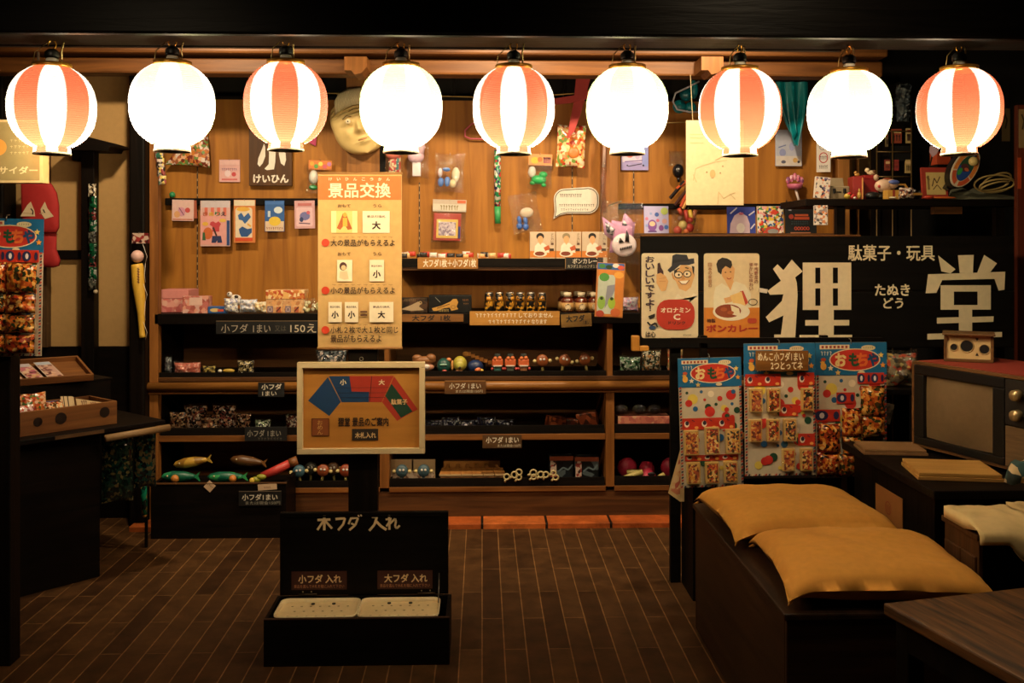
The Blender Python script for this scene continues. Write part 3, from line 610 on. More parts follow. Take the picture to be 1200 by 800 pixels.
# taut strings across the gap
for i, (xa_, ya_, xb_, yb_) in enumerate(((375, 109, 570, 114), (640, 112, 692, 108), (780, 144, 812, 143))):
    o = MB().m(col('#b89a5a', .5), True).tube([(0, 0, 0), P(xb_, yb_, PLY - .15) - P(xa_, ya_, PLY - .15)], .0035, 6).build('tied_cord'); o.location = P(xa_, ya_, PLY - .15); tag(o, ('taut cord stretched behind the mask and fourth lantern', 'short taut cord crossing the red toy airplane', 'pale cord end showing between sixth lantern and paper poster')[i], 'cord')
t = thing('wire_hanger', 'pink wire clothes hanger loop poking out behind the fifth lantern', 'hanger', P(575, 138, PLY - .03)); q = S(PLY - .03)
MB().m(col('#c8546a', .4), True).tube([((p[0] - 575) * q, 0, (138 - p[1]) * q) for p in ((590, 136), (572, 140), (553, 145), (545, 153), (545, 160), (551, 162.5), (572, 163), (600, 165), (606, 160), (602, 145), (590, 136))], 1.0 * q, 8).build('wire_loop', t)
MB().m(STEEL).tube([(0, .03, 0), (0, -.006, 0)], .003, 6).build('hook', t)
# speech-bubble notice
t = thing('speech_bubble', 'white speech-bubble notice with thin writing pinned on the plywood', 'notice', P(675, 220, PLY - .014)); q = S(PLY)
pts = []
arc = lambda cx, cy, a0: [(cx + 12 * math.cos(R(a0 + k)), cy + 12 * math.sin(R(a0 + k))) for k in (0, 18, 36, 54, 72, 90)]
pts = arc(690, 231, -90) + arc(690, 238, 0) + [(664, 250), (656, 252), (648.5, 256.5), (650, 248)] + arc(661, 233, 180)
bub = [((x - 675) * q, (220 - y) * q) for x, y in pts]
MB().m(col('#d8d2c4', .6)).prism(bub, 0, .004).build('board', t)
a = Art(675, 220, q); sh = [(675 + (x - 675) * .94, 237 + (y - 237) * .9) for x, y in pts]; a.line(sh + sh[:1], .9, '#2a2420'); a.dashes(656, 227, 682, 231, '#5a544c', 12); a.dashes(655, 239, 697, 242, '#5a544c', 16, 3); a.dashes(657, 244.5, 690, 247, '#6a645c', 12, 4); a.build('writing', t)
def tub2(m, L, q): m.m(clear('#f0e4e0', .3), True).tube([L(708, 166, .02), L(707, 200, .02), L(706, 225, .02), L(707.5, 250, .02)], [3.4 * q, 3.6 * q, 2.8 * q, 3.8 * q], 10); m.m(col('#d8c8c0', .5), True).tube([L(708, 170, .02), L(707, 196, .02)], 2 * q, 8)
pouch('paper_roll', 'thin translucent rolled tube hanging on the post between lanterns', (702, 165, 713, 251), PLY - .12, [('roll', tub2)], film=False, hook=.02, cat='roll')
card('picture_book', 'mauve picture book hanging below the sixth lantern', 'book', (728, 160, 760, 199.5), PLY - .02, '#9a90c8', lambda a: (a.rect(729, 168, 752, 190, '#d0c4dc'), a.ell(738, 182, 4, 3, '#c86a6a', 10), a.ell(747, 182, 3, 5, '#b8a8d0', 10), a.line([(732, 189.5), (754, 188)], 1.4, '#7a6aa8'), a.line([(736, 195), (752, 192)], 1, '#3a3048'), a.rect(753, 168, 759.5, 195, '#8a92d4'), a.ell(735, 194, 1, 1, '#1a1620', 6), a.ell(754, 194, 1.2, 1.2, '#1a1620', 6)), hook=.02, th=.012)
# black balloon whip with sticks
def whip(m, L, q):
    m.m(col('#121114', .25), True).ball(L(793.5, 201, .035), q, sq=(7, 7, 8.5)); m.tube([L(793.5, 208, .035), L(794, 214, .035)], [2.2 * q, 1.4 * q], 8); m.m(clear(gloss=.35), True).pillow(18 * q, 18 * q, .04, 8, .01, 4, L(792, 186, .02))
def sticks(m, L, q):
    for (xa_, ya_, xb_, yb_, c) in ((801, 213, 784, 233, '#1a1416'), (806, 211, 792, 222, '#b8502a'), (803, 224, 790, 241, '#3a1c16'), (806, 222, 797, 243, '#b04424'), (806, 232, 799, 245, '#c89a5a')): m.m(col(c, .4)).tube([L(xa_, ya_, .03), L(xb_, yb_, .03)], 2.1 * q, 4)
pouch('balloon_toy', 'black balloon-shaped toy with bundle of orange and black sticks beside the poster', (782, 180, 804, 246), PLY - .05, [('balloon', whip), ('stick_bundle', sticks)], film=False, hook=.04, cat='toy')
# pale poster hung in front
def poster(a):
    for y in (157, 161, 167): a.rect(808, y, 824, y + 1.2, '#c8b284')
    for pts in ([(812, 212), (815, 198), (824, 194), (838, 190), (852, 188)], [(812, 205), (816, 214)], [(842, 225), (848, 233), (856, 228), (862, 226)], [(842, 225), (841, 240)], [(856, 228), (862, 234)], [(838, 188), (850, 182), (868, 180)]): a.line(pts, .9, '#bca67c')
    a.ell(835, 204, 3.4, 5, '#c8a06c', 12); a.ell(828, 202, 1, 1, '#8a7450', 6); a.ell(844, 203, 1, 1, '#8a7450', 6); a.ell(847, 195, .9, .9, '#8a7450', 6)
card('paper_poster', 'large faded cream paper poster with faint drawing behind the seventh lantern', 'poster', (803.5, 141, 872, 241), 5.22, '#d4bf95', poster, hook=.04, th=.003)
for pxx in (812, 864): 
    o = MB().m(col('#a89468', .5)).tube([(0, 0, 0), (0, .06, Z(88, HB) - Z(141, 5.22))], .0018, 5).build('poster_string'); o.location = P(pxx, 141, 5.22) + Vector((0, .004, 0)); tag(o, ('string holding up the faded poster at its edge near the sixth lantern', 'string holding up the faded poster at its edge near the teal cloth')[pxx > 830], 'string')
# teal things in the gap and below
def teal(m, L, q):
    m.m(prt(['#0e7a86', '#128a96', '#0a5c68', '#1a9aa4'], 14, 3, .35), True)
    for x, y, rx_, rz_ in ((795, 126, 8, 8), (808, 127, 7, 7), (812, 106, 5, 11), (803, 112, 8, 8)): m.ball(L(x, y, .03), q, sq=(rx_, 6, rz_))
t = pouch('teal_swim_ring', 'teal inflatable bunched in the dark gap behind white tubing', (784, 94, 816, 136), PLY - .12, [('inflatable', teal), ('white_tubing', lambda m, L, q: m.m(col('#c8c8d4', .4), True).tube([L(816, 98, .08), L(803, 105, .09), L(788, 112, .09), L(785, 122, .09), L(790, 131, .09), L(803, 133.5, .09), L(816, 133.5, .08)], 1.1 * q, 8))], film=False, hook=False, cat='inflatable')
def teal2(m, L, q):
    m.m(prt(['#0c7a84', '#11909a', '#0a626c'], 10, 5, .35), True); n = 16; vs = []
    for i in range(n + 1):
        for j in range(n + 1):
            u, v = i / n, j / n; y = 97 + v * 68; c = 926 + 4 * v; w_ = 19 * (1 - v ** 2.2 * .92) ; x = c + (u - .5) * 2 * w_; p = L(x, y + 8 * math.sin(u * 9) * v * v, .03 + .022 * math.sin(u * 16) * (.4 + v)); vs.append(p)
    m.add(vs, [(i * (n + 1) + j, i * (n + 1) + j + 1, (i + 1) * (n + 1) + j + 1, (i + 1) * (n + 1) + j) for i in range(n) for j in range(n)])
pouch('teal_cloth', 'pleated teal cloth draped between the seventh and eighth lanterns', (908, 97, 946, 168), PLY - .14, [('pleated_cloth', teal2)], film=False, hook=.14, cat='cloth')
card('print_card', 'pale blue patterned card half under the teal cloth', 'card', (908.5, 152, 940, 195), PLY - .03, '#b0b4c8', lambda a: (a.ell(917, 179, 4, 4.6, '#8a92c0', 12), a.ell(928, 172, 3.4, 5, '#9aa0c8', 10), a.rect(909, 183, 939.5, 194.5, '#ccc4c0'), a.ell(932, 188, 3, 3, '#c8a060', 10), a.ell(918, 190, 3, 2, '#5a5a70', 8), a.line([(912, 173), (921, 170)], 1.2, '#6a74a8'), a.ell(936, 190, 1.6, 1.6, '#2a2430', 8)), hook=.03, th=.006)
card('warning_sign', 'white sign with red circle hung on the outer shelf post', 'sign', (957, 158, 973, 202), PLY - .13, '#cfc6c0', lambda a: (a.ring(965, 185, 5.2, 6.4, 1.1, '#a82a2a'), a.dashes(961, 183, 969, 187, '#3a3030', 4), a.ring(964, 172, 4, 4, .8, '#8a8a92', 14, 0, 200), a.dashes(960, 194, 970, 198, '#5a4a48', 5)), hook=.05, th=.01, rz=-22)
def crown(m, L, q):
    m.m(col('#c86a8a', .35), True).lathe([(3 * q, 0), (8 * q, 2 * q), (9.4 * q, 6 * q), (8.6 * q, 7 * q), (3 * q, 2.4 * q)], 16, L(929, 223, .04)); m.m(prt(['#d89ab0', '#c86a8a', '#e0b8c4', '#8a4a7a'], 60, 2), True)
    for i in range(-2, 3): m.ball(L(929 + i * 4, 212 - (2 - abs(i)) * 2.2, .04), q, sq=(2.6, 2.4, 4.4))
    m.m(col('#d8c8c0', .4), True).tube([L(930, 223, .04), L(935, 240, .04)], 1.4 * q, 8)
pouch('toy_wand', 'pink crown-topped toy wand in wrapping above the dark game case', (917, 204, 941, 242), PLY - .05, [('wand', crown)], film=False, hook=.03, cat='toy wand')
# row on the rail and ledge in front of the right-hand plywood
LZ = Z(273, 5.75)
t = thing('shelf_ledge', 'narrow wooden ledge above the signboard carrying books and toy bags', 'shelf', (X(850, 5.72), 5.72, LZ - .03)); cxl = t.location.x
bx('ledge_board', t, W_BROWN, X(726, 5.72) - cxl, X(972, 5.72) - cxl, -.09, .11, 0, .028, .003)
for px in (730, 850, 962): bx('bracket', t, W_DARK, X(px, 5.72) - cxl, X(px + 4, 5.72) - cxl, -.06, .229, -.10, -.001)
BK = 5.74
def owl(a):
    a.ell(764.5, 264, 5.4, 7, '#7a4a9a', 14); a.ell(764.5, 262, 3.6, 3, '#d8b898', 12); a.ell(775, 267, 3, 3.6, '#7a4090', 10); a.poly([(760, 270), (769, 270), (770, 272), (759, 272)], '#5a3a80')
    for x, y, r, c in ((758, 256, 2, '#c87a9a'), (770, 251, 2.6, '#3a5aa8'), (779, 247, 4.4, '#b8c86a'), (779, 259, 3, '#c89a9a'), (771, 258, 2, '#c86a8a'), (781, 266, 2.6, '#3a6ac0'), (763, 250, 1.6, '#8a9ad0'), (758, 264, 1.6, '#8aa0d8')): a.ell(x, y, r, r, c, 10)
card('sticker_book', 'lavender sticker book with purple owl drawing standing on the ledge', 'book', (755, 241, 784, 273.4), BK - .03, '#b0acd8', owl, hook=False, stand=True, th=.010, lean=-6)
def balls(m, L, q):
    for x, y, r, c in ((799, 264, 5.4, '#d8c47a'), (793, 270, 5, '#c85a4a'), (807, 267, 5.2, '#b83a34'), (808, 258, 3.4, '#b8402e'), (796, 256, 3, '#8a6a5a'), (803, 271, 3.4, '#d87a4a')): m.m(col(c, .3), True).ball(L(x, y, .03), r * q, 12, 8)
    m.m(clear(gloss=.3), True).lathe([(1 * q, 0), (4 * q, 4 * q), (2 * q, 6 * q)], 10, L(791, 252, .02))
pouch('candy_ball_bag', 'clear bag of red and yellow candy balls standing on the ledge', (785, 246, 817, 273.4), BK, [('candy_balls', balls)], 0, thick=.075, hook=False, cat='candy bag')
def rys(m, L, q):
    for xa_, ya_, xb_, yb_, c in ((803, 246, 806, 262, '#a8302a'), (808, 246, 812, 262, '#c8a83a'), (815, 246, 812, 258, '#8a4a2a'), (795, 244, 799, 252, '#b8402a')): m.m(col(c, .4), True).tube([L(xa_, ya_, .0), L(xb_, yb_, .0)], 2.4 * q, 8)
pouch('toy_stick_set', 'short red and yellow toy sticks hanging behind the candy ball bag', (794, 244, 818, 262), PLY - .07, [('sticks', rys)], film=False, hook=.03, cat='toy')
card('picture_book', 'blue picture book with pale rounded figure on the ledge under the poster', 'book', (852.5, 242, 886, 273.4), BK - .02, '#2c3c96', lambda a: (a.poly([(855, 273), (856, 262), (861, 252), (868, 248), (876, 253), (879, 262), (879, 273)], '#c8b0c0'), a.ell(868, 267, 5, 6, '#e0d8d4', 12), a.line([(856, 250), (864, 243)], 1.6, '#c8c4d8'), a.line([(878, 252), (885, 247)], 1.6, '#c8c4d8'), a.line([(880, 268), (885, 262)], 1.6, '#c8c4d8'), a.ell(869, 250, 3, 1.6, '#b8607a', 10)), hook=False, stand=True, th=.012, lean=-5)
card('picture_book', 'multicoloured crowded picture book standing on the ledge', 'book', (887.5, 241, 919, 273.4), BK - .02, '#c8b8a0', lambda a: (a.rect(888, 241.5, 918.5, 273, prt(['#c83a2a', '#e8d8c0', '#2a4a8a', '#4a8a4a', '#d8b040', '#e0a0a0', '#6a3a2a', '#d8d8d0'], 75, 5)), a.ell(908, 248, 3.4, 3, '#d0402a', 10), a.ell(905, 270, 9, 5, '#b0402c', 14), a.ell(906, 271, 6.6, 3, '#8a8a8a', 12)), hook=False, stand=True, th=.012, lean=-5)
card('game_case', 'black game case with small orange lettering standing on the ledge', 'case', (920.5, 241, 957.5, 273.4), BK - .02, '#0f1012', lambda a: (a.ell(927.5, 253.5, 3, 3, '#a83a2a', 12), a.rect(932, 250.5, 948, 253, '#c0552e'), a.rect(931, 253.8, 949, 257, '#b84a28'), a.rect(924.5, 243, 928, 246.5, '#8a8a96'), a.dashes(927, 259, 948, 260.5, '#4a6a74', 8), a.dashes(927, 261.5, 948, 263, '#4a6a74', 8, 2), [a.ring(932.5 + i * 3.6, 267.5, 1.9, 2.2, .9, '#c04830', 10) for i in range(5)], a.rect(926, 272, 950, 273.4, '#a86a4a')), hook=False, stand=True, th=.014, lean=-5)
card('print_strip', 'narrow white strip card with scribbled print, under the black shelf end', 'card', (953.5, 241, 970, 264), 4.885, '#c8bcb0', lambda a: (a.rect(954, 240.5, 969.5, 263.5, prt(['#d0c4b8', '#d8ccc0', '#8a7a78', '#c87a4a', '#d4c8bc', '#3a3436'], 90, 8)),), hook=.03, rz=-8)
# skull-faced cat toy bag hanging at the shelf end
def catbody(m, L, q):
    pk = col('#b884a8', .6); m.m(pk, True).pillow(28 * q, 38 * q, .05, 14, .004, 3, L(731, 278, .04)); m.prism([(p.x, p.z) for p in (L(706, 256), L(710, 276), L(722, 284), L(728, 270))], -.055, -.03); m.prism([(p.x, p.z) for p in (L(727, 268), L(732, 250), L(741, 258), L(744, 276))], -.055, -.03)
    m.m(prt(['#3a3840', '#d0ccd4', '#4a4650', '#b8b4bc'], 100, 3)).prism([(p.x, p.z) for p in (L(709, 261), L(712, 274), L(719, 277), L(724, 271))], -.058, -.0552); m.prism([(p.x, p.z) for p in (L(729, 264), L(731, 256), L(736, 265), L(731, 271))], -.058, -.0552)
def catface(m, L, q):
    m.m(col('#d8c8cc', .5), True).ball(L(733, 287, .066), q, 20, 12, (14.5, 4, 13.6)); m.m(BLACK).prism([(p.x, p.z) for p in (L(727, 278.5), L(726, 285), L(732, 284))], -.088, -.076); m.prism([(p.x, p.z) for p in (L(734, 270), L(733, 283), L(738, 283.5), L(737, 275))], -.089, -.076)
    for i in range(7): m.box(*(lambda a, b: (a.x, b.x, -.088, -.078, b.z, a.z))(L(728 + i * 2, 290.5 - i * .6), L(729.2 + i * 2, 293.5 - i * .6)))
pouch('skull_cat_toy', 'pink eared toy with white skull face in a shiny clear bag', (702, 236, 752, 309), 5.36, [('pink_body', catbody), ('skull_face', catface)], 4, thick=.11, fgloss=.2, hook=False)
MB().m(STEEL).tube([(0, .5, 0), (0, -.03, 0)], .003, 6).build('hook', C.objects['skull_cat_toy'])
def dino(a):
    a.rect(700.5, 308.5, 732, 316, '#2a5a9a')
    for x, y, c in ((706, 312, '#3a7a3a'), (714, 313, '#1a3a1a'), (722, 311, '#d8d0c0'), (728, 313, '#c8503a')): a.ell(x, y, 4, 2.6, c, 10)
    a.rect(702, 316, 732, 371, '#c87a30'); a.rrect(702, 322, 722, 368, 4, '#b8c0b0'); a.poly([(713, 335), (722, 333), (722, 340), (719, 348), (711, 362), (712, 345)], '#8a8a96')
    a.ell(709, 325, 6, 5, '#4a8a3a', 12); a.ell(726, 322, 6, 4, '#d89a40', 10); a.ell(707, 355, 4.6, 8, '#8ab04a', 14); a.ell(719, 355, 4.4, 7, '#9ab83a', 14); a.ell(707, 350, 2, 2, '#2a3a1a', 8); a.ell(719, 350, 2, 2, '#2a3a1a', 8); a.ell(706, 368, 5, 4, '#a8402a', 10); a.ell(724, 366, 6, 5, '#c0602e', 12)
card('monster_bag', 'orange and green printed monster toy bag under the skull-faced toy', 'toy bag', (700, 308, 733, 372), 5.235, '#b8743a', dino, tilt=3, hook=.2, th=.012)

# ------------------------------------------------------------------ goods standing on the shelves
IY = FR + .10; iq = S(IY)
ZT = Z(313, FR) + .008; ZC = zl(367) + .001; Z3 = zl(441) + .006; Z4 = zl(509) + .006; Z5 = zl(570) + .006
def at(px, z, y=IY): return Vector((X(px, y), y, z))
def carton(name, label, cat, px0, px1, py, z, d, m1, face=None, lid=None, rz=0, group=None, y=IY):
    h = Z(py, y) - z; w_ = (px1 - px0) / 2 * S(y); t = thing(name, label, cat, at((px0 + px1) / 2, z, y), rz, 0, 0, group)
    MB().m(m1).box(-w_, w_, 0, d, 0, h, .002).build('carton', t)
    if lid: MB().m(lid).box(-w_ - .002, w_ + .002, -.002, d + .002, h * .62, h + .002, .002).build('lid', t)
    if face: a = Art((px0 + px1) / 2, py + h / S(y), S(y), .0026 if lid else .0008); face(a); a.build('print', t)
    return t
# counter, left bay
pkc = prt(['#c87a78', '#d89a90', '#b86060', '#d8a89a', '#c8706a'], 40, 2)
carton('pink_carton', 'pink patterned carton by the outer post, with a lighter lid', 'carton', 185.5, 220, 339.5, ZC, .2, pkc, None, col('#c8807c', .6), y=FR + .12)
carton('pink_carton', 'pink patterned carton open at front, in front of the lidded one', 'carton', 214, 244, 346.5, ZC, .08, prt(['#c07068', '#d89a86', '#a85a50', '#d0a8a0'], 50, 4), lambda a: a.rect(222, 348, 237, 357, '#d8b4a8'), y=FR + .03)
t = carton('blue_pack', 'flat blue snack pack lying on the counter', 'pack', 243, 266, 358.5, ZC, .06, col('#2e5c9c', .4), lambda a: (a.ell(252, 362.6, 6, 2.2, '#d8b878', 12), a.rect(255, 361.5, 262, 364.4, '#c04a34')), y=FR + .03)
for i, (px, py, w_, h_, lab, pal) in enumerate(((271, 360, 16, 12, 'white crumpled candy wrapper heap right of the blue pack', ['#d8d4d0', '#c8c0c8', '#8a90b0', '#e0dcd4']), (291, 361, 20, 11, 'pale blue crumpled wrapper on the counter', ['#c8ccd8', '#d8d8dc', '#a8b0c8', '#d8c8c0']), (305, 362, 14, 9, 'small cream crumpled wrapper beside the patterned boxes', ['#d8c498', '#c8a878', '#d8d0c0']))):
    t = thing('candy_wrapper', lab, 'wrapper', at(px, ZC + .007, FR + .04)); MB().m(prt(pal, 110, i), True).pillow(w_ * iq, h_ * iq * 1.4, .05, 10, .02, i, (0, 0, h_ * iq * .62)).build('wrapper_body', t)
t = thing('toy_figure', 'small white toy cow figure on the wrappers', 'toy', at(276, ZC + .045, FR + .10)); cw = col('#d8d0c8', .5)
MB().m(cw, True).ball((0, 0, .035), .024, sq=(1.3, .8, .8)).ball((-.03, -.01, .055), .015).tube([(-.018, -.008, .03), (-.02, -.008, -.004)], .006, 8).tube([(.02, -.008, .03), (.022, -.008, -.004)], .006, 8).m(col('#2a2220', .5), True).ball((.008, -.014, .042), .012, sq=(1, .6, .8)).build('body', t); MB().m(col('#2a2220', .5), True).ball((-.032, -.022, .06), .005).build('ear', t)
bxp = prt(['#c8986a', '#d8b080', '#b87a4a', '#d8a068'], 60, 6)
def face2(x0): return lambda a: (a.rect(x0 + 1.5, 358, x0 + 8, 365.4, '#7a6a78'), a.ring(x0 + 4.7, 362, 2.4, 3, .8, '#c8a8a0', 10), a.rect(x0 + 12, 359, x0 + 17, 365.4, '#b05a3a'), a.line([(x0 + 12, 364.6), (x0 + 17, 359)], 1.6, '#5a2418'))
carton('patterned_box', 'tan patterned lidded box, nearer the plaster side of the pair', 'box', 312, 331.5, 340, ZC, .13, bxp, face2(312), prt(['#c8783a', '#e0b06a', '#b8502a', '#e8d0a0'], 60, 7), y=FR + .04)
carton('patterned_box', 'tan patterned lidded box, nearer the banner of the pair', 'box', 332, 356, 340, ZC, .13, bxp, face2(333), prt(['#c8783a', '#e0b06a', '#b8502a', '#e8d0a0'], 60, 8), y=FR + .04)
for i, (px, w_, h_) in enumerate(((361, 13, 15), (371, 12, 12))):
    t = thing('sweet_bag', ('clear bag of cream sweets leaning against the patterned boxes', 'clear bag of cream sweets half behind the prize banner')[i], 'bag', at(px, ZC, FR + .05 + i * .08)); m = MB()
    for k in range(9): m.m(col(('#d8d0a0', '#c8c88a', '#e0dcc0')[k % 3], .5), True).ball((rnd.uniform(-.4, .4) * w_ * iq, rnd.uniform(-.012, .03), rnd.uniform(.14, .8) * h_ * iq), .011, 10, 6)
    m.build('sweets', t); MB().m(clear(gloss=.25), True).pillow(w_ * 1.15 * iq, h_ * 1.15 * iq, .07, 10, .01, i, (0, .008, h_ * .58 * iq)).build('clear_film', t)
# second level, middle bay
IC = FR + .05
def gun(a, x0): pass
carton('toy_gun_box', 'brown toy pistol box half hidden by the prize banner', 'toy box', 463, 501, 349, ZC, .10, prt(['#2a1c14', '#4a3222', '#1a1410', '#3a2a1a'], 40, 3), lambda a: (a.poly([(470, 362), (482, 357), (490, 353), (493, 355), (491, 359), (497, 363), (482, 364)], '#a89070'), a.ring(492.5, 354.5, 2, 2, .8, '#b89868', 10), a.dashes(474, 350, 487, 353, '#8a7050', 8)), y=IC)
carton('toy_gun_box', 'black toy pistol box with golden pistol drawing', 'toy box', 502.5, 552.5, 346, ZC, .09, col('#0c0d0e', .35), lambda a: (a.poly([(506, 361), (517, 358), (528, 353), (531, 350), (535, 350), (537, 354), (535, 359), (537, 362), (529, 364), (527, 360), (520, 361), (512, 364), (508, 364)], '#b8883a'), a.line([(512, 361), (527, 356)], .8, '#4a3210'), a.ring(531, 359.5, 3, 2.2, .9, '#8a6428', 10), a.dashes(514, 362, 526, 365, '#c8a860', 6), a.dashes(542, 350.5, 549, 352.5, '#b8783a', 4), a.dashes(543, 355, 549, 356.5, '#a87a4a', 4), a.line([(510, 348), (516, 354)], .6, '#8a8a80')), y=IC)
def can():
    t = thing('drink_can', '', 'can', (0, 0, 0), 0, 0, 0, 'black drink cans in a row'); h = Z(343.5, IC) - ZC; r = 5.15 * S(IC)
    MB().m(prt(['#0e0d0d', '#141210', '#c8902e', '#0f0e0e', '#a87424', '#1a1614'], 75, 3, .3), True).lathe([(r * .88, 0), (r, .006), (r, h - .016), (r * .86, h - .004)], 20).build('can_body', t)
    m = MB().m(prt(['#b87a24', '#c88a30', '#14100c', '#a86c1e'], 90, 5, .3), True)
    m.lathe([(r * 1.003, h * .58), (r * 1.003, h * .80)], 20); m.build('gold_label', t)
    MB().m(col('#b8b0a4', .25, .8), True).lathe([(r * .87, h - .005), (r * .90, h), (r * .82, h), (r * .78, h - .004), (0, h - .004)], 20).build('can_rim', t); return t
c0 = can(); k = 0
for i, px in enumerate((573, 585, 597.5, 609.5, 622, 635)):
    o = c0 if k == 0 else dup(c0); k += 1; o.location = at(px, ZC, IC + .05); o.rotation_euler[2] = i * .4
    o['label'] = 'black and gold drink can in the front row, %s from the pistol boxes' % ORD[i]
for i, px in enumerate((573.5, 585.5, 598, 610, 622.5)):
    o = dup(c0, at(px, ZC, IC + .12), 50 * i, 'black and gold drink can in the second row, %s from the pistol boxes' % ORD[i])
def bottle():
    t = thing('drink_bottle', '', 'bottle', (0, 0, 0), 0, 0, 0, 'amber drink bottles with white caps'); h = Z(343, IC) - ZC; r = 7.6 * S(IC)
    MB().m(col('#5a2410', .15, 0, .2, .5), True).lathe([(r * .9, 0), (r, .006), (r, h * .56), (r * .86, h * .68), (r * .5, h * .75), (r * .48, h * .80)], 20).build('glass_body', t)
    m = MB().m(col('#a8814a', .6), True).lathe([(r * 1.01, h * .06), (r * 1.01, h * .48)], 20).m(col('#d8c098', .6)); a = 0
    m.lathe([(.001, -.0), (r * .5, -.0)], 14, (0, -r * 1.03, h * .27), 'y'); m.build('paper_label', t)
    MB().m(col('#d8c8a8', .5), True).lathe([(r * .60, h * .77), (r * .62, h * .985), (r * .5, h), (0, h)], 18).build('cap', t); return t
b0 = bottle()
for i, (px, dy) in enumerate(((665, .05), (681.5, .05), (696.5, .05), (661, .17), (677, .17), (692, .17))):
    o = b0 if i == 0 else dup(b0); o.location = at(px, ZC, IC + dy); o['label'] = 'amber bottle with white cap, %s in the %s' % (ORD[i % 3], 'front trio' if i < 3 else 'trio behind')
t = thing('sprinkle_bag', 'pastel pink and white candy heap beside the monster bag', 'candy', at(733, ZC, FR + .09)); MB().m(prt(['#d8a8c0', '#d8ccd4', '#c884a0', '#e0dce0', '#a8a0c0'], 110, 3), True).pillow(30 * iq, 17 * iq, .07, 12, .012, 3, (0, 0, 9 * iq)).build('candy_heap', t); MB().m(clear(gloss=.15), True).pillow(32 * iq, 19 * iq, .085, 12, .01, 6, (0, 0, 9.8 * iq)).build('clear_film', t)
# topmost middle shelf: flat sweets and three curry cartons with a printed woman
for i, (px, w_, lab) in enumerate(((478, 14, 'flat sweets nearest the banner on the topmost middle shelf'), (500, 22, 'red and white sweets behind the wooden price board'), (523, 20, 'pale sweets scattered right of the wooden price board middle'), (547, 24, 'flat cream sweets at the middle of the topmost shelf'), (570, 18, 'tan sweets before the white and red ones on the topmost shelf'), (589, 16, 'white and red sweets on the topmost shelf near the curry cartons'))):
    t = thing('sweet_packet', lab, 'sweets', at(px, ZT, FR + .12), 0, 0, 0); m = MB()
    for k in range(5): m.m(col(rnd.choice(['#d8d0c8', '#b83a2a', '#d8b078', '#2a2420', '#d8a068']), .4), True).pillow(9 * iq, 6 * iq, .02, 5, .004, k, (rnd.uniform(-.4, .4) * w_ * iq, rnd.uniform(-.03, .05), .047 + rnd.uniform(0, .018)))
    m.build('wrapped_sweets', t)
    bx('pack_tray', t, col('#a87a44', .7), -w_ / 2 * iq, w_ / 2 * iq, -.04, .08, 0, .04)
CUY = FR + .14
def curry(x0, hc):
    def f(a):
        a.rect(x0 + .3, 272, x0 + 29.3, 301.5, '#c4ae94'); a.rect(x0, 294, x0 + 29.6, 301.6, '#c8762a'); a.poly([(x0 + 5, 296), (x0 + 6, 288), (x0 + 9, 284.6), (x0 + 16, 284.6), (x0 + 20, 288), (x0 + 23, 296)], '#dcd8c4'); a.ell(x0 + 12, 277, 4.6, 4.2, hc, 14); a.ell(x0 + 12.2, 280.4, 3.4, 4.2, '#d8a070', 14); a.poly([(x0 + 10.4, 284), (x0 + 14, 284), (x0 + 12.2, 287)], '#d8a070')
        a.poly([(x0 + 16, 290), (x0 + 22, 287), (x0 + 24, 292), (x0 + 18, 294)], '#b8542c'); a.ell(x0 + 12, 297.2, 8, 3.6, '#dcd2bc', 16); a.ell(x0 + 11.4, 297.1, 5.8, 2.6, '#7a341a', 12); a.vtext('ボンカレー', x0 + 24.6, 273, x0 + 27.8, 287, '#5a3a28', .0); a.rect(x0 + 23, 291, x0 + 28, 294, '#3a2a1c')
    return f
for i, (x0, hc, lab) in enumerate(((621, '#1a1410', 'curry carton with printed woman, first from the sweets'), (651.5, '#8a7a5a', 'curry carton with fair-haired printed woman, between the other two'), (682, '#1a1410', 'curry carton with printed woman, next to the skull-faced toy bag'))):
    carton('curry_carton', lab, 'carton', x0, x0 + 29.6, 271.5, ZT, .03, col('#cbb9a0', .55), curry(x0, hc), y=CUY, group='curry cartons')
# ------------------------------------------------------------------ price boards
WD = wood('#8a5a28', '#b07a3a', 'x', 6, .6); WDD = wood('#4a2e16', '#6a4420', 'x', 6, .6); BB = col('#0d0c0c', .55); CH = '#d0c6b4'
def price(label, r, base, art, Y=FR - .006, tilt=0, th=.005): return card('price_board', label, 'price board', r, Y, base, art, tilt=tilt, hook=False, th=th)
price('tan wooden price board with dark and white brushed words on the topmost middle shelf', (489.5, 301.5, 560, 315), WD, lambda a: a.text('大フダ1枚＋小フダ1枚', 496, 303.5, 558, 313, '#e0d4bc', .03), FR + .042)
price('black price board with chalk curry price at the end of the topmost middle shelf', (662, 301.5, 707, 315.5), BB, lambda a: (a.rect(662.2, 301.5, 662.9, 315, '#8a6a3a'), a.text('ボンカレー', 671, 302.8, 700, 308.8, CH, .02), a.text('大フダ１まい小フダ１まい', 665, 310, 704, 314, '#b0a690', .01)), FR + .040)
price('brown wooden price board with black brushed words under the pistol boxes', (466, 368, 543, 377), wood('#6a4420', '#8a5c2c', 'x', 6, .6), lambda a: a.text('大フダ  1枚', 483, 369, 528, 376, '#120c08', .03))
price('two-line varnished price board under the drink cans', (550.5, 364.5, 656, 381), wood('#9a6a2c', '#c08a42', 'x', 6, .5), lambda a: (a.dashes(557, 367, 606, 371.5, '#e4d8c0', 11), a.text('しておりません', 608, 366.5, 648, 372, '#e4d8c0', .02), a.dashes(572, 374.5, 622, 379, '#e4d8c0', 11, 5), a.text('なります', 623, 374, 641, 379.5, '#e4d8c0', .02)), FR - .016)
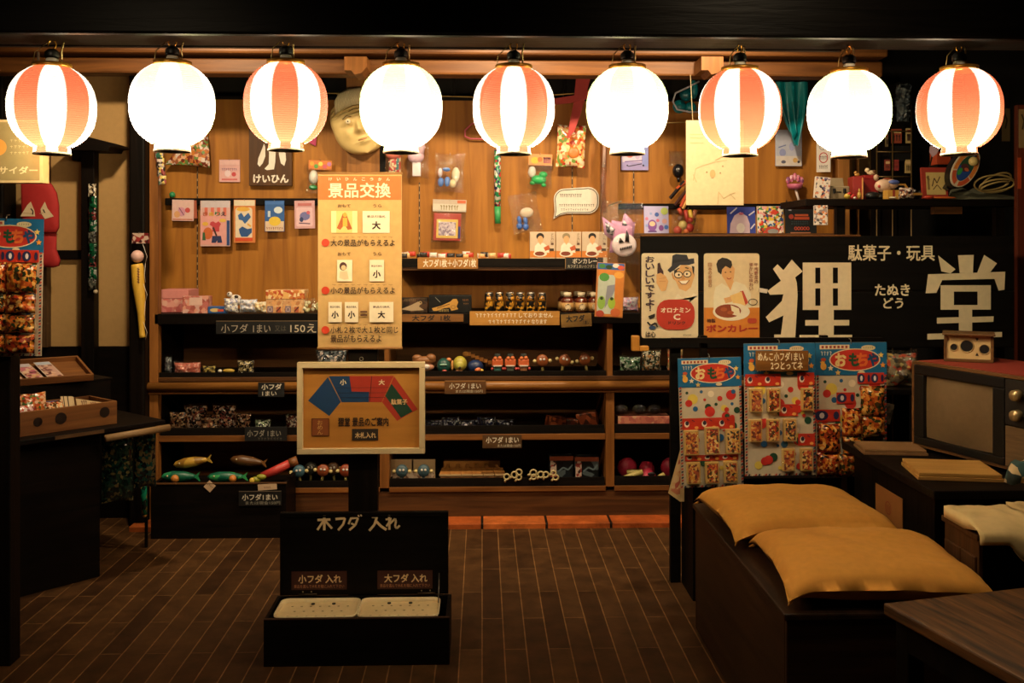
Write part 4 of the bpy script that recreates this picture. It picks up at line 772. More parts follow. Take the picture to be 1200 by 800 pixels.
price('crooked wooden price board with dark brush words under the amber bottles', (657, 367.5, 693, 383), wood('#5c4220', '#86642f', 'x', 6, .6), lambda a: (a.text('大フダ', 663, 369, 685, 377, '#15100a', .04), a.text('1まい', 683, 376, 691, 380, '#15100a', .02)), FR - .018, -3)
price('brown price board with white brushed words on the rail right of the framed map', (521, 445.5, 569.5, 461.5), WDD, lambda a: (a.rect(521.4, 445.9, 569, 446.8, '#9a6a34'), a.text('小フダ 1まい', 526.5, 448.5, 563.5, 455.5, CH, .02), a.text('または現金150円', 534, 456.5, 565.5, 460, '#b8ac94', .01)), FR - .041)
price('black price board with white brushed words on the rail left of the framed map', (302.5, 448, 333, 465), BB, lambda a: (a.text('小フダ', 306.5, 449.5, 330, 456.5, CH, .03), a.text('1まい', 307.5, 458, 324, 463.5, CH, .02)), FR - .041)
price('black price board with faint chalk words hanging behind the framed map', (287, 500, 336, 516.5), BB, lambda a: (a.text('小フダ 1まい', 290, 503.5, 329, 511.5, '#8a8478', .02), a.dashes(302, 512.5, 331, 515.5, '#5c574e', 8)), FR - .012)
price('brown price board with white brushed words over the wooden paddles', (565.5, 509.5, 611.5, 525), wood('#3c2814', '#5a3c1e', 'x', 6, .6), lambda a: (a.text('小フダ 1まい', 569.5, 511.5, 608, 519, CH, .03), a.text('または現金150円', 583, 520.3, 610, 523.8, '#b8ac94', .01)), FR - .012)
price('black price board with chalk words on the storage chest front', (280, 575, 329.5, 592.5), BB, lambda a: (a.rect(280.3, 575.2, 329, 575.9, '#6a5a48'), a.text('小フダ1まい', 284, 578.5, 325, 586, CH, .03), a.text('または現金150円', 288, 586.8, 328, 591, '#8a8478', .01)), 5.165)
price('long black counter price board with chalk words beside the prize banner', (254, 375.5, 385, 391), BB, lambda a: (a.line([(254.5, 376), (384.5, 376)], .8, '#6a563c'), a.text('小フダ', 260, 379.5, 291, 389.5, '#a89c8c', .0), a.text('1まい', 297, 380, 317, 389.5, '#a89c8c', .0), a.text('又は', 322, 381.5, 335, 388, '#5a544a', -.005), a.text('150えん', 340, 379.5, 384, 389.5, '#c8b8a0', .0)), FR - .008)
for i, (px, py, tl, lab) in enumerate(((249, 571, 42, 'small white paper tag standing cornerwise in the storage chest'), (313, 572, -4, 'cream paper label tied to the corner of the storage chest'))):
    card('paper_tag', lab, 'tag', (px - (5 if i == 0 else 11), py - 5, px + (5 if i == 0 else 11), py + (5 if i == 0 else 2)), 5.176, '#c8a888', lambda a: a.dashes(px - 4, py - 2, px + 4, py, '#4a2a20', 4), tilt=tl, hook=False)

# third level
def lump(name, label, cat, px, z, shapes, y=IY, group=None, rz=0):
    """a small toy built of rounded solids: shapes = [(part, colour, [(dx, dz, rx, rz[, dy, ry]) in photo units ...])]"""
    t = thing(name, label, cat, at(px, z, y), rz, 0, 0, group); q = S(y)
    for nm, c, bl_ in shapes:
        m = MB().m(c if not isinstance(c, str) else col(c, .4), True)
        for b in bl_:
            dx, dz, rx_, rz_ = b[:4]; dy = b[4] if len(b) > 4 else 0; ry = b[5] if len(b) > 5 else min(rx_, rz_); m.ball((dx * q, dy * q, dz * q), q, 14, 9, (rx_, ry, rz_))
        m.build(nm, t)
    return t
TY = FR + .05
def packs(name, label, cat, px, z, w_, h_, pal, seed, y=TY, film=True, th=.06, rz=0):
    t = thing(name, label, cat, at(px, z, y), rz); MB().m(prt(pal, 95, seed, .22), True).pillow(w_ * iq, h_ * iq, th, 10, .012, seed, (0, .02, h_ * iq * .53)).build('contents', t)
    if film: MB().m(clear(gloss=.25), True).pillow(w_ * 1.1 * iq, h_ * 1.12 * iq, th * 1.15, 10, .015, seed + 3, (0, .02, h_ * iq * .58)).build('clear_film', t)
    return t
packs('toy_bag', 'grey crinkled clear bag at the outer end of the third level', 'toy bag', 196, Z3, 7, 20, ['#4a4e54', '#2a2c30', '#6a6e74'], 1)
packs('toy_bag', 'salmon pink squirt toys in a crinkled bag at the third level', 'toy bag', 218.5, Z3, 30, 14, ['#c06a5a', '#b8604e', '#d89a8a', '#a8584a'], 2)
packs('toy_bag', 'dull yellow strings in a bag next to the salmon toys', 'toy bag', 244, Z3, 14, 10, ['#8a7a3a', '#b8a050', '#3a3420'], 3)
lump('toy_capsule', 'yellow cylinder toy lying by itself at the third level', 'toy', 268, Z3, [('body', '#b8983a', [(0, 5.2, 7, 2.4)]), ('cap', '#d8d4c8', [(-10, 5, 2.4, 2)])], TY)
packs('toy_bag', 'dark clear bag with tan specks under the long price board', 'toy bag', 287, Z3, 18, 16, ['#1a1816', '#8a7a50', '#2a2824', '#c8b890'], 5)
packs('toy_bag', 'dark crinkled bag just left of the framed map top', 'toy bag', 388, Z3, 34, 27, ['#2a3034', '#14181c', '#5a6468', '#b8a8a0'], 6, th=.09)
lump('plush_toy', 'brown slipper-shaped plush beside the framed map', 'plush toy', 497, Z3, [('body', '#8a5a34', [(0, 15, 14, 5), (-8, 18, 6, 4), (8, 18, 6, 5)]), ('base', '#b8846a', [(0, 7, 12, 5)]), ('white_face', '#d8ccc4', [(2, 8, 5, 3, -4, 2)])], FR + .11)
lump('plush_toy', 'dark green plush with pale mouth', 'plush toy', 520, Z3, [('body', '#1e4a44', [(0, 10, 8, 9)]), ('mouth', '#8ab0a0', [(0, 12, 4.6, 1.2, -8, 1)]), ('bow', '#b0443a', [(1, 4, 3, 2.4, -6, 2)]), ('ear', '#c87a4a', [(6, 17, 3, 2.4)])], FR + .06)
lump('plush_toy', 'yellow round ring-faced plush toy', 'plush toy', 539, Z3, [('body', '#a89a3a', [(0, 12, 8.2, 9)]), ('snout', '#b8b050', [(0, 11, 5, 5, -6, 3)]), ('mouth', '#2a1a14', [(0, 8, 1.6, 1.8, -9, 1.4)]), ('arm', '#d89a5a', [(-9, 10, 1.8, 6)]), ('foot', '#c88a6a', [(-1, 2.8, 5, 2.4, -4, 2)])], FR + .07)
lump('plush_toy', 'navy blue plush with orange beak', 'plush toy', 557, Z3, [('body', '#1c2c54', [(0, 8, 9.5, 8)]), ('beak', '#c86a3a', [(3, 5, 4, 3, -6, 3)]), ('tip', '#d8b04a', [(7, 4, 2.6, 2, -5, 2)])], FR + .09)
t = thing('toy_ruler', 'orange jointed wooden snake toy lying across the plush toys', 'toy', at(561, Z3 + .082, FR + .14)); m = MB(); q = iq
for i in range(6): m.m(col('#b8742e', .5)).box((-14 + i * 5) * q, (-9.4 + i * 5) * q, -.02, .0, (2.4 - i * 2) * q, (6.6 - i * 2) * q, .002, None)
m.build('jointed_body', t); MB().m(col('#c88a3e', .5), True).ball((-15 * q, -.01, 4.6 * q), 3 * q, sq=(1.4, 1, 1)).build('head', t); bx('prop', t, W_DARK, 2 * q, 8 * q, .004, .02, -.078, -6 * q)
def robot(px, lab, c3):
    t = thing('toy_robot', lab, 'toy robot', at(px, Z3, FR + .09), 0, 0, 0, 'little orange robots'); q = iq
    MB().m(col(c3, .5)).box(-4.2 * q, 4.2 * q, -.03, .01, 0, 9 * q, .004).build('legs_block', t)
    MB().m(col('#c05a2c', .5)).box(-6.4 * q, 6.4 * q, -.035, .015, 9 * q, 17 * q, .006).m(col('#c04a44', .5), True).ball((-6 * q, -.02, 6 * q), 1.8 * q).ball((6.4 * q, -.02, 6 * q), 1.8 * q).build('body', t)
    bx('belt', t, col('#d8c8b8', .4), -5 * q, 5 * q, -.037, -.0352, 9 * q, 10.4 * q)
    MB().m(col('#2a3430', .5)).box(-3.4 * q, 3.4 * q, -.02, .01, 17 * q, 23 * q, .003).build('head', t)
    MB().m(col('#c86a34', .4), True).ball((-2.6 * q, -.028, 18 * q), 2.4 * q).ball((2.6 * q, -.028, 18.4 * q), 2.4 * q).build('shoulder', t)
for px, lab, c3 in ((583, 'orange robot toy with teal base beside the navy plush', '#1e4c48'), (598, 'orange robot toy with grey-green base, middle of the trio', '#3c443c'), (613.5, 'orange robot toy with brown base beside the rattle drums', '#7a4a2a')): robot(px, lab, c3)
def rattle(px, z, lab, c1, y=FR + .06, tilt=0, hc='#a89a5a'):
    t = thing('rattle_drum', lab, 'rattle drum', at(px, z, y), 0, tilt, 0, 'toy rattle drums'); q = S(y)
    MB().m(col(hc, .5), True).tube([(0, 0, 1.2 * q), (0, 0, 11 * q)], 1.7 * q, 8).build('handle', t)
    m = MB().m(col(c1, .4), True).lathe([(0, -4 * q), (6 * q, -4 * q), (7 * q, -2.6 * q), (7 * q, 2.6 * q), (6 * q, 4 * q), (0, 4 * q)], 18, (0, 0, 15.5 * q), 'y'); m.build('drum', t)
    for sx in (-1, 1): MB().m(col('#c8b47a', .5), True).ball((sx * 9 * q, -1 * q, 15 * q), 2.3 * q, 10, 7).build('bead', t)
    m = MB().m(col('#d8d0c8', .4), True)
    for sx in (-1, 1): m.ball((sx * 2 * q, -4.2 * q, 17 * q), 1.5 * q, 8, 6, (1, .4, 1))
    m.build('painted_eyes', t)
for i, (px, tl) in enumerate(((636, -2), (658, 14), (688, -12))): rattle(px, Z3, 'brown toy rattle drum, %s right of the robots' % ORD[i], '#8a4a24', tilt=tl, y=FR + .07 + .03 * i)
packs('toy_bag', 'clear bag with green toys under the signboard corner', 'toy bag', 739, Z3, 24, 18, ['#2a5a3a', '#8aa88a', '#14281c', '#c8d0c8'], 9, FR + .075, th=.08)
packs('toy_bag', 'crinkled clear bag with tan faces next to the green one', 'toy bag', 764, Z3, 22, 26, ['#3a4a3a', '#a87a4a', '#1a2018', '#c8c0a8'], 10, th=.08)
packs('toy_bag', 'tan and red card bag peeking beside the first toy sheet', 'toy bag', 792, Z3, 18, 27, ['#a88a5a', '#b84a3a', '#8a7048'], 11, th=.06)
# fourth level
for i, (px, w_, h_, lab, y) in enumerate(((208, 20, 22, 'shiny brown snack pack lying slanted at the outer end of the fourth level', .09), (228, 26, 28, 'shiny black and tan snack pack behind the slanted one', .13), (245, 22, 20, 'glittering dark snack pack in the middle of its pile', .06), (262, 26, 28, 'glittering copper snack pack topping the pile', .13), (284, 18, 20, 'plain brown carton pack at the end of the pile', .09))):
    t = packs('snack_pack', lab, 'snack pack', px, Z4, w_, h_, (['#6a4a34', '#2a1c14', '#a88a6a', '#1a1410', '#8a5a44'], ['#14100e', '#b88a6a', '#1e1814', '#7a3a30', '#c8b0a0'])[i % 2], i + 4, FR + y, i % 2 == 1, .05)
packs('snack_pack', 'dark pack with pale green fish edge near the faint price board', 'snack pack', 307, Z4, 18, 14, ['#16241e', '#8a9a7a', '#0f1412', '#c8c8b8'], 8, FR + .06)
packs('snack_pack', 'dark red-brown pack just left of the framed map', 'snack pack', 343, Z4, 18, 18, ['#4a2018', '#2a1410', '#7a3a2a', '#c0b0a0'], 9, FR + .08)
for i, px in enumerate((508, 528, 549, 570, 592)): packs('blue_pack', 'dark navy glittering pack on the fourth level, %s from the framed map' % ORD[i], 'pack', px, Z4, 21, 12 + (i % 2) * 3, ['#0c0e16', '#141a30', '#0a0a0e', '#8a8a98', '#1c2040'], i, FR + .07)
for i, (px, w_, h_, rz, c) in enumerate(((650, 22, 16, 16, '#7a3a1e'), (671, 14, 12, -8, '#3a1c14'), (690, 24, 21, -14, '#8a4020'))): 
    t = thing('red_box', ('red-brown pack lying open-sided on the fourth level, first of three', 'dark maroon pack between two red-brown ones', 'red-brown pack tilted up, closest to the shelf divider')[i], 'pack', at(px, Z4, FR + .12), rz); MB().m(prt([c, '#5a2414', '#a85a34', '#3a1810'], 40, i)).box(-w_ / 2 * iq, w_ / 2 * iq, -.03, .03, 0, h_ * iq * .8, .004, Matrix.Rotation(R((8, 0, -9)[i]), 4, 'Y') @ Matrix.Translation((0, 0, .012))).build('box_body', t)
t = carton('open_box', 'pink patterned open display box with clear domes inside', 'box', 724, 785.5, 488.5, Z4 + .001, .16, prt(['#b86a5a', '#c88068', '#a85a50', '#c89a7a', '#b8705a'], 50, 12), None, y=FR + .035)
for i, px in enumerate((728, 749, 767)): lump('clear_dome', 'clear plastic dome toy in the pink open box, %s from the divider' % ORD[i], 'toy', px, Z4 + .086, [('dome', clear('#b8b8b8', .4), [(0, 5.9, 8, 5.6)]), ('core', '#3a3a3c', [(0, 4, 5, 3.4)])], FR + .10)
# bottom level
def fish(px, z, lab, c1, c2, w_, h_, y, tilt=0, ball=None):
    t = thing('fish_toy', lab, 'fish toy', at(px, z, y), 0, tilt); q = S(y)
    m = MB().m(prt([c1, c2, c1, c1], 22, int(px), .35), True); prof = [(.001, -w_ / 2 * q), (h_ * .3 * q, -w_ * .42 * q), (h_ * .5 * q, -w_ * .2 * q), (h_ * .46 * q, w_ * .1 * q), (h_ * .25 * q, w_ * .34 * q), (h_ * .16 * q, w_ * .4 * q)]
    m.lathe(prof, 14, (0, 0, h_ * .5 * q), 'x'); m.build('body', t)
    MB().m(col(c2, .4)).prism([(w_ * .36 * q, h_ * .5 * q), (w_ * .52 * q, h_ * .92 * q), (w_ * .47 * q, h_ * .5 * q), (w_ * .52 * q, h_ * .1 * q)], -.006, .006).build('tail', t)
    MB().m(col('#c8b890', .4), True).ball((-w_ * .3 * q, -h_ * .36 * q, h_ * .62 * q), h_ * .1 * q, 8, 6).build('eye', t)
    if ball: MB().m(col(ball[1], .4), True).ball((ball[0] * q, -h_ * .5 * q, h_ * .42 * q), h_ * .36 * q, 14, 9).build('orange_ball', t)
    return t
CZ = CHEST_Z + .005
fish(211, CZ, 'green fish toy with orange ball at the outer end of the storage chest', '#145a44', '#2a8a5a', 44, 13, 5.27, 0, (-4, '#c07a34'))
fish(266, CZ, 'green fish toy with orange ball at the middle of the storage chest', '#125a44', '#3a9a5a', 46, 12, 5.27, 0, (8, '#c07830'))
fish(226, CZ + .072, 'golden brown fish toy lying across the green ones', '#8a6424', '#b8923a', 44, 12, 5.30, -9)
fish(290, CZ + .068, 'dull brown fish toy lying behind the red tube toy', '#5a3a1e', '#7a5028', 42, 12, 5.33, 7)
t = thing('tube_toy', 'pink-red tube toy leaning out of the storage chest', 'toy', at(322, CZ + .03, 5.26)); q = S(5.26)
MB().m(col('#b83a34', .4), True).tube([(-15 * q, 0, 0 * q), (0, .01, 6 * q), (16 * q, .02, 14 * q)], [4.4 * q, 5.2 * q, 4.6 * q], 14).build('tube_body', t); MB().m(col('#7a4a24', .5), True).tube([(16 * q, .02, 14 * q), (25 * q, .03, 17 * q)], [5 * q, 5.4 * q], 14).build('brown_grip', t)
lump('yellow_stick', 'yellow-green stick toy beside the red tube toy', 'toy', 300, CZ, [('body', '#8a8a2a', [(0, 5, 6, 3.6), (6, 8, 6, 3.4)]), ('tip', '#c8a83e', [(-4, 4.4, 3.2, 3.6, -3, 3)])], 5.22)
for i, (px, c, dy) in enumerate(((352, '#3a5a68', .06), (364, '#3a3a34', .13), (377, '#8a4424', .08), (392, '#6a4a30', .12), (405, '#8a3c20', .07), (420, '#5a5040', .13))):
    rattle(px, Z5, ('blue-grey', 'dark grey', 'reddish brown', 'dull brown', 'rust', 'olive grey')[i] + ' rattle drum in the tray beneath the framed map', c, FR + dy, (i % 3 - 1) * 6)
for i, px in enumerate((471, 496.5)):
    card('drum_card', 'pale printed backing card behind the %s of two grey-blue rattle drums' % ORD[i], 'card', (px - 14, 538, px + 13.5, 561), FR + .10, '#b0936e', lambda a: (a.rect(px - 13, 551, px + 12.5, 560, prt(['#b8a088', '#a88a70', '#c8b098', '#7a5a48'], 60, i)),), hook=False)
    rattle(px, Z5, 'grey-blue rattle drum on a pale card, %s from the framed map post' % ORD[i], '#3e5660', FR + .05, 0, '#7a94a0')
for i, px in enumerate((521, 534, 547, 560, 573, 586.5)):
    t = thing('wooden_paddle', 'flat brown wooden paddle, %s in the fanned row on the bottom level' % ORD[i], 'paddle', at(px, Z5 + .044, FR + .05), -6 + i * 3, 0, 9, 'fanned wooden paddles'); q = iq
    bx('blade', t, wood('#8a5a2c', '#a8723a', 'y', 6, .5), -6.2 * q, 6.2 * q, 0, .10, 0, .008, .001); bx('pale_edge', t, col('#c8a678', .6), -6.2 * q, 6.2 * q, -.003, -.0002, -.001, .009); bx('grip', t, wood('#8a5a2c', '#a8723a', 'y', 6, .5), -2 * q, 2 * q, .10, .16, 0, .008)
bx_ = thing('paddle_box', 'low orange-brown card box behind the wooden paddles', 'box', at(553, Z5 + .001, FR + .24)); bx('box_body', bx_, col('#8a5a22', .7), -34 * iq, 34 * iq, 0, .1, 0, 17 * iq, .002); bx('box_platform', bx_, col('#7a4e20', .7), -36 * iq, 36 * iq, -.19, -.005, 0, .036, .001); bx('box_flap', bx_, col('#a8702c', .7), -33 * iq, 20 * iq, -.004, -.001, 9 * iq, 17.5 * iq)
k = 0
for i, (px, dz, r) in enumerate(((595, 3, 3.2), (602, 5, 3.6), (608, 2, 3), (610, 8, 3.4), (622, 7.5, 3.6), (625, 2.4, 2.8), (634, 5, 3.4), (641, 5, 3.2), (646, 7, 2.8), (651, 1.6, 3))):
    t = thing('ring_whistle', 'cream ring-shaped whistle, %s along the bottom tray edge' % ORD[i], 'whistle', at(px, Z5 + .036, FR - .006 + .0), 0, (i * 37) % 50 - 25, 0, 'cream ring whistles'); q = iq; cr = col('#b8a878', .5)
    MB().m(cr, True).tube([(math.cos(R(a_)) * r * q, 0, dz * q + math.sin(R(a_)) * r * q) for a_ in range(0, 360, 30)], 1.05 * q, 8, True).build('ring', t); MB().m(cr, True).tube([(-r * .8 * q, 0, dz * q - r * .7 * q), (-r * .6 * q - 2.4 * q, .004, dz * q - r * q - 1.6 * q)], 1.3 * q, 8).build('mouthpiece', t)
for i, (x0, x1, py) in enumerate(((644, 672, 535), (673.5, 701.5, 536))):
    carton('dragon_pack', 'dark printed pack with orange top strip, %s from the ring whistles' % ORD[i], 'pack', x0, x1, py, Z5, .07, prt(['#101214', '#181c20', '#0c0c0e', '#4a5458'], 24, 3 + i), lambda a: (a.rect(x0, py, x1, py + 5, '#8a4020'), a.rect(x0 + 1, py + 5, x0 + 8, 561, prt(['#8a3a34', '#b8a090', '#3a2020'], 60, i)), a.line([(x0 + 10, 553), (x0 + 16, 548), (x0 + 22, 551), (x0 + 27, 545)], 1.8, '#5a6a70')), y=FR + .08, rz=(3, -2)[i])
for i, (px, dx, lab) in enumerate(((735, 0, 'pink round rattle with cream horn handle, by the shelf divider'), (758, 0, 'pink hat-shaped rattle in the middle of the bottom tray'), (786, 0, 'pink round rattle close to the folded paper'))):
    t = thing('pink_rattle', lab, 'rattle', at(px, Z5, FR + (.16, .13, .16)[i]), 0, 0, 0); q = iq; pk = col('#c0304e', .45)
    if i == 1: MB().m(pk, True).lathe([(10 * q, 0), (11 * q, 1.6 * q), (10.6 * q, 6 * q), (8 * q, 7 * q), (9.4 * q, 13 * q), (6 * q, 20 * q), (0, 21 * q)], 22).m(BLACK).build('head', t); MB().m(col('#1a1214', .5), True).ball((4 * q, -9.6 * q, 8 * q), 3.2 * q, sq=(1.5, .4, .7)).build('face', t)
    else: MB().m(pk, True).lathe([(0, -6 * q), (10 * q, -5 * q), (12 * q, 0), (10 * q, 5 * q), (0, 6 * q)], 22, (0, 0, 12.2 * q), 'y').build('head', t)
    h_ = [(-2, 9), (14, 11)] if i == 0 else ([(-8, 12), (-34, 5)] if i == 1 else [(-10, 6), (-18, 3)])
    yo = -.03 if i == 1 else 0
    MB().m(col('#b0a05c', .5), True).tube([(h_[0][0] * q, -.055 + yo, h_[0][1] * q), ((h_[0][0] + h_[1][0]) / 2 * q, -.06 + yo, (h_[0][1] + h_[1][1]) / 2 * q), (h_[1][0] * q, -.062 + yo, h_[1][1] * q)], [3.6 * q, 3 * q, 2 * q], 10).build('horn_handle', t)
# ------------------------------------------------------------------ shop signboard with painted name, tin advertisements
CREAM = col('#e6d6b4', .6)
SY = 4.40; q = S(SY); bl = wood('#070605', '#100c0a', 'x', 6, .65)
SB = thing('shop_signboard', 'wide black wooden signboard with big cream painted characters, standing behind the toy sheets', 'sign', P(971, 408, SY))
ox, oy = 971, 408
def sb_board(y0, y1): return bx('board', SB, bl, (748 - ox) * q, (1195 - ox) * q, 0, .035, (oy - y1) * q, (oy - y0) * q, .006)
sb_board(275, 340.3); sb_board(340.8, 408)
top = MB().m(wood('#4a2c14', '#7a4c20', 'x', 8, .6)).box((748 - ox) * q, (1010 - ox) * q, -.001, .036, (oy - 276) * q, (oy - 273.5) * q, .004); top.build('lit_top_edge', SB)  # light along the board's top edge, painted in as a lighter brown strip
a = Art(ox, oy, q)
a.poly([(904.5, 314), (910, 308.5), (917, 315.5), (927, 303), (940, 317), (931, 324), (933, 330), (934, 345), (932, 380), (931, 398), (906, 398), (906, 391.5), (914, 391.5), (917, 369), (900, 377), (896, 371), (915, 352), (917, 344), (901, 344.5), (898, 340), (914, 328)], CREAM)
a.rect(940, 306.5, 998, 362.5, CREAM)
for x0, x1, y0, y1 in ((955, 961, 312.5, 331), (976, 982, 312.5, 331), (955, 961, 337, 357.5), (976, 982, 337, 357.5)): a.rect(x0, y0, x1, y1, bl)
a.rect(959, 362, 977, 393, CREAM); a.rect(943, 374.5, 995.5, 381, CREAM); a.rect(936, 392, 999, 398, CREAM)
a.poly([(1102, 298), (1123, 314.5), (1117, 319.5), (1106, 317)], CREAM); a.poly([(1126, 298), (1145, 297.5), (1144, 319), (1128, 319)], CREAM); a.poly([(1157.5, 297.5), (1173, 307.5), (1165, 318), (1149, 319)], CREAM)
a.poly([(1090, 320.5), (1183, 317.5), (1182, 339), (1175, 340), (1170, 326), (1107, 327.5), (1100, 342.5), (1087, 343)], CREAM)
a.rect(1105, 333.5, 1165.5, 362.5, CREAM); a.rect(1121, 341, 1149.5, 357, bl); a.rect(1127, 362, 1143, 393, CREAM)
a.poly([(1100.5, 372), (1169, 370.5), (1168.5, 377), (1100.5, 379)], CREAM); a.poly([(1089, 391), (1179, 389), (1179, 395), (1089, 398)], CREAM)
a.text('駄菓子・玩具', 994, 285.5, 1098, 304.5, CREAM, .02); a.text('たぬき', 1026, 332, 1068, 346, CREAM, .03); a.text('どう', 1036, 348, 1060, 361, CREAM, .03)
a.build('lettering', SB)
for px in (785, 935, 1160): bx('support_leg', SB, bl, (px - ox) * q, (px + 12 - ox) * q, .036, .07, -Z(408, SY), .2)
t = thing('corner_block', 'small ochre L-shaped wooden block at the bottom corner of the signboard', 'bracket', P(750, 411, SY - .02)); q = S(SY - .02)
b = MB().m(col('#b87a2a', .5)); b.box(-10 * q, -1 * q, -.015, .018, 0, 18 * q, .004).build('upright', t); bx('foot', t, col('#c0822e', .5), -1 * q, 10 * q, -.015, .018, 0, 6 * q, .004)
AY = SY - .008
def rrpanel(name, label, r, base):
    x0, y0, x1, y1 = r; q = S(AY); ox, oy = (x0 + x1) / 2, y1; t = thing(name, label, 'advertisement', P(ox, oy, AY))
    pts = []; rr = 3
    for cx, cy, a0 in ((x1 - rr, y0 + rr, 90), (x0 + rr, y0 + rr, 180), (x0 + rr, y1 - rr, 270), (x1 - rr, y1 - rr, 0)):
        sgn = [(cx + rr * math.cos(R(a0 - k)) if 0 else cx + rr * math.cos(R(a0 - 90 + k)), cy - rr * math.sin(R(a0 - 90 + k))) for k in (0, 45, 90)]; pts += sgn
    MB().m(col(base, .35)).prism([((x - ox) * q, (oy - y) * q) for x, y in pts], 0, .004).build('tin_plate', t)
    return t, Art(ox, oy, q, .0004)
# person with a hat holding a bottle
t, a = rrpanel('tin_advertisement', 'tin advertisement with man in dark hat and round glasses above a red plaque', (751.5, 296, 818.5, 396), '#e2cfae')
skin, skin2, dk, red = '#dca86e', '#c88d58', '#1d1716', '#b8301c'
a.poly([(795, 344), (806, 356), (813, 343), (818, 346), (818, 350), (790, 352), (793, 345)], '#e9dcc0')
a.poly([(792, 318), (788.5, 325), (792, 329), (796, 338), (804, 341), (810, 336), (812.5, 328), (814.5, 322), (812, 314), (800, 308)], skin)
a.poly([(788, 318), (791, 328), (788.5, 326), (787, 321)], skin2); a.poly([(811, 311), (814, 312), (813.5, 322), (812, 318)], dk); a.poly([(790, 316), (794, 315), (792, 322), (790, 322)], dk)
a.poly([(782, 316), (787, 311), (788, 299), (792, 297), (805, 298), (807, 303), (813.5, 302), (814, 308), (807, 310), (797, 310), (790, 316), (785, 319)], '#25252e'); a.poly([(788.5, 308), (789, 304), (807, 303.5), (807.5, 305.5), (798, 306)], '#0e0e12')
a.line([(792, 316), (796, 313.5)], 1.2, dk); a.line([(803, 313), (807, 314)], 1.2, dk)
a.ell(795, 321.5, 4.6, 3.6, '#eed9b6'); a.ell(805.5, 320.5, 4.4, 3.6, '#eed9b6'); a.ring(795, 321.5, 5.2, 4.2, 1, dk); a.ring(805.5, 320.5, 5, 4.2, 1, dk); a.line([(800, 320.5), (801, 320.5)], 1, dk); a.ell(795.5, 321.5, 1.2, 1.4, dk, 8); a.ell(805, 320.5, 1.2, 1.4, dk, 8)
a.poly([(799, 322), (801.5, 322), (803, 327), (798.5, 327.5)], skin2); a.poly([(796, 329), (807, 328), (804, 332.5), (799, 332.5)], '#f4ead6'); a.line([(795, 328.5), (799, 332.5), (804, 332.5), (808, 327.5)], .8, '#7a3a22')
a.poly([(770.5, 308), (773, 307), (774.5, 313), (777, 317), (778.5, 330), (771, 331), (770, 320)], '#3a1a1c'); a.poly([(769, 321), (774, 319), (780, 323), (783, 329), (780, 340), (775, 341), (769, 331)], skin); a.line([(772, 326), (780, 325)], .7, skin2); a.line([(772, 329), (780, 329)], .7, skin2)
a.vtext('おいしいですよ', 756, 299, 766.5, 358, '#3a2036', .03); a.text('！', 760.5, 357.5, 762.5, 364, '#3a2036', .03)
a.rrect(769, 350.5, 814, 386, 14, red); a.text('オロナミン', 774, 360, 809, 366, '#f1e4cc', .04); a.text('C', 789, 367.5, 797, 374.5, '#f1e4cc', .05); a.text('ドリンク', 783, 376, 803, 380, dk, .04)
a.poly([(759, 370), (767, 367), (767, 371), (761, 374)], dk); a.line([(758, 377), (762, 381), (768, 378), (770, 383)], 2, dk); a.ell(764, 383.5, 4, 2.4, '#2a4670'); a.text('は心', 756, 388, 768, 395, dk, .03); a.dashes(800, 391.5, 810, 393.5, dk, 5)
a.build('print', t)
t, a = rrpanel('tin_advertisement', 'tin advertisement with woman holding a packet over a plate of curry', (824.5, 296, 890.5, 396), '#e0cca4')
a.rect(824.5, 360, 890.5, 395.5, '#cf7f2a')
a.poly([(838, 336), (846, 331), (853, 336), (862, 329), (873, 333), (880, 343), (881, 360), (836, 362), (836, 346)], '#e5dcc0')
a.poly([(850, 329), (856, 340), (860, 328)], skin); a.poly([(845, 311), (846, 323), (852, 331), (857, 332), (860, 325), (861, 314), (856, 308)], skin); a.line([(851.5, 325), (854, 326.5), (857, 325)], 1, '#a03a28'); a.ell(850, 318.5, 1, .7, dk, 8); a.ell(856, 318, 1, .7, dk, 8)
a.poly([(839, 309), (841, 304), (846, 301), (852, 302), (857, 305), (858, 310), (856, 314), (850, 311), (846, 315), (845, 321), (841, 318)], '#20150f')
a.poly([(867, 341), (871, 340), (877, 354), (873, 358)], '#b8442c'); a.poly([(855, 346), (869, 341), (874, 358), (862, 361)], '#e8c27a'); a.poly([(848, 349), (856, 347), (858, 353), (850, 355)], skin)
a.ell(857, 365, 22, 10.5, '#e9dfc6', 28); a.ell(853, 364, 15.5, 8, '#8a3c1c', 20); a.poly([(856, 357), (866, 361), (868, 371), (858, 368)], '#e8dcbc')
a.ell(848, 362, 4, 2.4, '#a8552a', 10); a.ell(856, 366, 4, 2.2, '#a8552a', 10); a.ring(882.5, 353.5, 5.5, 4, .8, dk); a.text('ボンカレー', 827, 380, 888, 389, '#a8281a', .05)
a.text('特製', 828, 373, 838, 378, '#5a2a1a', .03); a.rrect(876, 372.5, 887, 378.5, 2.5, '#b8442c'); a.vtext('牛肉野菜の', 884, 307, 888.5, 332, '#8a4a3a', .01); a.vtext('懐かしの味わい', 878, 307, 882.5, 340, '#8a4a3a', .01); a.vtext('日本の家庭の', 829, 307, 833.5, 336, '#a0603a', .01)
a.build('print', t)
bxm = card('pale_tag', 'tiny pale torn paper tag at the edge of the curry tin advertisement', 'tag', (889.5, 338, 900, 343), AY, '#d8d0c0', None, tilt=10, hook=False)

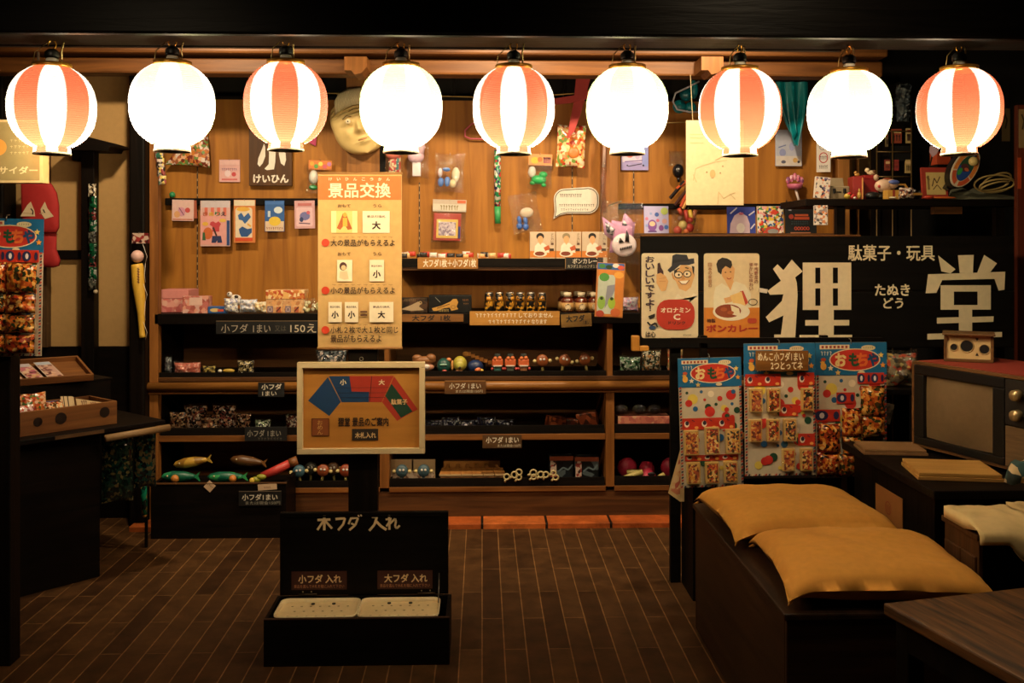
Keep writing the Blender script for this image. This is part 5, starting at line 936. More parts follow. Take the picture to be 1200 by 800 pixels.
# ------------------------------------------------------------------ black post with prize-exchange banner and framed map
PY = 3.92; q = S(PY)
t = thing('sign_post', 'black square wooden post behind the collection box, carrying the two notices', 'post', P(427, 0, PY + .05)); t.location.z = 0
w2 = 17 * q; bx('upright', t, W_DARKZ, -w2, w2, -.05, .0, .02, Z(300, PY), .004); bx('foot_plate', t, W_DARK, -.16, .16, -.02, .14, 0, .02, .004)
bx('brace', t, W_DARKZ, -.03, .03, 0, .03, .02, .5, .004)
BY = PY - .012
BR = (373, 203, 470.5, 407)
cl = col('#caa468', .85)
def banner(a):
    a.step = .00012
    or_, dkb, wh = '#d86a26', '#4a2416', '#efe2c4'
    a.rect(373.5, 206, 470, 234, or_); a.text('景品交換', 385, 214, 457.5, 231.5, wh, .022)
    for i, ch in enumerate('けいひんこうかん'): a.text(ch, 385.5 + i * 9.6, 208, 389.5 + i * 9.6, 211.6, wh, .02)
    for y, big, rd in ((246, '大', 284), (302, '小', 339.5)):
        a.text('おもて', 396, y - 7, 411, y - 3, dkb, .01); a.text('うら', 437, y - 7, 447, y - 3, dkb, .01)
    a.rect(388.5, 247, 419, 272.5, '#efe0a2'); a.rect(394.5, 247, 413, 272.5, '#e2c67a'); a.poly([(402, 250), (406, 250), (409, 258), (413, 268), (408, 269), (404, 263), (399, 269), (395, 267), (399, 258)], '#a8541e'); a.ell(404.5, 251.5, 2.4, 2.8, '#d8a23c', 10); a.poly([(402, 255), (407, 255), (407.5, 265), (402, 265)], '#d8a83c')
    a.rect(425, 247, 456.5, 272.5, wh); a.text('景品引換札', 430, 252, 452, 255, dkb, .02); a.text('大', 436, 259, 446, 268.5, '#2c1810', .05)
    a.ell(382, 284, 4.6, 4.6, '#cc3a1c', 18); a.text('大の景品がもらえるよ', 388, 280, 462.5, 288, '#2c1810', .018)
    a.rect(395.5, 304, 413, 329, wh); a.ell(402.5, 311.5, 4.4, 5, '#4a2a20', 12); a.ell(403, 313, 3, 3, '#e8c090', 10); a.poly([(399, 317), (407, 317), (409, 326), (404, 327), (398, 325)], '#e6c8a0')
    a.rect(433, 304, 450, 329, wh); a.text('景品引換札', 435, 310, 448, 312.2, dkb, .02); a.text('小', 437, 316, 446, 325, '#2c1810', .05)
    a.ell(382, 339.5, 4.6, 4.6, '#cc3a1c', 18); a.text('小の景品がもらえるよ', 388, 335.5, 462.5, 343.5, '#2c1810', .018)
    for x0, x1, ch in ((385.5, 401, '小'), (404.5, 420, '小'), (433, 461, '大')):
        a.rect(x0, 353, x1, 376.5, wh); c = (x0 + x1) / 2; a.text('景品引換札', c - (6 if ch == '小' else 10), 357.5, c + (6 if ch == '小' else 10), 360, dkb, .02); a.text(ch, c - 4.2, 363.5, c + 4.2, 372, '#2c1810', .05)
    a.rect(422.5, 363.5, 430.5, 365.2, dkb); a.rect(422.5, 367.5, 430.5, 369.2, dkb)
    a.ell(382, 385.5, 4.6, 4.6, '#cc3a1c', 18); a.text('小札２枚で大１枚と同じ', 388, 381.5, 466.5, 389.5, '#2c1810', .018); a.text('景品がもらえるよ', 388, 391, 447, 400, '#2c1810', .018)
    for i, y in enumerate((277, 332.5, 379)): a.dashes(389, y, 462, y + 1.6, '#6a4020', 10, i)
t = card('prize_banner', 'tall tan prize exchange banner with orange heading, hung on the black post', 'banner', BR, BY, cl, banner, th=.004, hook=False)
q = S(BY)
for yy, nm in ((0, 'top_rod'), (-(407 - 203) * q, 'bottom_rod')):
    MB().m(col('#9a6f3c', .6), True).tube([(-49.5 * q, .002, yy), (49.5 * q, .002, yy)], .0055, 10).build(nm, t)
# framed map
MY = PY - .02; q = S(MY); FRM = (349.5, 424.5, 497.5, 531)
t = thing('framed_map', 'pale-framed map of the prize counters with blue, red and green blocks', 'picture', P(423.5, 531, MY)); ox, oy = 423.5, 531
fm = wood('#cdb689', '#dcc79d', 'x', 5, .6); fmz = wood('#cdb689', '#dcc79d', 'z', 5, .6)
hw = 74 * q; H = 106.5 * q; fw = 6.4 * q
bx('board', t, wood('#a8702c', '#c0853a', 'x', 3, .6), -hw + .004, hw - .004, .004, .016, .004, H - .004)
bx('frame_bottom', t, fm, -hw, hw, -.016, .018, 0, fw, .0015); bx('frame_top', t, fm, -hw, hw, -.016, .018, H - fw, H, .0015)
bx('frame_side', t, fmz, -hw, -hw + fw, -.016, .018, fw, H - fw, .0015); bx('frame_side', t, fmz, hw - fw, hw, -.016, .018, fw, H - fw, .0015)
a = Art(ox, oy, q, -.0037); a.rect(356, 431, 491, 524.5, wood('#a8702c', '#c0853a', 'x', 3, .6)); nv, rd, gr = '#123a62', '#a8301c', '#123c28'
a.poly([(384.5, 442), (361.5, 469.5), (386, 487.5), (399.5, 471)], nv)
a.poly([(385.5, 441), (409.5, 441), (412, 459), (432.5, 459.5), (432, 471.5), (400.5, 471.5)], nv); a.poly([(409.5, 441), (461, 441), (447, 471.5), (432, 471.5), (432.5, 459.5), (412, 459)], rd)
a.poly([(461.5, 441.5), (489, 480), (465, 493.5), (447.5, 471.5)], rd); a.poly([(458.5, 450), (483, 482.5), (469.5, 490), (451, 464)], gr)
for y in (454.5, 460.5, 466): a.line([(392 + (y - 454) * .6, y), (456 - (y - 454) * .4, y)], .4, '#1a1418')
a.line([(435.5, 441), (433, 471)], .6, '#1a1418')
a.text('小', 398.5, 444.5, 406, 451.5, '#e8d4ae', .04); a.text('大', 443.5, 445, 450.5, 451.5, '#e8d4ae', .04); a.text('駄菓子', 458, 468, 477, 474.5, '#dcb880', .03)
a.text('狸堂 景品のご案内', 396.5, 489, 455, 499.5, '#20140e', .022); a.rect(412.5, 502.5, 443, 516, '#2a2018'); a.text('木札入れ', 416, 506.5, 440.5, 513.5, '#dcb880', .03)
a.rect(365.5, 490, 386, 510.5, '#5a2a10'); a.rect(366.3, 490.8, 385.2, 509.7, '#84451a'); a.vtext('おめん', 372.5, 492, 378.5, 509, '#c89858', .0)
a.build('print', t)
MB().m(STEEL, True).tube([(.0 + math.cos(R(k)) * .007, .0, H + .012 + math.sin(R(k)) * .007) for k in range(-60, 271, 30)] , .0018, 6).tube([(0, 0, H), (0, 0, H + .006)], .0018, 6).build('screw_eye', t)

# ------------------------------------------------------------------ ticket collection box
CBY = 3.587; q = S(CBY)
t = thing('collection_box', 'black open-lidded wooden ticket collection box standing on the floor', 'box', P(418, 778, CBY)); t.location.z = 0
x0, x1 = (310 - 418) * q, (526 - 418) * q; dep = .245; h = .170
bk = wood('#080605', '#110d0b', 'x', 6, .5)
bx('front_panel', t, bk, x0, x1, 0, .014, 0, h, .002); bx('rear_panel', t, bk, x0, x1, dep - .014, dep, 0, h, .002); bx('side_panel', t, bk, x0, x0 + .014, .014, dep - .014, 0, h, .002); bx('side_panel', t, bk, x1 - .014, x1, .014, dep - .014, 0, h, .002)
bx('bottom_panel', t, bk, x0 + .014, x1 - .014, .014, dep - .014, .002, .014)
edge = MB().m(wood('#2a1a10', '#4a2e1a', 'x', 8, .5)).box(x0, x1, -.001, .013, h - .003, h + .001, .001); edge.build('worn_edge', t)
ql = S(CBY + dep); cx = t.location.x
lx0, lx1 = X(328.5, CBY + dep) - cx, X(525.5, CBY + dep) - cx; lz1 = Z(598, CBY + dep)
lid = bx('lid', t, bk, lx0, lx1, dep - .010, dep + .012, h + .003, lz1, .003)
bx('lid_moulding', lid, W_DARK, lx0 + .025, lx1 - .03, dep - .012, dep - .010, lz1 - .018, lz1 - .012)
oxp, oyp = 427, 597.5; ox_l = X(oxp, CBY + dep) - cx
a = Art(oxp, oyp, ql, 0)
pt = '#ecd0a0'
strokes = lambda pts, w_=2.6: a.line(pts, w_, pt)
# brush-painted heading
strokes([(373, 606), (388, 605.5)], 2.8); strokes([(381, 601), (381, 618)], 3); strokes([(380, 607), (373, 617.5)], 2.6); strokes([(382, 607), (390, 616)], 2.6)
strokes([(394, 605), (405, 604)], 2.8); strokes([(405, 604), (403, 611), (397, 618)], 2.6)
strokes([(411, 604.5), (420, 603.5)], 2.4); strokes([(420, 604), (417, 612), (410, 618)], 2.6); strokes([(412, 604), (409, 611)], 2.4); strokes([(412, 610), (417, 612.5)], 2.2); strokes([(420, 600.5), (421.5, 602.5)], 1.6); strokes([(423, 600), (424.3, 602)], 1.6)
heading = a; a = Art(oxp, oyp, ql, 0); strokes = lambda pts, w_=2.6: a.line(pts, w_, pt)
strokes([(436, 603), (443, 603.5)], 2.4); strokes([(442, 603), (439, 612), (433, 619)], 2.8); strokes([(441, 608), (447, 614), (453, 618)], 3)
strokes([(456, 601), (456.5, 618)], 2.6); strokes([(452, 606), (459, 605)], 2.2); strokes([(458, 606), (453, 614)], 2.2); strokes([(457, 611), (463, 605), (464, 608), (463, 614), (465, 616.5), (468.5, 613)], 2.4)
def onlid(a, nm):
    for v in range(len(a.mb.v)): p = a.mb.v[v]; a.mb.v[v] = (p[0] + ox_l, p[1] + dep - .0106, p[2] + lz1)
    a.build(nm, t)
onlid(heading, 'lettering'); onlid(a, 'lettering')
for x, ch in ((343, '小'), (442.5, '大')):
    a = Art(oxp, oyp, ql, 0); a.rect(x, 665.5, x + 64, 687, '#3e1610')
    a.text(ch + 'フダ 入れ', x + 8, 669.5, x + 58, 679.5, '#f0d4a0', .03); a.text('景品を選んで木札を箱に入れて下さい', x + 3, 681, x + 61, 685, '#b8805a', .01); onlid(a, 'notice_plate')
for px in (355, 494): MB().m(col('#4a3c2c', .4, .7), True).tube([(X(px - 5, 3.82) - cx, dep - .013, h + .008), (X(px + 16, 3.82) - cx, dep - .013, h + .008)], .004, 8).m(col('#a89468', .35, .6)).ball((X(px, 3.82) - cx, dep - .0135, h + .018), .003, 8, 6).ball((X(px + 10, 3.82) - cx, dep - .0135, h + .018), .003, 8, 6).build('hinge', t)
MB().m(STEEL, True).tube([(lx1 - .035, dep - .014, h + .085), (lx1 - .034, dep - .10, h + .002)], .0022, 6).build('lid_stay', t)
for i, (pa, pb) in enumerate(((325, 419.5), (421, 515))):
    w_ = (pb - pa) * S(3.70); tx = X((pa + pb) / 2, 3.70)
    tr = thing('ticket_basket', ('cream perforated plastic tray in the collection box, under the small-ticket notice', 'cream perforated plastic tray in the collection box, under the big-ticket notice')[i], 'tray', (tx, CBY + dep / 2 - .002, .02), group=None)
    m = MB().m(col('#f0dcae', .5), True); rr = lambda s, z, k: [((w_ / 2 - .03) * s * sx + .03 * s * math.cos(R(an)), (.095 - .03) * s * sy + .03 * s * math.sin(R(an)), z) for sx, sy, a0 in ((1, 1, 0), (-1, 1, 90), (-1, -1, 180), (1, -1, 270)) for an in [a0 + kk for kk in (0, 22, 45, 68, 90)]]
    loops = [rr(.90, 0.0, 0), rr(.955, .136, 0), rr(.97, .150, 0), rr(1.0, .150, 0), rr(1.0, .144, 0)]
    vs = [v for L in loops for v in L]; n = 20
    m.add(vs, [(k * n + j, k * n + (j + 1) % n, (k + 1) * n + (j + 1) % n, (k + 1) * n + j) for k in range(4) for j in range(n)]); m.build('rim_wall', tr)
    m = MB().m(col('#e6cc98', .55)); L = rr(.95, .134, 0); m.add(L, [list(range(20))])
    hd = col('#8a7048', .6)
    m.m(hd)
    for r_ in range(3):
        for c_ in range(7 if r_ != 1 else 6):
            m.lathe([(.0048, 0), (.0001, .001)], 8, ((c_ - (3 if r_ != 1 else 2.5)) * w_ * .115, (r_ - 1) * .05, .1343))
    m.build('perforated_base', tr)
    m = MB().m(BLACK)
    for s in ((-.1, .16) if i == 0 else (-.15, .12)): m.lathe([(.0, .0), (.007, 0), (.007, .003), (0, .0035)], 12, (s * w_, .071, .135))
    m.build('finger_hole', tr)

# ------------------------------------------------------------------ bench with two floor cushions
bxm = wood('#1c110a', '#3a2414', 'y', 5, .45); bxx = wood('#1c110a', '#3a2414', 'x', 5, .45)
x0, x1, y0, y1, hz = .832, 1.42, 2.72, 3.92, .49
t = thing('bench', 'dark wooden box bench carrying two mustard cushions', 'bench', ((x0 + x1) / 2, (y0 + y1) / 2, 0)); cx, cy = t.location.x, t.location.y
bx('side_panel', t, bxm, x0 - cx + .01, x0 - cx + .03, y0 - cy + .03, y1 - cy - .03, .0, hz - .02, .003); bx('side_panel', t, bxm, x1 - cx - .03, x1 - cx - .01, y0 - cy + .03, y1 - cy - .03, 0, hz - .02, .003)
bx('end_panel', t, bxx, x0 - cx + .01, x1 - cx - .01, y0 - cy + .01, y0 - cy + .03, 0, hz - .02, .003); bx('end_panel', t, bxx, x0 - cx + .01, x1 - cx - .01, y1 - cy - .03, y1 - cy - .01, 0, hz - .02, .003)
bx('seat_board', t, bxm, x0 - cx, x1 - cx, y0 - cy, y1 - cy, hz - .02, hz, .005)
for i, (yc, xo, rz, lab) in enumerate(((3.575, -.005, 2, 'mustard yellow floor cushion at the far end of the bench'), (2.99, .03, -4, 'mustard yellow floor cushion on the near end of the bench'))):
    c = thing('seat_cushion', lab, 'cushion', (cx + xo, yc, hz + .003), rz, 0, 0)
    fab = col('#c88a34', .9, 0, .16)
    m = MB().m(fab, True).pillow(.58, .55, .125, 30, .006, i + 2, (0, 0, .055), 'xy', 3.2, .0)
    for k, v in enumerate(m.v):
        sag = .032 * max(0, min(1, (abs(v[0]) - .2) / .1)) ** 1.5 * max(0, min(1, (abs(v[1]) - .19) / .09)) ** 1.5
        m.v[k] = (v[0], v[1], max(.001, v[2] - sag * 1.2))
    m.build('cushion_cover', c)
    for sx in (-1, 1):
        for sy in (-1, 1): MB().m(fab, True).tube([(sx * .275, sy * .258, .025), (sx * .289, sy * .273, .014)], [.006, .002], 8).build('corner_tassel', c)

# ------------------------------------------------------------------ near table corner at the lower right
t = thing('low_table', 'worn dark low table in front of the bench, at the lower edge', 'table', P(1035, 708, 2.55), 14); t.location.z = 0
tt = wood('#150b05', '#6a441e', 'y', 9, .6); z = .58
bx('tabletop', t, tt, 0, .75, -.85, 0, z - .03, z, .005)
for lx in (.03, .69):
    for ly in (-.82, -.06): bx('leg', t, W_DARKZ, lx, lx + .05, ly, ly + .05, 0, z - .03, .004)
bx('apron', t, W_DARK, .04, .71, -.045, -.03, z - .11, z - .03); bx('apron', t, W_DARK, .03, .045, -.80, -.06, z - .11, z - .03)

# ------------------------------------------------------------------ toy sheets (pull-off cards of small prizes)
def packet(A_t, x0, y0, x1, y1, ox, oy, q, seed, kind):
    hw = (x1 - x0) / 2 * q; h = (y1 - y0) * q; cx = ((x0 + x1) / 2 - ox) * q; zt = (oy - y0) * q
    if kind == 'box':
        m = MB().m(col('#c8a25a', .5)).box(cx - hw, cx + hw, -.024, -.0016, zt - h, zt, .002)
        pal = [['#a84a20', '#d8902e', '#6a2416', '#e0b060', '#c8602a'], ['#b8341e', '#d88030', '#e8c070', '#8a2a1a', '#4a3a1a'], ['#3a2416', '#d89a3a', '#a84a20', '#e0b870', '#202a20']][seed % 3]
        m.m(prt(pal, 120, seed)); z0 = zt - h; m.box(cx - hw + .006, cx + hw - .006, -.0255, -.024, z0 + .006, zt - .006); m.build('toy_packet', A_t)
        m = MB().m(clear('#ffffff', .10)).box(cx - hw - .002, cx + hw + .002, -.029, -.0262, zt - h - .004, zt + .002, .001); m.build('clear_cover', A_t)
    else:
        m = MB().m(prt([['#9a4218', '#c07a2c', '#5a2010', '#ac5420', '#c89a58', '#2a1c10', '#8e2c18'], ['#8a3816', '#b87028', '#3a2c14', '#a04a1c', '#242e1a', '#c09048']][seed % 2], 85, seed, .2, 1.4), True)
        m.pillow(hw * 2.05, h * 1.05, .055, 10, .012, seed, (cx, -.028, zt - h / 2), 'xz', 3)
        m.build('toy_packet', A_t)
def toy_sheet(name, label, r, Y, packs, headers, tilt=0, rz=0, bottom=None, lean=0):
    x0, y0, x1, y1 = r; ox, oy = (x0 + x1) / 2, y0; q = S(Y); W_ = x1 - x0; t = thing(name, label, 'toy sheet', P(ox, oy, Y), rz, tilt, lean)
    hw = W_ / 2 * q; H = (y1 - y0) * q; HH = 36 * (W_ / 78)
    bx('backing', t, col('#c2b49c', .7), -hw, hw, 0, .003, -H, 0)
    a = Art(ox, oy, q); a.step = .0001; k = W_ / 78; u = lambda v: x0 + v * k; yv = lambda v: y0 + v * k
    rs = random.Random(int(x0) + 5); pal = ['#c02a20', '#1c5a8c', '#d8c050', '#12402c', '#c02a20', '#e0d2b8']
    dots = [(10, 43, 1.8, 3), (28, 42, 2, 1), (40, 45, 4, 5), (17, 51, 6.5, 2), (12, 56, 4.5, 0), (32, 52, 1.8, 0), (51, 51, 3.2, 0), (65, 47, 6.2, 0), (68, 43, 2.8, 1), (20, 63, 3.2, 1), (36, 61, 4, 3), (38, 67, 6.5, 0), (46, 58, 2, 3), (56, 63, 4, 2), (59, 65, 3, 0), (66, 58, 2, 1), (72, 66, 4, 3)]
    dots += [(rs.uniform(8, 70), rs.uniform(72, 140), rs.uniform(1.6, 6.4), rs.randrange(6)) for _ in range(34)]
    def stripes():
      for i in range(int((y1 - y0 - HH) / 3.4)):
        yy = y0 + HH + i * 3.4
        for xx in (x0 + .3, x1 - 2.8): a.poly([(xx, yy), (xx + 2.5, yy - .8), (xx + 2.5, yy + 1.0), (xx, yy + 1.8)], ('#b83020', '#1c2a48')[i % 2]); a.d -= a.step
    a.rect(x0, y0 + HH - 2, x1, y1, '#c2b49c')
    for dx, dy, dr, c in dots:
        if yv(dy) + dr < y1 - 4 and yv(dy) > y0 + HH: a.ell(u(dx), yv(dy), dr * k, dr * k, pal[c], 16)
    stripes()
    for i in range(int(W_ / 4)): a.poly([(x0 + i * 4, y1 - 2.4), (x0 + i * 4 + 2, y1 - 2.4), (x0 + i * 4 + 1, y1), (x0 + i * 4 - 1, y1)], ('#b83020', '#1c2a48', '#d8c8a8')[i % 3]); a.d -= a.step
    a.build('dotted_print', t)
    bx('header_card', t, col('#15608e', .5), -hw - .002, hw + .002, -.003, -.001, -HH * q, 0)
    a = Art(ox, oy, q, .0034); a.step = .0001
    a.ell(u(43), yv(19), 28.5 * k, 12.4 * k, '#e2cfa8', 28); a.ell(u(43), yv(19), 27.2 * k, 11.4 * k, '#bc2c1c', 28)
    for ch, xx, c in (('お', 21, '#e4c888'), ('も', 36, '#12482e'), ('ち', 45, '#d8682a'), ('や', 57, '#12406e')): a.text(ch, u(xx), yv(11.5), u(xx + 12.5), yv(26.5), c, .06)
    a.rect(u(4), yv(2.4), u(37), yv(7.2), '#dcc8a4')
    for i in range(7): a.rect(u(6 + i * 4.4), yv(3.4), u(8.6 + i * 4.4), yv(6.2), '#9a3a28'); a.d -= a.step
    a.ell(u(58), yv(6), 8 * k, 3 * k, '#d8c49a', 16); a.dashes(u(52), yv(5), u(64), yv(7), '#6a5030', 5)
    a.dashes(u(5), yv(9.5), u(18), yv(14), '#d8cfc0', 4)
    for sx, sy, c in ((7, 22, '#d8a03c'), (16, 28, '#e0d0b0'), (72, 14, '#e0c060'), (74, 25, '#d89030'), (24, 33, '#d8b060')):
        pts = [(u(sx) + (3.4 if i % 2 == 0 else 1.6) * k * math.sin(i * math.pi / 5), yv(sy) - (3.6 if i % 2 == 0 else 1.6) * k * math.cos(i * math.pi / 5)) for i in range(10)]; a.poly(pts, c)
    a.ell(u(8), yv(26), 3.4 * k, 4 * k, '#d8a040', 12); a.ell(u(8), yv(18.5), 3 * k, 2 * k, '#c0502a', 10); a.ell(u(50), yv(33), 4 * k, 2 * k, '#dcc8a0', 10)
    a.build('header_print', t)
    for i, (hx0, hy0, hx1, hy1, c2) in enumerate(headers):
        m = MB().m(col('#b8301f', .4)).box((hx0 - ox) * q, (hx1 - ox) * q, -.006, -.0042, (oy - hy1) * q, (oy - hy0) * q); 
        A2 = Art(ox, oy, q, .0062); n = max(1, round((hx1 - hx0) / 21)); ww = (hx1 - hx0) / n
        for j in range(n):
            xx = hx0 + j * ww
            if c2: A2.ell(xx + ww * .28, (hy0 + hy1) / 2, ww * .27, (hy1 - hy0) * .42, '#1c2450', 12); A2.ell(xx + ww * .3, (hy0 + hy1) / 2, ww * .1, (hy1 - hy0) * .25, '#d8d0d0', 8); A2.ell(xx + ww * .85, (hy0 + hy1) / 2, ww * .11, (hy1 - hy0) * .36, '#1c2048', 8)
            else: A2.ell(xx + ww * .25, (hy0 + hy1) / 2, ww * .15, (hy1 - hy0) * .28, '#e8d8c8', 10); A2.ell(xx + ww * .27, (hy0 + hy1) * .5 - 1, ww * .11, (hy1 - hy0) * .2, '#241a30', 8); A2.ell(xx + ww * .8, hy1 - 2.4, ww * .12, 1.8, '#e0a050', 8); A2.line([(xx + ww * .55, hy0 + 2), (xx + ww * .7, hy0 + 4)], 1, '#5a2040')
        m.v += []; o = m.build('packet_header', t); A2.build('header_motif', o)
    for i, (px0, py0, px1, py1, kd) in enumerate(packs): packet(t, px0, py0, px1, py1, ox, oy, q, i + int(x0) % 7, kd)
    MB().m(STEEL, True).tube([(0, -.005, -.008), (0, 0, .012), (0, .02, .014)], .0018, 6).build('hook', t)
    return t
b3 = [(798 + i * 24.5, 503 + (i == 1) * -3, 815 + i * 24.5, 532, 'box') for i in range(3)] + [(800 + i * 22, 541, 816 + i * 22, 566, 'box') for i in range(3)]
toy_sheet('toy_sheet', 'dotted toy sheet hanging lowest, next to the pink-edged paper, two rows of boxes left', (794, 419, 868, 571), 4.12, b3, [(797, 489.5, 859, 503, 0), (799, 533, 862, 540, 0)], -1.5, 0)
b4 = [(876, 455, 891, 482, 'box'), (897, 455, 912, 482, 'box'), (937.5, 455, 951.5, 481, 'box'), (875, 491, 890, 517, 'box'), (896, 491, 911, 517, 'box'), (916, 491, 931, 517, 'box'), (914, 526, 929, 552, 'box'), (935.5, 526, 950, 552, 'box')]
toy_sheet('toy_sheet', 'dotted toy sheet behind the small wooden menko notice, scattered boxes left', (871, 402, 955, 558), 4.10, b4, [(872, 438, 914, 452, 0), (934, 437, 954, 452, 0), (912, 474, 934, 488, 0), (934, 509, 954, 523, 0)], -.6)
b5 = [(1005, 452, 1034, 487, 'puff'), (983, 478, 1006, 512, 'puff'), (1005, 487, 1034, 512, 'puff'), (955, 496, 981, 530, 'puff'), (984, 510, 1008, 533, 'puff'), (953, 530, 980, 556, 'puff'), (978, 532, 1004, 556, 'puff')]
toy_sheet('toy_sheet', 'dotted toy sheet beside the television, bulging orange packets left', (955, 401, 1039, 560), 4.16, b5, [(1004, 437, 1036, 450, 1), (979, 460, 1001, 473, 1), (952, 480, 983, 494, 1)], -.4)
t = card('wooden_notice', 'small varnished wooden notice with white brushed words over the middle toy sheet', 'notice', (885.5, 411, 948, 434.5), 4.07, wood('#5a3818', '#8a5c28', 'x', 6, .4),
     lambda a: (a.text('めんこ小フダ1まい', 887.5, 412.5, 942, 423, '#e8d8b8', .03), a.text('2つとってネ', 903, 423.5, 941, 433, '#e8d8b8', .03)), hook=.02, th=.012)
# rack behind the sheets
t = thing('display_rack', 'black wooden rack at the head of the bench, carrying the dotted toy sheets', 'rack', P(905, 0, 4.2)); t.location.z = 0; q = S(4.2); cxp = t.location.x
rx = lambda px: X(px, 4.2) - cxp
bx('front_panel', t, W_DARK, rx(812), rx(985), .0, .02, 0, Z(566, 4.2), .003); bx('side_panel', t, W_DARK, rx(812), rx(812) + .02, .02, .24, 0, Z(566, 4.2)); bx('side_panel', t, W_DARK, rx(985) - .02, rx(985), .02, .17, 0, Z(566, 4.2))
bx('top_panel', t, W_DARK, rx(811), rx(986), -.006, .17, Z(566, 4.2), Z(562, 4.2), .002); bx('upright', t, W_DARKZ, rx(826), rx(834), .08, .11, Z(562, 4.2), Z(396, 4.2)); bx('upright', t, W_DARKZ, rx(970), rx(978), .08, .11, Z(562, 4.2), Z(396, 4.2)); bx('cross_bar', t, W_DARK, rx(790), rx(1040), .05, .075, Z(404, 4.2), Z(398, 4.2))
BL_ = col('#0e0d0d', .6)
card('price_card', 'black price card with chalky words on the rack front above the far cushion', 'price card', (858, 570, 903, 589), 4.18, BL_, lambda a: (a.text('大フダ1まい', 861, 572, 899, 580, '#cfc8b8', .02), a.dashes(865, 582.5, 899, 587, '#8a8478', 9)), hook=False, th=.004)
t = card('folded_paper', 'tapered pink-printed folded paper hanging at the left of the lowest toy sheet', 'paper', (783, 504, 803, 588), 4.16, '#cdae7a', None, hook=False)
for o in list(t.children):
    me = o.data
q = S(4.16); m = MB().m(col('#d2b07c', .7)).prism([(9 * q, -2 * q), (9 * q, -84 * q), (4 * q, -84 * q), (-10 * q, -74 * q), (4 * q, -24 * q)], 0, .003); old = t.children[0]; C.objects.unlink(old); bpy.data.objects.remove(old); m.build('paper_body', t)
MB().m(prt(['#c87a5a', '#d8a878', '#b85a48', '#dcb88a'], 40, 3)).prism([(4 * q, -30 * q), (4 * q, -78 * q), (-7 * q, -71 * q)], -.001, 0).build('pink_print', t)

# ------------------------------------------------------------------ television, speaker toy and the table under them
TZ = .716
rz = math.degrees(math.atan2(-.42, .138))
t = thing('television', 'old wood-cased tube television turned toward the stall, screen off', 'television', (1.708, 3.9, TZ), rz)
case = wood('#4a3018', '#76502a', 'x', 5, .5); WT, HT, DT = .585, .335, .40
m = MB().m(case); m.box(-.006, WT + .006, .0, DT, 0, .012, .002).box(-.006, WT + .006, 0, DT, HT - .012, HT, .002).box(-.006, .008, 0, DT, .012, HT - .012).box(WT - .008, WT + .006, 0, DT, .012, HT - .012).box(.008, WT - .008, DT - .015, DT, .012, HT - .012); m.build('cabinet', t)
bx('red_cover', t, col('#8a2a18', .8), .01, WT - .01, .02, DT - .02, HT, HT + .002)
m = MB().m(col('#070706', .4)); m.box(.008, .452, -.004, .02, .012, .040, .003).box(.008, .452, -.004, .02, HT - .05, HT - .012, .003).box(.008, .06, -.004, .02, .04, HT - .05, .003).box(.40, .452, -.004, .02, .04, HT - .05, .003); m.build('bezel', t)
m = MB().m(col('#6e5a40', .2, 0, .15), True); n = 12; vs = []
for i in range(n + 1):
    for j in range(n + 1):
        u, v = 2 * i / n - 1, 2 * j / n - 1; sq = 1 - .04 * (v * v); vs.append((.23 + u * .172 * (1 - .03 * v * v), .012 - .022 * (1 - u * u) * (1 - v * v) * .9, .1625 + v * .1225 * (1 - .03 * u * u)))
m.add(vs, [(i * (n + 1) + j, i * (n + 1) + j + 1, (i + 1) * (n + 1) + j + 1, (i + 1) * (n + 1) + j) for i in range(n) for j in range(n)]); m.build('screen', t)
bx('control_panel', t, col('#1c1916', .4), .455, WT - .012, -.003, .02, .16, HT - .014, .002); bx('speaker_grille', t, wood('#5a452c', '#6f5638', 'x', 20), .455, WT - .012, -.002, .02, .014, .156, .002)
for zz in (.27, .20): MB().m(col('#b8a070', .3, .6), True).lathe([(0, -.03), (.018, -.03), (.021, -.004), (0, -.004)], 16, (.515, 0, zz), 'y').build('tuning_knob', t)
for lx in (.05, WT - .05):
    for ly in (.04, DT - .04): MB().m(BLACK, True).lathe([(.014, -.012), (.016, 0)], 10, (lx, ly, 0)).build('foot', t)
sz = TZ + HT + .003
t = thing('toy_speaker', 'small wooden box with cream face, three round and two triangular holes, on the television', 'toy', (X(1135, 3.82), 3.82, sz), -26)
sw = .088; shh = .112
m = MB().m(case); m.box(-sw, sw, 0, .13, 0, .012, .002).box(-sw - .006, sw + .006, -.02, .13, shh - .008, shh, .002).box(-sw, -sw + .010, 0, .13, .012, shh - .008).box(sw - .010, sw, 0, .13, .012, shh - .008); m.build('case', t)
bx('face_plate', t, col('#c8ab78', .5), -sw + .01, sw - .01, .008, .014, .012, shh - .008)
a = Art(0, 0, .001, -.0074); k = 1
a.ell(-52, -56 - 0, 14, 14, BLACK, 18); a.ell(-6, -62, 24, 24, BLACK, 22); a.ell(56, -52, 19, 19, BLACK, 18); a.poly([(24, -94), (36, -94), (30, -82)], BLACK); a.poly([(24, -26), (36, -26), (30, -38)], BLACK); a.build('sound_holes', t)
for x_, z_, r_ in ((-52, 56, 14), (-6, 62, 24), (56, 52, 19)): MB().m(col('#b8a070', .3, .5), True).tube([(x_ * .001 + math.cos(R(g)) * r_ * .001, .0065, z_ * .001 + math.sin(R(g)) * r_ * .001) for g in range(0, 360, 24)], .0022, 6, True).build('hole_rim', t)
t = thing('television_table', 'dark wooden table under the old television', 'table', (1.51, 4.02, 0), 0)
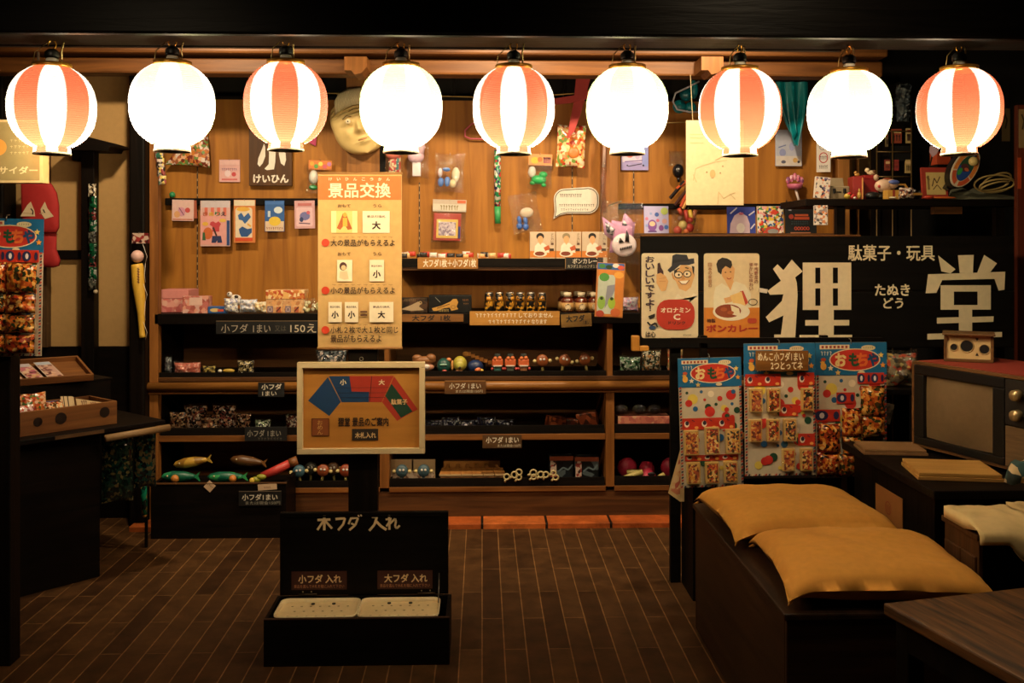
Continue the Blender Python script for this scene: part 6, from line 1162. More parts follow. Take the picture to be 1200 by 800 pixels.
bx('tabletop', t, W_DARK, -.03, 1.2, -.80, 0.04, TZ - .045, TZ - .014, .004); bx('front_panel', t, W_DARK, 0, 1.1, -.74, -.72, 0, TZ - .045); bx('side_panel', t, W_DARKZ, 0.0, .02, -.72, -.02, 0, TZ - .045, .002); bx('back_panel', t, W_DARK, .02, 1.1, -.02, 0, 0, TZ - .045)
TT = TZ - .0138
def slab_stack(name, label, cat, r, th, rz, w_, d_, matc, n=1):
    t = thing(name, label, cat, r, rz)
    for i in range(n): MB().m(matc).box(-w_ / 2 + .004 * i, w_ / 2 - .006 * i, -d_ / 2 + .003 * i, d_ / 2, i * th / n, (i + 1) * th / n - .0008, .0015).build('sheet' if n > 1 else 'board', t)
    return t
slab_stack('cardboard_sheets', 'small pile of old cardboard sheets left of the television', 'cardboard', (1.60, 3.86, TT), .022, -8, .24, .17, col('#7a5630', .8), 2)
slab_stack('envelope_bundle', 'flat tan envelope bundle lying before the television', 'envelopes', (1.655, 3.47, TT), .026, -10, .28, .24, wood('#a87a3c', '#c09048', 'x', 8, .8), 2)
t = card('stamped_card', 'brown card with faded red round stamp leaning on the television table side', 'card', (1012, 584, 1092, 630), 3.55, '#96602c', lambda a: (a.ring(1052, 605, 9, 8, 1.2, '#8a2a1a'), a.line([(1047, 602), (1047, 610)], 1.2, '#8a2a1a'), a.line([(1052, 601), (1052, 610)], 1.2, '#8a2a1a'), a.line([(1057, 602), (1057, 610)], 1.2, '#8a2a1a'), a.text('八', 1048, 617, 1056, 623, '#8a2a1a', .03)), rz=-55, hook=False)
t.location = (1.504, 3.645, .60)
t.rotation_euler[2] = R(-90)
t = thing('carved_chest', 'small carved brown wooden chest under the cream cloths', 'chest', (1.49, 2.94, 0))
cw = wood('#3a2412', '#5c3a1c', 'z', 6, .55)
bx('body', t, W_DARK, .01, .36, .005, .215, 0, .62, .004)
m = MB().m(cw).box(-.002, .0095, .0, .22, 0, .62)
for zz in (.30, .41, .52): m.box(-.010, -.001, .012, .10, zz - .04, zz + .05, .003); m.box(-.010, -.001, .105, .208, zz - .04, zz + .05, .003)
m.build('carved_side', t); bx('lid', t, cw, -.012, .37, -.008, .225, .622, .64, .003)
for i, (xo, yo, w_, d_, lab, c) in enumerate(((.085, .045, .21, .19, 'cream folded cloth drooping over the edge of the carved chest', '#d8bc84'), (.27, .10, .13, .17, 'pale folded cloth lying flat on the carved chest', '#cfb27c'))):
    k = thing('folded_cloth', lab, 'cloth', (1.49 + xo, 2.94 + yo + .05, .642), 0)
    m = MB().m(col(c, .9), True); n = 14; top = []
    for i2 in range(n + 1):
        for j2 in range(n + 1):
            u, v = i2 / n - .5, j2 / n - .5; x_, y_ = u * w_, v * d_; z_ = .036 + mnoise.noise(Vector((u * 4, v * 4, i * 3))) * .010
            if i == 0 and j2 < 4: k_ = (4 - j2) / 4; y_ = -d_ * .5 + .055 - .055 * min(1, k_ * 3) - .004 * k_ - .044; z_ = .03 - k_ * (.05 + .06 * max(0, math.sin(u * 5 + .4)))
            top.append((x_, y_, z_))
    bot = [(x_, y_ + (.007 if (i == 0 and j % (n + 1) < 4) else 0), (z_ if (i == 0 and j % (n + 1) < 4) else .001)) for j, (x_, y_, z_) in enumerate(top)]; N = (n + 1) ** 2
    q4 = [(i2 * (n + 1) + j2, (i2 + 1) * (n + 1) + j2, (i2 + 1) * (n + 1) + j2 + 1, i2 * (n + 1) + j2 + 1) for i2 in range(n) for j2 in range(n)]
    ed = [j for j in range(n)] + [i2 * (n + 1) + n for i2 in range(n)] + [n * (n + 1) + n - j for j in range(n)] + [(n - i2) * (n + 1) for i2 in range(n)]
    m.add(top + bot, q4 + [tuple(N + v for v in f[::-1]) for f in q4] + [(a_, b_, b_ + N, a_ + N) for a_, b_ in zip(ed, ed[1:] + ed[:1])])
    m.build('cloth_body', k)
# bits beside the television
t = card('dark_pamphlet', 'grey speckled pamphlet sticking out behind the orange packets', 'pamphlet', (1031, 472, 1049, 496), 4.3, prt(['#3a342c', '#55493a', '#2c2822'], 90, 2), None, tilt=14, hook=False)
t = thing('clear_sweet_bag', 'shiny clear bag of wrapped sweets between the toy sheet and the television', 'bag', P(1056, 462, 4.36)); t.location.z = .887; q = S(4.25)
MB().m(prt(['#8a7a5a', '#5a4630', '#b0442c', '#c8a860', '#3a3a34', '#7a6a50'], 50, 8, .2), True).pillow(36 * q, 40 * q, .07, 10, .03, 5, (0, 0, 20 * q)).build('wrapped_sweets', t)
MB().m(clear(gloss=.3), True).pillow(40 * q, 45 * q, .09, 10, .03, 9, (0, 0, 22 * q)).build('clear_wrapping', t)
t = thing('side_ledge', 'black wooden ledge below the bag of sweets beside the television', 'shelf', (1.57, 4.27, 0)); bx('ledge_board', t, W_DARK, 0, .5, 0.0, .16, .86, .885, .003); bx('support', t, W_DARKZ, .03, .07, .05, .12, 0, .86)
# tail of a green cloth at the right edge
t = thing('striped_cloth', 'blue-green and cream striped cloth tail hanging at the right edge', 'cloth', P(1188, 567, 3.05))
q = S(3.05); m = MB().m(prt(['#2a4a48', '#b89a68', '#20302e', '#c0aa80'], 24, 4, .8), True); pts = [(-6, 0), (-2, 14), (2, 24), (8, 27), (14, 24), (20, 27), (26, 22), (26, 0), (18, -2), (8, 4)]
m.prism([(x * q, z * q) for x, z in pts], -.02, .03); m.build('cloth_body', t)
# ------------------------------------------------------------------ corner counter at the left with its crates
A_, B_ = Vector((-1.917, 4.26)), Vector((-1.488, 4.73)); ang = math.degrees(math.atan2(B_.y - A_.y, B_.x - A_.x)); CT = .69; Lc = 1.0
t = thing('corner_counter', 'black slanting counter by the plaster wall carrying two wooden crates', 'counter', (B_.x, B_.y, 0), ang)
bx('countertop', t, W_DARK, -Lc, 0, 0, .70, CT - .022, CT, .003)
bx('front_panel', t, W_DARK, -Lc + .02, -.27, .10, .115, 0, CT - .022); bx('side_panel', t, W_DARKZ, -.285, -.27, .115, .66, 0, CT - .022)
bx('worn_edge', t, wood('#3a2a1c', '#6a4c2c', 'x', 6, .5), -.52, -.30, -.0015, -.0002, CT - .018, CT - .002)
MB().m(wood('#6a5238', '#9a7a52', 'x', 6, .5), True).tube([(-.30, -.012, CT - .042), (.012, -.012, CT - .036)], .016, 10).build('edge_pole', t)
bx('leg', t, W_DARKZ, -.06, -.02, .60, .64, 0, CT - .022)
Mc = Matrix.Translation((B_.x, B_.y, 0)) @ Matrix.Rotation(R(ang), 4, 'Z')
def oncounter(x, y, z=0): return Mc @ Vector((x, y, CT + .0008 + z))
cwd = wood('#5a3418', '#8a5a2c', 'x', 5, .6)
def crate(name, label, loc, w_, d_, h, knots=False, lean=0, zrot=ang):
    k = thing(name, label, 'crate', loc, zrot, 0, lean)
    bx('base_board', k, cwd, 0, w_, .01, d_ - .01, 0, .008); 0 if knots else bx('front_board', k, cwd, 0, w_, 0, .012, 0, h, .002); bx('rear_board', k, cwd, 0, w_, d_ - .012, d_, 0, h, .002); bx('end_board', k, cwd, 0, .012, .012, d_ - .012, 0, h, .002); bx('end_board', k, cwd, w_ - .012, w_, .012, d_ - .012, 0, h, .002)
    if knots:
        m = MB().m(cwd).box(0, w_, 0, .012, 0, h, .002).m(col('#2a140a', .7))
        for kx, kz, r in ((w_ - .36, .055, .020), (w_ - .26, .058, .026), (w_ - .06, .06, .024)): m.lathe([(.0, -.0012), (r, -.0012)], 14, (kx, 0, kz), 'y').lathe([(.0, -.0016), (r * .4, -.0016)], 10, (kx, 0, kz), 'y')
        m.build('front_board', k)
    return k
c1 = crate('wooden_crate', 'low brown wooden crate with dark knots and candy on the slanting counter', oncounter(-.92, .075), .72, .26, .105, True)
for i, (x_, y_, w_, h_, pal, lab) in enumerate(((-.60, .13, .10, .075, ['#c8a0a0', '#b8503a', '#d8d0c8', '#8a4a3a', '#d8b8b0'], 'pink glossy candy pack nearest the front edge of the knotted crate'), (-.51, .20, .12, .10, ['#b8502a', '#d8b08a', '#4a6a3a', '#8a2a1a', '#c87a3a'], 'orange patterned candy pack in the knotted crate'), (-.44, .15, .10, .075, ['#a84a2a', '#d8a06a', '#5a3a1a', '#c8c0a0'], 'copper candy pack beside the orange one in the knotted crate'))):
    k = thing('candy_pack', lab, 'candy pack', oncounter(x_, y_, .010), ang + i * 12 - 8, 0, -14); MB().m(prt(pal, 100, i + 2, .2), True).pillow(w_, h_ * 1.5, .045, 10, .01, i, (0, 0, h_ * .80)).build('foil_bag', k)
k = thing('blue_packet', 'blue packet lying behind the price strip card in the knotted crate', 'packet', oncounter(-.41, .245, .010), ang); bx('packet_body', k, col('#1c3a8a', .4), -.04, .04, -.005, .02, 0, .10, .004)
k = thing('strip_card', 'cream card with dark bars standing in the knotted crate', 'card', oncounter(-.335, .190, .010), ang, 0, -22); m = MB().m(col('#c8b088', .7)).prism([(-.055, 0), (.19 - .19, 0), (.0, .0), (.0, .0), (.0, 0), (.0, 0)][:2] + [(.105, 0), (.105, .085), (.03, .115), (-.06, .115)] if 0 else [(-.06, 0), (.0, 0), (.0, .124), (-.05, .13)], 0, .004)
m.prism([(.0005, 0), (.0, .0)][:1] + [(.005, 0), (.008, .12), (.0005, .124)], -.0005, .0042); m.build('card_body', k)
a = Art(0, 0, .001); a.line([(-24, -28), (-19, -126)], 5, '#2a1c14'); a.line([(-42, -24), (-38, -128)], 4, '#3a2418'); a.line([(-10, -60), (-6, -66)], 6, '#7a3a2a'); a.build('bars', k)
k = thing('strip_card', 'second cream card with brown marks slanting toward the crate corner', 'card', oncounter(-.29, .145, .010), ang, 0, -20); MB().m(col('#c0a478', .7)).prism([(-.05, 0), (.07, 0), (.07, .085), (-.05, .118)], 0, .004).build('card_body', k)
a = Art(0, 0, .001); a.dashes(-30, -104, 0, -84, '#5a3020', 3); a.dashes(12, -92, 40, -76, '#7a3a24', 3); a.build('print', k)
k = thing('counter_riser', 'black box riser under the tilted tray on the slanting counter', 'box', oncounter(-.54, .285), ang); bx('riser_body', k, W_DARK, -.42, .45, .06, .34, 0, .17, .004); bx('riser_lid', k, W_DARK, -.425, .455, .055, .345, .171, .178)
c2 = crate('display_tray_crate', 'tilted tan wooden tray of printed cards above the knotted crate', oncounter(-.76, .39, .182), .56, .30, .032, False, 12, ang - 12)
zt = Matrix.Rotation(R(ang - 12), 4, 'Z') @ Matrix.Rotation(R(12), 4, 'X')
def in_tray(x, y, z): return c2.location + (zt @ Vector((x, y, z)))
for i, (x_, c, lab) in enumerate(((.235, '#b08a78', 'printed card with dark picture lying in the tilted tray, first one'), (.318, '#b86a7a', 'printed card with pink strip lying in the tilted tray, between two others'), (.40, '#c09a8c', 'pale printed card with blue mark lying in the tilted tray, outermost'))):
    k = thing('printed_card', lab, 'card', in_tray(x_, .024, .0125 + .004 * i), ang - 12 + (10, 6, 4)[i], 0, 12)
    bx('card_body', k, col('#c8b8a8', .5), -.036, .036, 0, .235, 0, .003); bx('picture', k, prt([c, '#c89a70', '#6a3a3a', '#d8b8a0', c], 60, i + 4), -.032, .032, .008, .185, .0032, .0036)
    bx('heading', k, col(('#5a4a48', '#b8b0b8', '#a8b0c0')[i], .5), -.032, .032, .19, .230, .0032, .0036)
for i, (loc, r_, h_, pal, lab) in enumerate((((-.185, .025, -.022), .07, .34, ['#081612', '#0e2620', '#06100e', '#1a2a20', '#4a4228'], 'dark green glossy bag hanging under the slanting counter edge'), ((-.045, .03, -.022), .05, .30, ['#081416', '#10302c', '#4a4028', '#080e0e'], 'teal and tan glossy bag hanging under the slanting counter, at its end'))):
    p = Mc @ Vector((loc[0], loc[1] + .075, CT - .024)); k = thing('hanging_bag', lab, 'toy bag', p, ang - 20)
    MB().m(prt(pal, 75, i + 3, .12), True).pillow(r_ * 2, h_, .06, 12, .02, i, (0, 0, -h_ / 2 - .004)).build('bag_body', k); MB().m(STEEL).tube([(0, 0, -.012), (0, 0, .0015)], .002, 6).build('hook', k)
k = thing('green_tube_toy', 'narrow green toy tube hanging low beside the storage chest', 'toy tube', P(168.5, 552, 5.0)); q = S(5.0)
MB().m(prt(['#0e5a48', '#127a5c', '#0a2a24', '#8a7a4a'], 50, 2, .2), True).tube([(0, 0, 0), (0, 0, -28 * q), (.004, 0, -50 * q)], [3 * q, 3.6 * q, 3 * q], 10).build('tube', k); MB().m(col('#a8742e', .4), True).ball((.004, 0, -51 * q), 2.6 * q).build('end_ball', k)
bx('hanger_stick', k, W_DARKZ, -.006, .006, .03, .045, -P(0, 552, 5.0).z, .12); bx('peg', k, W_DARKZ, -.003, .003, .0, .03, -.01, .0)
# black stand at the left edge with its toy sheet
t = thing('black_stand', 'tall black stand at the left edge carrying the wide toy sheet', 'stand', (-1.69, 3.62, 0))
zb = Z(417, 3.62)
bx('body', t, W_DARKZ, -.62, 0, 0, .08, 0, zb, .004); bx('backboard', t, W_DARK, -.60, -.06, .05, .07, zb, Z(250, 3.66), .003); bx('top_lip', t, W_DARK, -.625, .004, -.006, .05, zb, zb + .004)
y5 = 3.612
lp = []
for r_, (ya, yb_) in enumerate(((307, 341), (343, 364), (366, 387), (389, 410))):
    for (xa_, xb_) in ((-27, -7), (-8, 13), (13, 47)) if r_ == 0 else ((-30, -9), (-8, 13), (13, 46)): lp.append((xa_, ya, xb_, yb_, 'puff'))
toy_sheet('toy_sheet', 'wide dotted toy sheet at the left edge, full of bulging orange packets', (-34, 256, 50, 414), y5, lp, [(-30, 292, 46, 306, 1)], 1)
# cider sign
def cider(a):
    a.rect(-60, 143, 45, 210, '#84764a'); a.ell(-2, 172, 9.5, 9.5, '#c88a3a', 20); a.text('三ツ矢サイダー', -36, 194, 43, 203, '#c8b88c', .03)
    for y in (163, 170, 177): a.dashes(11, y, 39, y + 3, '#b8a878', 6, y)
t = card('cider_sign', 'pale framed tan sign with cider lettering beneath the first lantern', 'sign', (-62, 140, 48.5, 213), 3.42, '#b8a272', cider, th=.05, hook=False)
for sx in (-60, 40): bx('hanging_strap', t, STEEL, (sx + 6.75) * S(3.42) - .003, (sx + 6.75) * S(3.42) + .003, .02, .026, 0, Z(43, LB) - Z(140, 3.42) + .004)
# roofed black post before the plaster wall
PYb = LW - .10; q = S(PYb)
t = thing('roofed_post', 'black wooden post with small slanting roof in front of the plaster wall', 'post', P(102.5, 0, PYb)); t.location.z = 0
bx('upright', t, W_DARKZ, -7.5 * q, 7.5 * q, 0, .07, 0, Z(172, PYb), .003)
zr = Z(172, PYb)
MB().m(W_DARK).prism([(-26 * q, zr - 3 * q), (-4 * q, zr + 11 * q), (44 * q, zr - 1 * q), (44 * q, zr - 3 * q), (35 * q, zr - 4 * q), (33 * q, zr - 8 * q), (-20 * q, zr - 7 * q)], -.12, .08).build('roof', t)
MB().m(W_DARK).prism([(-16 * q, zr - 7 * q), (-7 * q, zr - 7 * q), (-7 * q, zr - 14 * q), (-12 * q, zr - 18 * q), (-16 * q, zr - 17 * q)], -.02, .05).build('bracket', t)
# sweet strip on the post
def gst(m, L, q):
    for i in range(9): m.m(prt([['#6a6a62', '#141210', '#3a3c36'], ['#0c4028', '#105232', '#081610'], ['#0a2e20', '#6a2a2a', '#121210'], ['#0e4c30', '#8a9088', '#08241a']][i % 4] if i else ['#d8ccb8', '#1a1614', '#8a7a60'], 80, i, .2), True).pillow(9 * q, 15 * q, .022, 6, .004, i, L(109.5 + (i % 2) * .8, 223 + i * 13.6, .016))
    m.m(col('#b8a88a', .5), True).ball(L(113, 340, .012), 2.6 * q)
pouch('sweet_strip', 'long strip of green and silver sweet packets hanging on the roofed post', (104, 216, 116, 344), PYb - .012, [('packet_strip', gst)], film=False, hook=.01, cat='candy strip')
# red sailed cloth hangings
for i, (pts, dy, lab) in enumerate((([(25, 207), (52, 209), (61, 216), (66.5, 226), (69, 240), (69, 266), (66, 272), (26, 272)], 0, 'red cloth hanging with two white sails, behind the cider sign'), ([(48, 270), (66, 272), (66, 292), (70.5, 304), (69, 311), (62, 313), (46, 312), (40, 300)], .03, 'red rounded cloth tail hanging below the sailed red cloth'))):
    Yr = LW - .16 + dy; q = S(Yr); t = thing('red_hanging', lab, 'cloth hanging', P(47, 208 if i == 0 else 270, Yr)); oy_ = 208 if i == 0 else 270
    m = MB().m(col('#a01c1c', .8, 0, .1), True); n = 7
    ctr = (sum(p[0] for p in pts) / len(pts), sum(p[1] for p in pts) / len(pts)); rings = []
    for s_, d_ in ((1, 0), (.97, .010), (.86, .019), (.5, .026)): rings.append([((ctr[0] + (x - ctr[0]) * s_ - 47) * q, -d_, (oy_ - ctr[1] - (y - ctr[1]) * s_) * q) for x, y in pts])
    vs = [v for r_ in rings for v in r_]; N = len(pts); m.add(vs, [(k_ * N + j, k_ * N + (j + 1) % N, (k_ + 1) * N + (j + 1) % N, (k_ + 1) * N + j) for k_ in range(3) for j in range(N)] + [[3 * N + j for j in range(N)], [j for j in range(N)][::-1]]); m.build('cloth', t)
    if i == 0:
        for (p3) in (([(27, 253), (35, 240), (39, 236), (43, 246), (44, 253)], [(39, 244), (41.5, 247), (41, 251)]), ([(50, 245), (55, 236), (58, 244), (65, 253), (55, 256), (51, 250)], [(53, 245), (55, 249)])):
            a = Art(47, 208, q, .0275); a.poly(p3[0], '#cfb896'); a.line([(p3[0][0][0] + 3, 249), (p3[0][-1][0] - 2, 250)], .8, '#a88a68'); a.line(p3[1], 1.4, '#1a1414'); a.build('white_sail', t)
    MB().m(STEEL).tube([((30 - 47) * q if i == 0 else (56 - 47) * q, .15 - dy + .0, -.02), ((30 - 47) * q if i == 0 else (56 - 47) * q, -.004, -.02)], .003, 6).build('hook', t)
# toy bat
Yb = 5.38 - .035; q = S(Yb); t = thing('toy_bat', 'yellow toy bat and pink ball hanging in netting on the dark pillar', 'toy bat', P(163, 273, Yb))
L = lambda px, py, d=.0: Vector(((px - 163) * q, -d, (273 - py) * q))
MB().m(col('#d0a43a', .4), True).tube([L(160.5, 309), L(161, 312), L(162, 330), L(164, 348), L(165.5, 366), L(166, 385), L(166.5, 391), L(167, 394)], [6.2 * q, 7 * q, 7 * q, 6 * q, 4.4 * q, 3.2 * q, 3.4 * q, 3.8 * q], 16).build('bat', t)
MB().m(col('#d0a8a0', .5), True).ball(L(161, 300), 7.2 * q, 16, 10).build('ball', t)
a = Art(163, 273, q, 7.2 * q); a.line([(164.5, 313), (164.8, 331)], 1, '#5a2014'); [a.line([(163.2, 314 + i * 3), (166, 315.2 + i * 3)], .8, '#5a2014') for i in range(6)]; a.build('lettering', t)
bx('header_card', t, prt(['#8a2a2a', '#6a1c1c', '#b8a090', '#3a1414'], 60, 3), L(155, 0).x, L(175, 0).x, -.002, .002, L(0, 285).z, L(0, 273).z)
m = MB().m(col('#d8d0c8', .3), True)
for k_ in range(5): m.tube([L(170 + (k_ % 2) * 3 - 2, 286 + k_ * 22, .01), L(173 - (k_ % 2) * 3, 300 + k_ * 22, .012), L(171, 308 + k_ * 22 if k_ < 4 else 396, .01)], .0011, 5)
m.build('netting', t); MB().m(STEEL).tube([(0, .034, .004), (0, -.004, .004), (0, -.005, -.004)], .0015, 6).build('hook', t)

# ------------------------------------------------------------------ black shelf at the right and the things on it
SHY = 4.90; q = S(SHY)
t = thing('side_shelf', 'black plank shelf above the signboard carrying old toys and a cable', 'shelf', P(1052, 241, SHY)); t.location.z = 0; sx0 = t.location.x
SX = lambda px: X(px, SHY) - sx0; SZ = Z(232.5, SHY)
bx('plank', t, W_DARK, SX(944), SX(1192), 0, .42, Z(241, SHY), SZ, .003)
bx('post', t, W_DARKZ, SX(984), SX(994), .04, .08, 0, Z(241, SHY) - .0005); bx('post', t, W_DARKZ, SX(1172), SX(1182), .04, .08, 0, Z(241, SHY) - .0005); bx('under_block', t, W_BROWN, SX(1097), SX(1130), .02, .06, Z(250, SHY), Z(241, SHY) - .0005)
SZ += .0006
def on(px, dy=.03): return Vector((X(px, SHY + dy), SHY + dy, SZ))
def h_(px): return px * q
k = thing('cassette_player', 'beige box recorder with raised lid and dark knobs on the black shelf', 'recorder', on(984, .05), 6); bg = col('#8a7a60', .5)
bx('body', k, bg, -h_(15), h_(13), 0, .10, 0, h_(16), .006); MB().m(bg).box(-h_(9), h_(14), 0, .012, 0, h_(11), .004, Matrix.Translation((0, .07, h_(16.5))) @ Matrix.Rotation(R(-14), 4, 'X')).build('raised_lid', k)
for sx in (-9, 4): bx('knob', k, BLACK, h_(sx), h_(sx + 3), -.012, -.0005, h_(7), h_(13), .002)
bx('slot', k, BLACK, -h_(4), h_(2), -.001, 0, h_(8), h_(9.4))
card('print_strip', 'narrow white strip card with scribbled print, standing on the black shelf end', 'card', (954, 207, 972, 232.4), SHY + .03, '#c8bcb0', lambda a: (a.rect(954.5, 207.5, 971.5, 232, prt(['#d0c4b8', '#d8ccc0', '#7a6a88', '#c87a5a', '#d4c8bc', '#3a3446'], 95, 9)),), hook=False, stand=True, tilt=5, th=.02)
k = thing('red_box', 'narrow red box with cream edge standing on the black shelf', 'box', on(1005.5, .13), -8); bx('box_body', k, col('#8a1c18', .5), -h_(6), h_(6), 0, .12, 0, h_(29), .002); bx('cream_edge', k, col('#c88a4a', .5), h_(4.4), h_(6.1), -.001, .02, 0, h_(27))
k = thing('red_box', 'wide plain red box behind the white bird plush', 'box', on(1021, .18), 0); bx('box_body', k, col('#82181a', .5), -h_(9), h_(9), 0, .12, 0, h_(31), .002); bx('box_lid', k, col('#901e1c', .5), -h_(9.2), h_(9.2), -.002, .122, h_(27), h_(31.4), .001)
lumpS = lambda name, label, cat, px, dy, dz, shapes: lump_at(name, label, cat, on(px, dy) + Vector((0, 0, dz)), shapes)
def lump_at(name, label, cat, loc, shapes):
    t = thing(name, label, cat, loc)
    for nm, c, bl_ in shapes:
        m = MB().m(c if not isinstance(c, str) else col(c, .45), True)
        for b in bl_:
            dx, dz, rx_, rz_ = b[:4]; dy = b[4] if len(b) > 4 else 0; ry = b[5] if len(b) > 5 else min(rx_, rz_); m.ball((dx * q, dy * q, dz * q), q, 14, 9, (rx_, ry, rz_))
        m.build(nm, t)
    return t
lumpS('kitten_figure', 'little cream and brown animal figure on top of the wide red box', 'figure', 1021, .21, h_(31.6) + .001, [('body', '#c8b490', [(0, 3, 6, 3), (-5, 6, 3, 3)]), ('brown_patch', '#5a3a20', [(3, 4.4, 2.6, 2, -2, 2), (-6, 8, 1.2, 1.6)])])
lumpS('bear_figure', 'small tan animal figure on top of the narrow red box', 'figure', 1004.5, .16, h_(29) + .001, [('body', '#a87a3a', [(0, 2.2, 3.4, 2.2), (-2, 4.6, 2, 2)])])
lumpS('tiny_bottle', 'tiny yellow bottle figure before the red boxes', 'figure', 1007, .04, 0, [('body', '#a8843a', [(0, 4.6, 2.6, 4.6), (0, 10, 1.3, 3)])])
lumpS('toy_frog', 'little yellow and red toy before the beige recorder', 'toy', 995, .02, 0, [('body', '#b89a3a', [(-2, 3.4, 4, 3.4)]), ('red_part', '#b02c28', [(4, 3, 3.4, 3), (0, 6, 3, 2, -1, 2)]), ('foot', '#d0c4b8', [(6, 1.4, 2, 1.4, -2, 1.4)])])
lumpS('black_shoe', 'dark rounded toy car body under the white bird plush', 'toy', 1025, .10, 0, [('body', '#0e1012', [(-2, 5, 10, 5, 0, 6), (8, 4, 8, 4, 0, 6)])])
lumpS('bird_plush', 'white bird-shaped plush with blue wing stripe sitting among the old toys', 'plush toy', 1040, .10, h_(10) + .0, [('body', '#c8a890', [(-5, 7, 11, 8, 0, 7), (4, 9, 10, 6, 0, 6)]), ('beak', '#b89a80', [(-14, 17, 3, 4)]), ('wing_stripe', '#4a5a9a', [(6, 11, 7, 3, -4, 4)]), ('red_mark', '#a82a34', [(-12, 6, 2, 2, -5, 1)]), ('brown_back', '#7a3a20', [(0, 15, 6, 2)])])
k = thing('yellow_carton', 'small yellow-tan carton on the black shelf before the bird plush', 'carton', on(1047.5, .03), 4); bx('carton_body', k, col('#b88a3a', .6), -h_(8), h_(7), 0, .05, 0, h_(11), .002); bx('red_band', k, col('#8a3020', .6), -h_(1.5), h_(1.5), -.001, 0, 0, h_(11))
k = thing('taxi_toy', 'yellow toy slide with dark window among the old toys', 'toy', on(1063, .12), 0); MB().m(col('#a87832', .5)).prism([(-h_(20), h_(6)), (-h_(18), h_(20)), (-h_(2), h_(20)), (h_(6), h_(9)), (h_(20), h_(9)), (h_(20), h_(6))], 0, .08).build('body', k); MB().m(col('#1a1a1c', .2)).prism([(-h_(16), h_(10)), (-h_(14), h_(18)), (-h_(4), h_(18)), (h_(1), h_(10))], -.001, 0).build('window', k)
for wx in (-12, 12): MB().m(BLACK, True).lathe([(0, .0), (h_(5), .0), (h_(5), .02), (0, .02)], 14, (h_(wx), .01, h_(5.2)), 'y').build('wheel', k)
packs_k = thing('crumpled_packet', 'crumpled speckled packet lying before the yellow toy slide', 'packet', on(1062, .02)); MB().m(prt(['#c8b8a8', '#6a3a3a', '#d8c8c0', '#3a2a2a', '#a87a5a'], 110, 3, .2), True).pillow(h_(18), h_(13), .05, 10, .014, 4, (0, 0, h_(7.4))).build('foil_bag', packs_k)
lumpS('cup_figure', 'tiny pale dish beside the crumpled packet on the black shelf edge', 'dish', 1046, .008, 0, [('bowl', '#c8b89a', [(0, 1.6, 4.6, 1.4, 0, 2.6)])])
lumpS('dark_figure', 'dark glossy figure pair behind the red-framed picture', 'figure', 1074, .26, 0, [('body', '#141416', [(-3, 8, 5, 8), (5, 7, 5, 7)]), ('shiny_eyes', '#c8c4c0', [(-4, 13, 1.2, 1.2, -4, 1), (6, 12, 1.2, 1.2, -4, 1)])])
k = card('framed_picture', 'red-framed cream picture with brown figures leaning on the black shelf', 'picture', (1081, 195, 1112, 232.4), SHY + .115, '#8e2a1a', lambda a: (a.rect(1086, 201, 1109, 228, '#b8a064'), a.line([(1093, 218), (1096, 208), (1099, 214), (1103, 206)], 1.2, '#4a3018'), a.line([(1094, 222), (1099, 216), (1104, 222)], 1, '#4a3018'), a.dashes(1087.5, 205, 1090, 222, '#7a6438', 1)), hook=False, stand=True, th=.016, lean=-7)
lump_at('red_spoon', 'red-orange spoon-like toy lying before the framed picture', 'toy', on(1092, .015), [('bowl', '#b03a24', [(-4, 2.2, 6, 2.2, 0, 3)]), ('handle', '#c8642e', [(14, 1.8, 16, 1.2, 0, 1.4)])])
# oval game board
k = thing('oval_game', 'oval game board with orange rim and blue-green centre, tilted on the black shelf', 'game', P(1119, 218, SHY + .02) , 0, 31); g = q
def oval(rx_, rz_, cz, y0, y1, mat, nm, n=36):
    MB().m(mat).prism([(math.cos(2 * math.pi * i / n) * rx_ * g, (cz + math.sin(2 * math.pi * i / n) * rz_) * g) for i in range(n)], y0, y1).build(nm, k)
oval(15.5, 26.5, 25, .012, .06, BLACK, 'black_tub'); oval(14, 25, 25, .0, .012, col('#c8b8a0', .4), 'pale_rim')
a = Art(0, 0, g, .0008)
for a0, a1, c in ((-200, 20, '#c8742a'), (25, 82, '#b84a24'), (98, 155, '#b84a24')):
    n = 18; pts = [(13 * math.cos(R(a0 + (a1 - a0) * i / n)), -25 + 23.6 * math.sin(R(a0 + (a1 - a0) * i / n))) for i in range(n + 1)] + [(8.6 * math.cos(R(a1 - (a1 - a0) * i / n)), -25 + 17.6 * math.sin(R(a1 - (a1 - a0) * i / n))) for i in range(n + 1)]; a.poly(pts, c)
a.ell(0, -25, 8.2, 17, '#14402a', 24); a.poly([(8 * math.cos(R(d_)), -25 + 16.6 * math.sin(R(d_))) for d_ in range(0, 181, 12)], '#183e8a'); a.ell(-1, -25, 5, 5, '#4a1c20', 12); a.ell(-4, -18, 2.6, 5, '#2a8a3a', 10); a.ell(2, -24, 3, 2, '#a8502a', 10); a.build('painted_face', k)
MB().m(col('#d0b878', .4), True).ball((3 * g, -.012, 36 * g), 5.6 * g, 14, 9).build('cream_ball', k); MB().m(col('#3a3a5a', .4), True).ball((1 * g, -.008, 43 * g), 2.4 * g).build('blue_peg', k)
bx('rear_prop', k, BLACK, -h_(3), h_(3), .06, .10, -h_(3), h_(30))
k = thing('orange_carton', 'dark orange carton behind the ninth lantern above the framed picture', 'carton', on(1106, .24)); bx('carton_body', k, col('#a8401c', .5), -h_(9), h_(9), 0, .08, h_(46), h_(62), .002); bx('stand_block', k, W_DARK, -h_(8), h_(8), 0, .08, 0, h_(45.8)); 
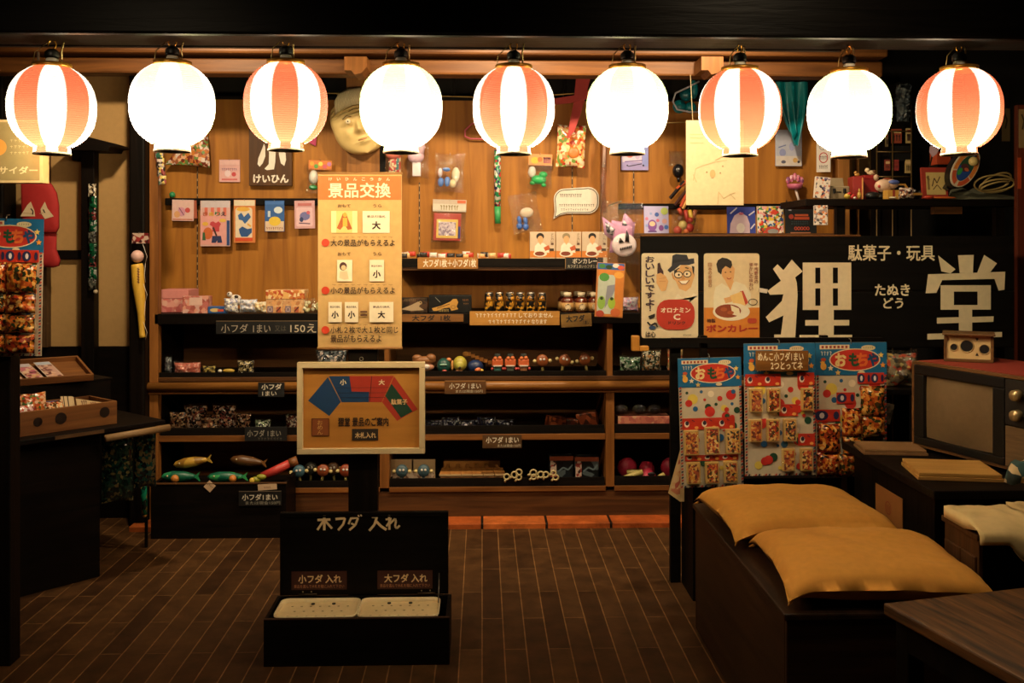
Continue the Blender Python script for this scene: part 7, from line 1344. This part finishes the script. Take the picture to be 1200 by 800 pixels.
k = thing('paper_fan', 'pale pink petal-shaped fan beside the orange carton', 'fan', P(1093, 184, SHY + .20), 0, 14); MB().m(col('#b89aa8', .5)).prism([(h_(x), h_(z)) for x, z in ((0, 0), (-5, 5), (-6, 12), (-1, 18), (5, 21), (7, 22), (6, 14), (4, 5))], 0, .006).build('petal', k); bx('stick', k, BLACK, -.003, .003, .006, .012, -(P(0, 184, SHY + .2).z - SZ) / math.cos(R(14)) + .012, h_(6))
# grey-green cloth and cable coil
k = thing('grey_cloth', 'grey-green cloth heaped along the wall end of the black shelf', 'cloth', on(1154, .12)); m = MB().m(col('#5a5a48', .9), True); n = 18; vs = []
for i in range(n + 1):
    for j in range(n + 1):
        u, v = i / n, j / n; zz = h_(2 + 10 * v + 26 * max(0, v - .55) * (1 - u)) * (.9 + .2 * math.sin(u * 14 + v * 5)) * (1 if 0 < i < n and j > 0 else .02); vs.append(((u - .5) * h_(66), -.10 + v * .26, zz + .001))
m.add(vs, [(i * (n + 1) + j, (i + 1) * (n + 1) + j, (i + 1) * (n + 1) + j + 1, i * (n + 1) + j + 1) for i in range(n) for j in range(n)]); m.build('cloth_body', k)
k = thing('cable_coil', 'loose coil of yellowish cable lying on the grey-green cloth', 'cable', on(1165, .05) + Vector((0, 0, h_(10)))); m = MB().m(col('#a8905a', .5), True)
for r_, (cx_, cz_, rx_, rz_, dy) in enumerate(((0, 9, 24, 10, 0), (2, 7, 21, 7, -.012), (4, 11, 18, 11, .012), (-2, 6, 16, 5, -.024))): m.tube([(h_(cx_ + rx_ * math.cos(R(a_))), dy - .03 * math.sin(R(a_)), h_(cz_ + rz_ * math.sin(R(a_ + 12 * r_)))) for a_ in range(0, 360, 15)], h_(1.1), 8, True)
m.build('cable', k)
# backdrop of the neighbouring stall: rack with papers
RY_ = 5.75; q = S(RY_); t = thing('paper_rack', 'thin brass-rod rack of papers in the dark area behind the eighth lantern', 'rack', P(1050, 0, RY_)); t.location.z = 0; rx0 = t.location.x; br = col('#6a5430', .4, .5)
for px in (1027.5, 1046, 1068): MB().m(br, True).tube([(X(px, RY_) - rx0, 0, 0), (X(px, RY_) - rx0, 0, Z(152 if px < 1060 else 120, RY_))], .004, 6).build('upright', t)
for py in (152, 176.5, 206): MB().m(br, True).tube([(X(1027, RY_) - rx0, 0, Z(py, RY_)), (X(1068, RY_) - rx0, 0, Z(py, RY_))], .004, 6).build('cross_rod', t)
bx('back_panel', t, W_DARKZ, X(1026, RY_) - rx0, X(1070, RY_) - rx0, .05, .07, 0, Z(95, RY_)); bx('middle_board', t, BLACK, X(1046, RY_) - rx0, X(1068, RY_) - rx0, .01, .049, Z(187, RY_), Z(169, RY_))
for i, (x0, y0, x1, y1, c, lab) in enumerate(((1045, 151, 1057, 168, '#8a3a22', 'red-brown booklet in the upper part of the paper rack'), (1062, 150, 1068, 168, '#a89462', 'cream booklet in the upper part of the paper rack'), (1037, 187, 1043.5, 200, '#7a3020', 'narrow red booklet in the lower part of the paper rack, outermost'), (1047, 187, 1053.5, 200, '#8a2c2a', 'red booklet in the lower part of the paper rack, middle'), (1061, 187, 1068, 203, '#a8905c', 'cream booklet in the lower part of the paper rack'), (1038, 156, 1041, 172, '#6a5a38', 'thin tan booklet in the upper part of the paper rack'))):
    card('booklet', lab, 'booklet', (x0, y0, x1, y1), RY_ + .008, c, lambda a: (a.rect(x0 + .8, y0 + 2, x1 - .8, y0 + 5, '#c8a878' if i % 2 == 0 else '#7a2a1c'), a.dashes(x0 + 1, y0 + 7, x1 - 1, y1 - 3, '#3a2018', 3, i)), hook=False, th=.012)
k = thing('foil_balloon', 'dull blue-grey crumpled foil hanging high between the last two lanterns', 'balloon', P(1058, 97, RY_ - .05)); q = S(RY_)
m = MB().m(prt(['#2c3238', '#4a545c', '#1c2024', '#5a646a'], 30, 4, .3), True).pillow(17 * q, 26 * q, .08, 12, .04, 4, (0, 0, -14 * q)).pillow(15 * q, 24 * q, .08, 12, .04, 8, (.0, 0, -34 * q)); m.build('foil', k); MB().m(STEEL).tube([(0, 0, -.01), (0, .05, .01), (0, .11, .012)], .002, 6).build('hook', k)
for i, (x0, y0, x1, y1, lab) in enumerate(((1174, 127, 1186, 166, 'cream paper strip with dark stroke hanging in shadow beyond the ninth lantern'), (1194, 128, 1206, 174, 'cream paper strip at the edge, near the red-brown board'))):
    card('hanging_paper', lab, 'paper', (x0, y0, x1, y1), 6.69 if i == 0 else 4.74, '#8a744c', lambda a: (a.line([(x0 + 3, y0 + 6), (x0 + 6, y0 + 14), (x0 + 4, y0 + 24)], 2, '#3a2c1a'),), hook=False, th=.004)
k = thing('red_board', 'tall red-brown board with orange lettered edge at the right end of the signboard', 'board', P(1196, 275, 4.75)); q = S(4.75); t2 = k; t2.location.z = 0
bx('board_panel', k, wood('#4a1c10', '#6a2c18', 'z', 5, .5), -4 * q, 40 * q, 0, .03, 0, Z(120, 4.75), .003); bx('orange_strip', k, col('#b8481e', .5), -3.6 * q, .6 * q, -.002, 0, Z(220, 4.75), Z(183, 4.75))
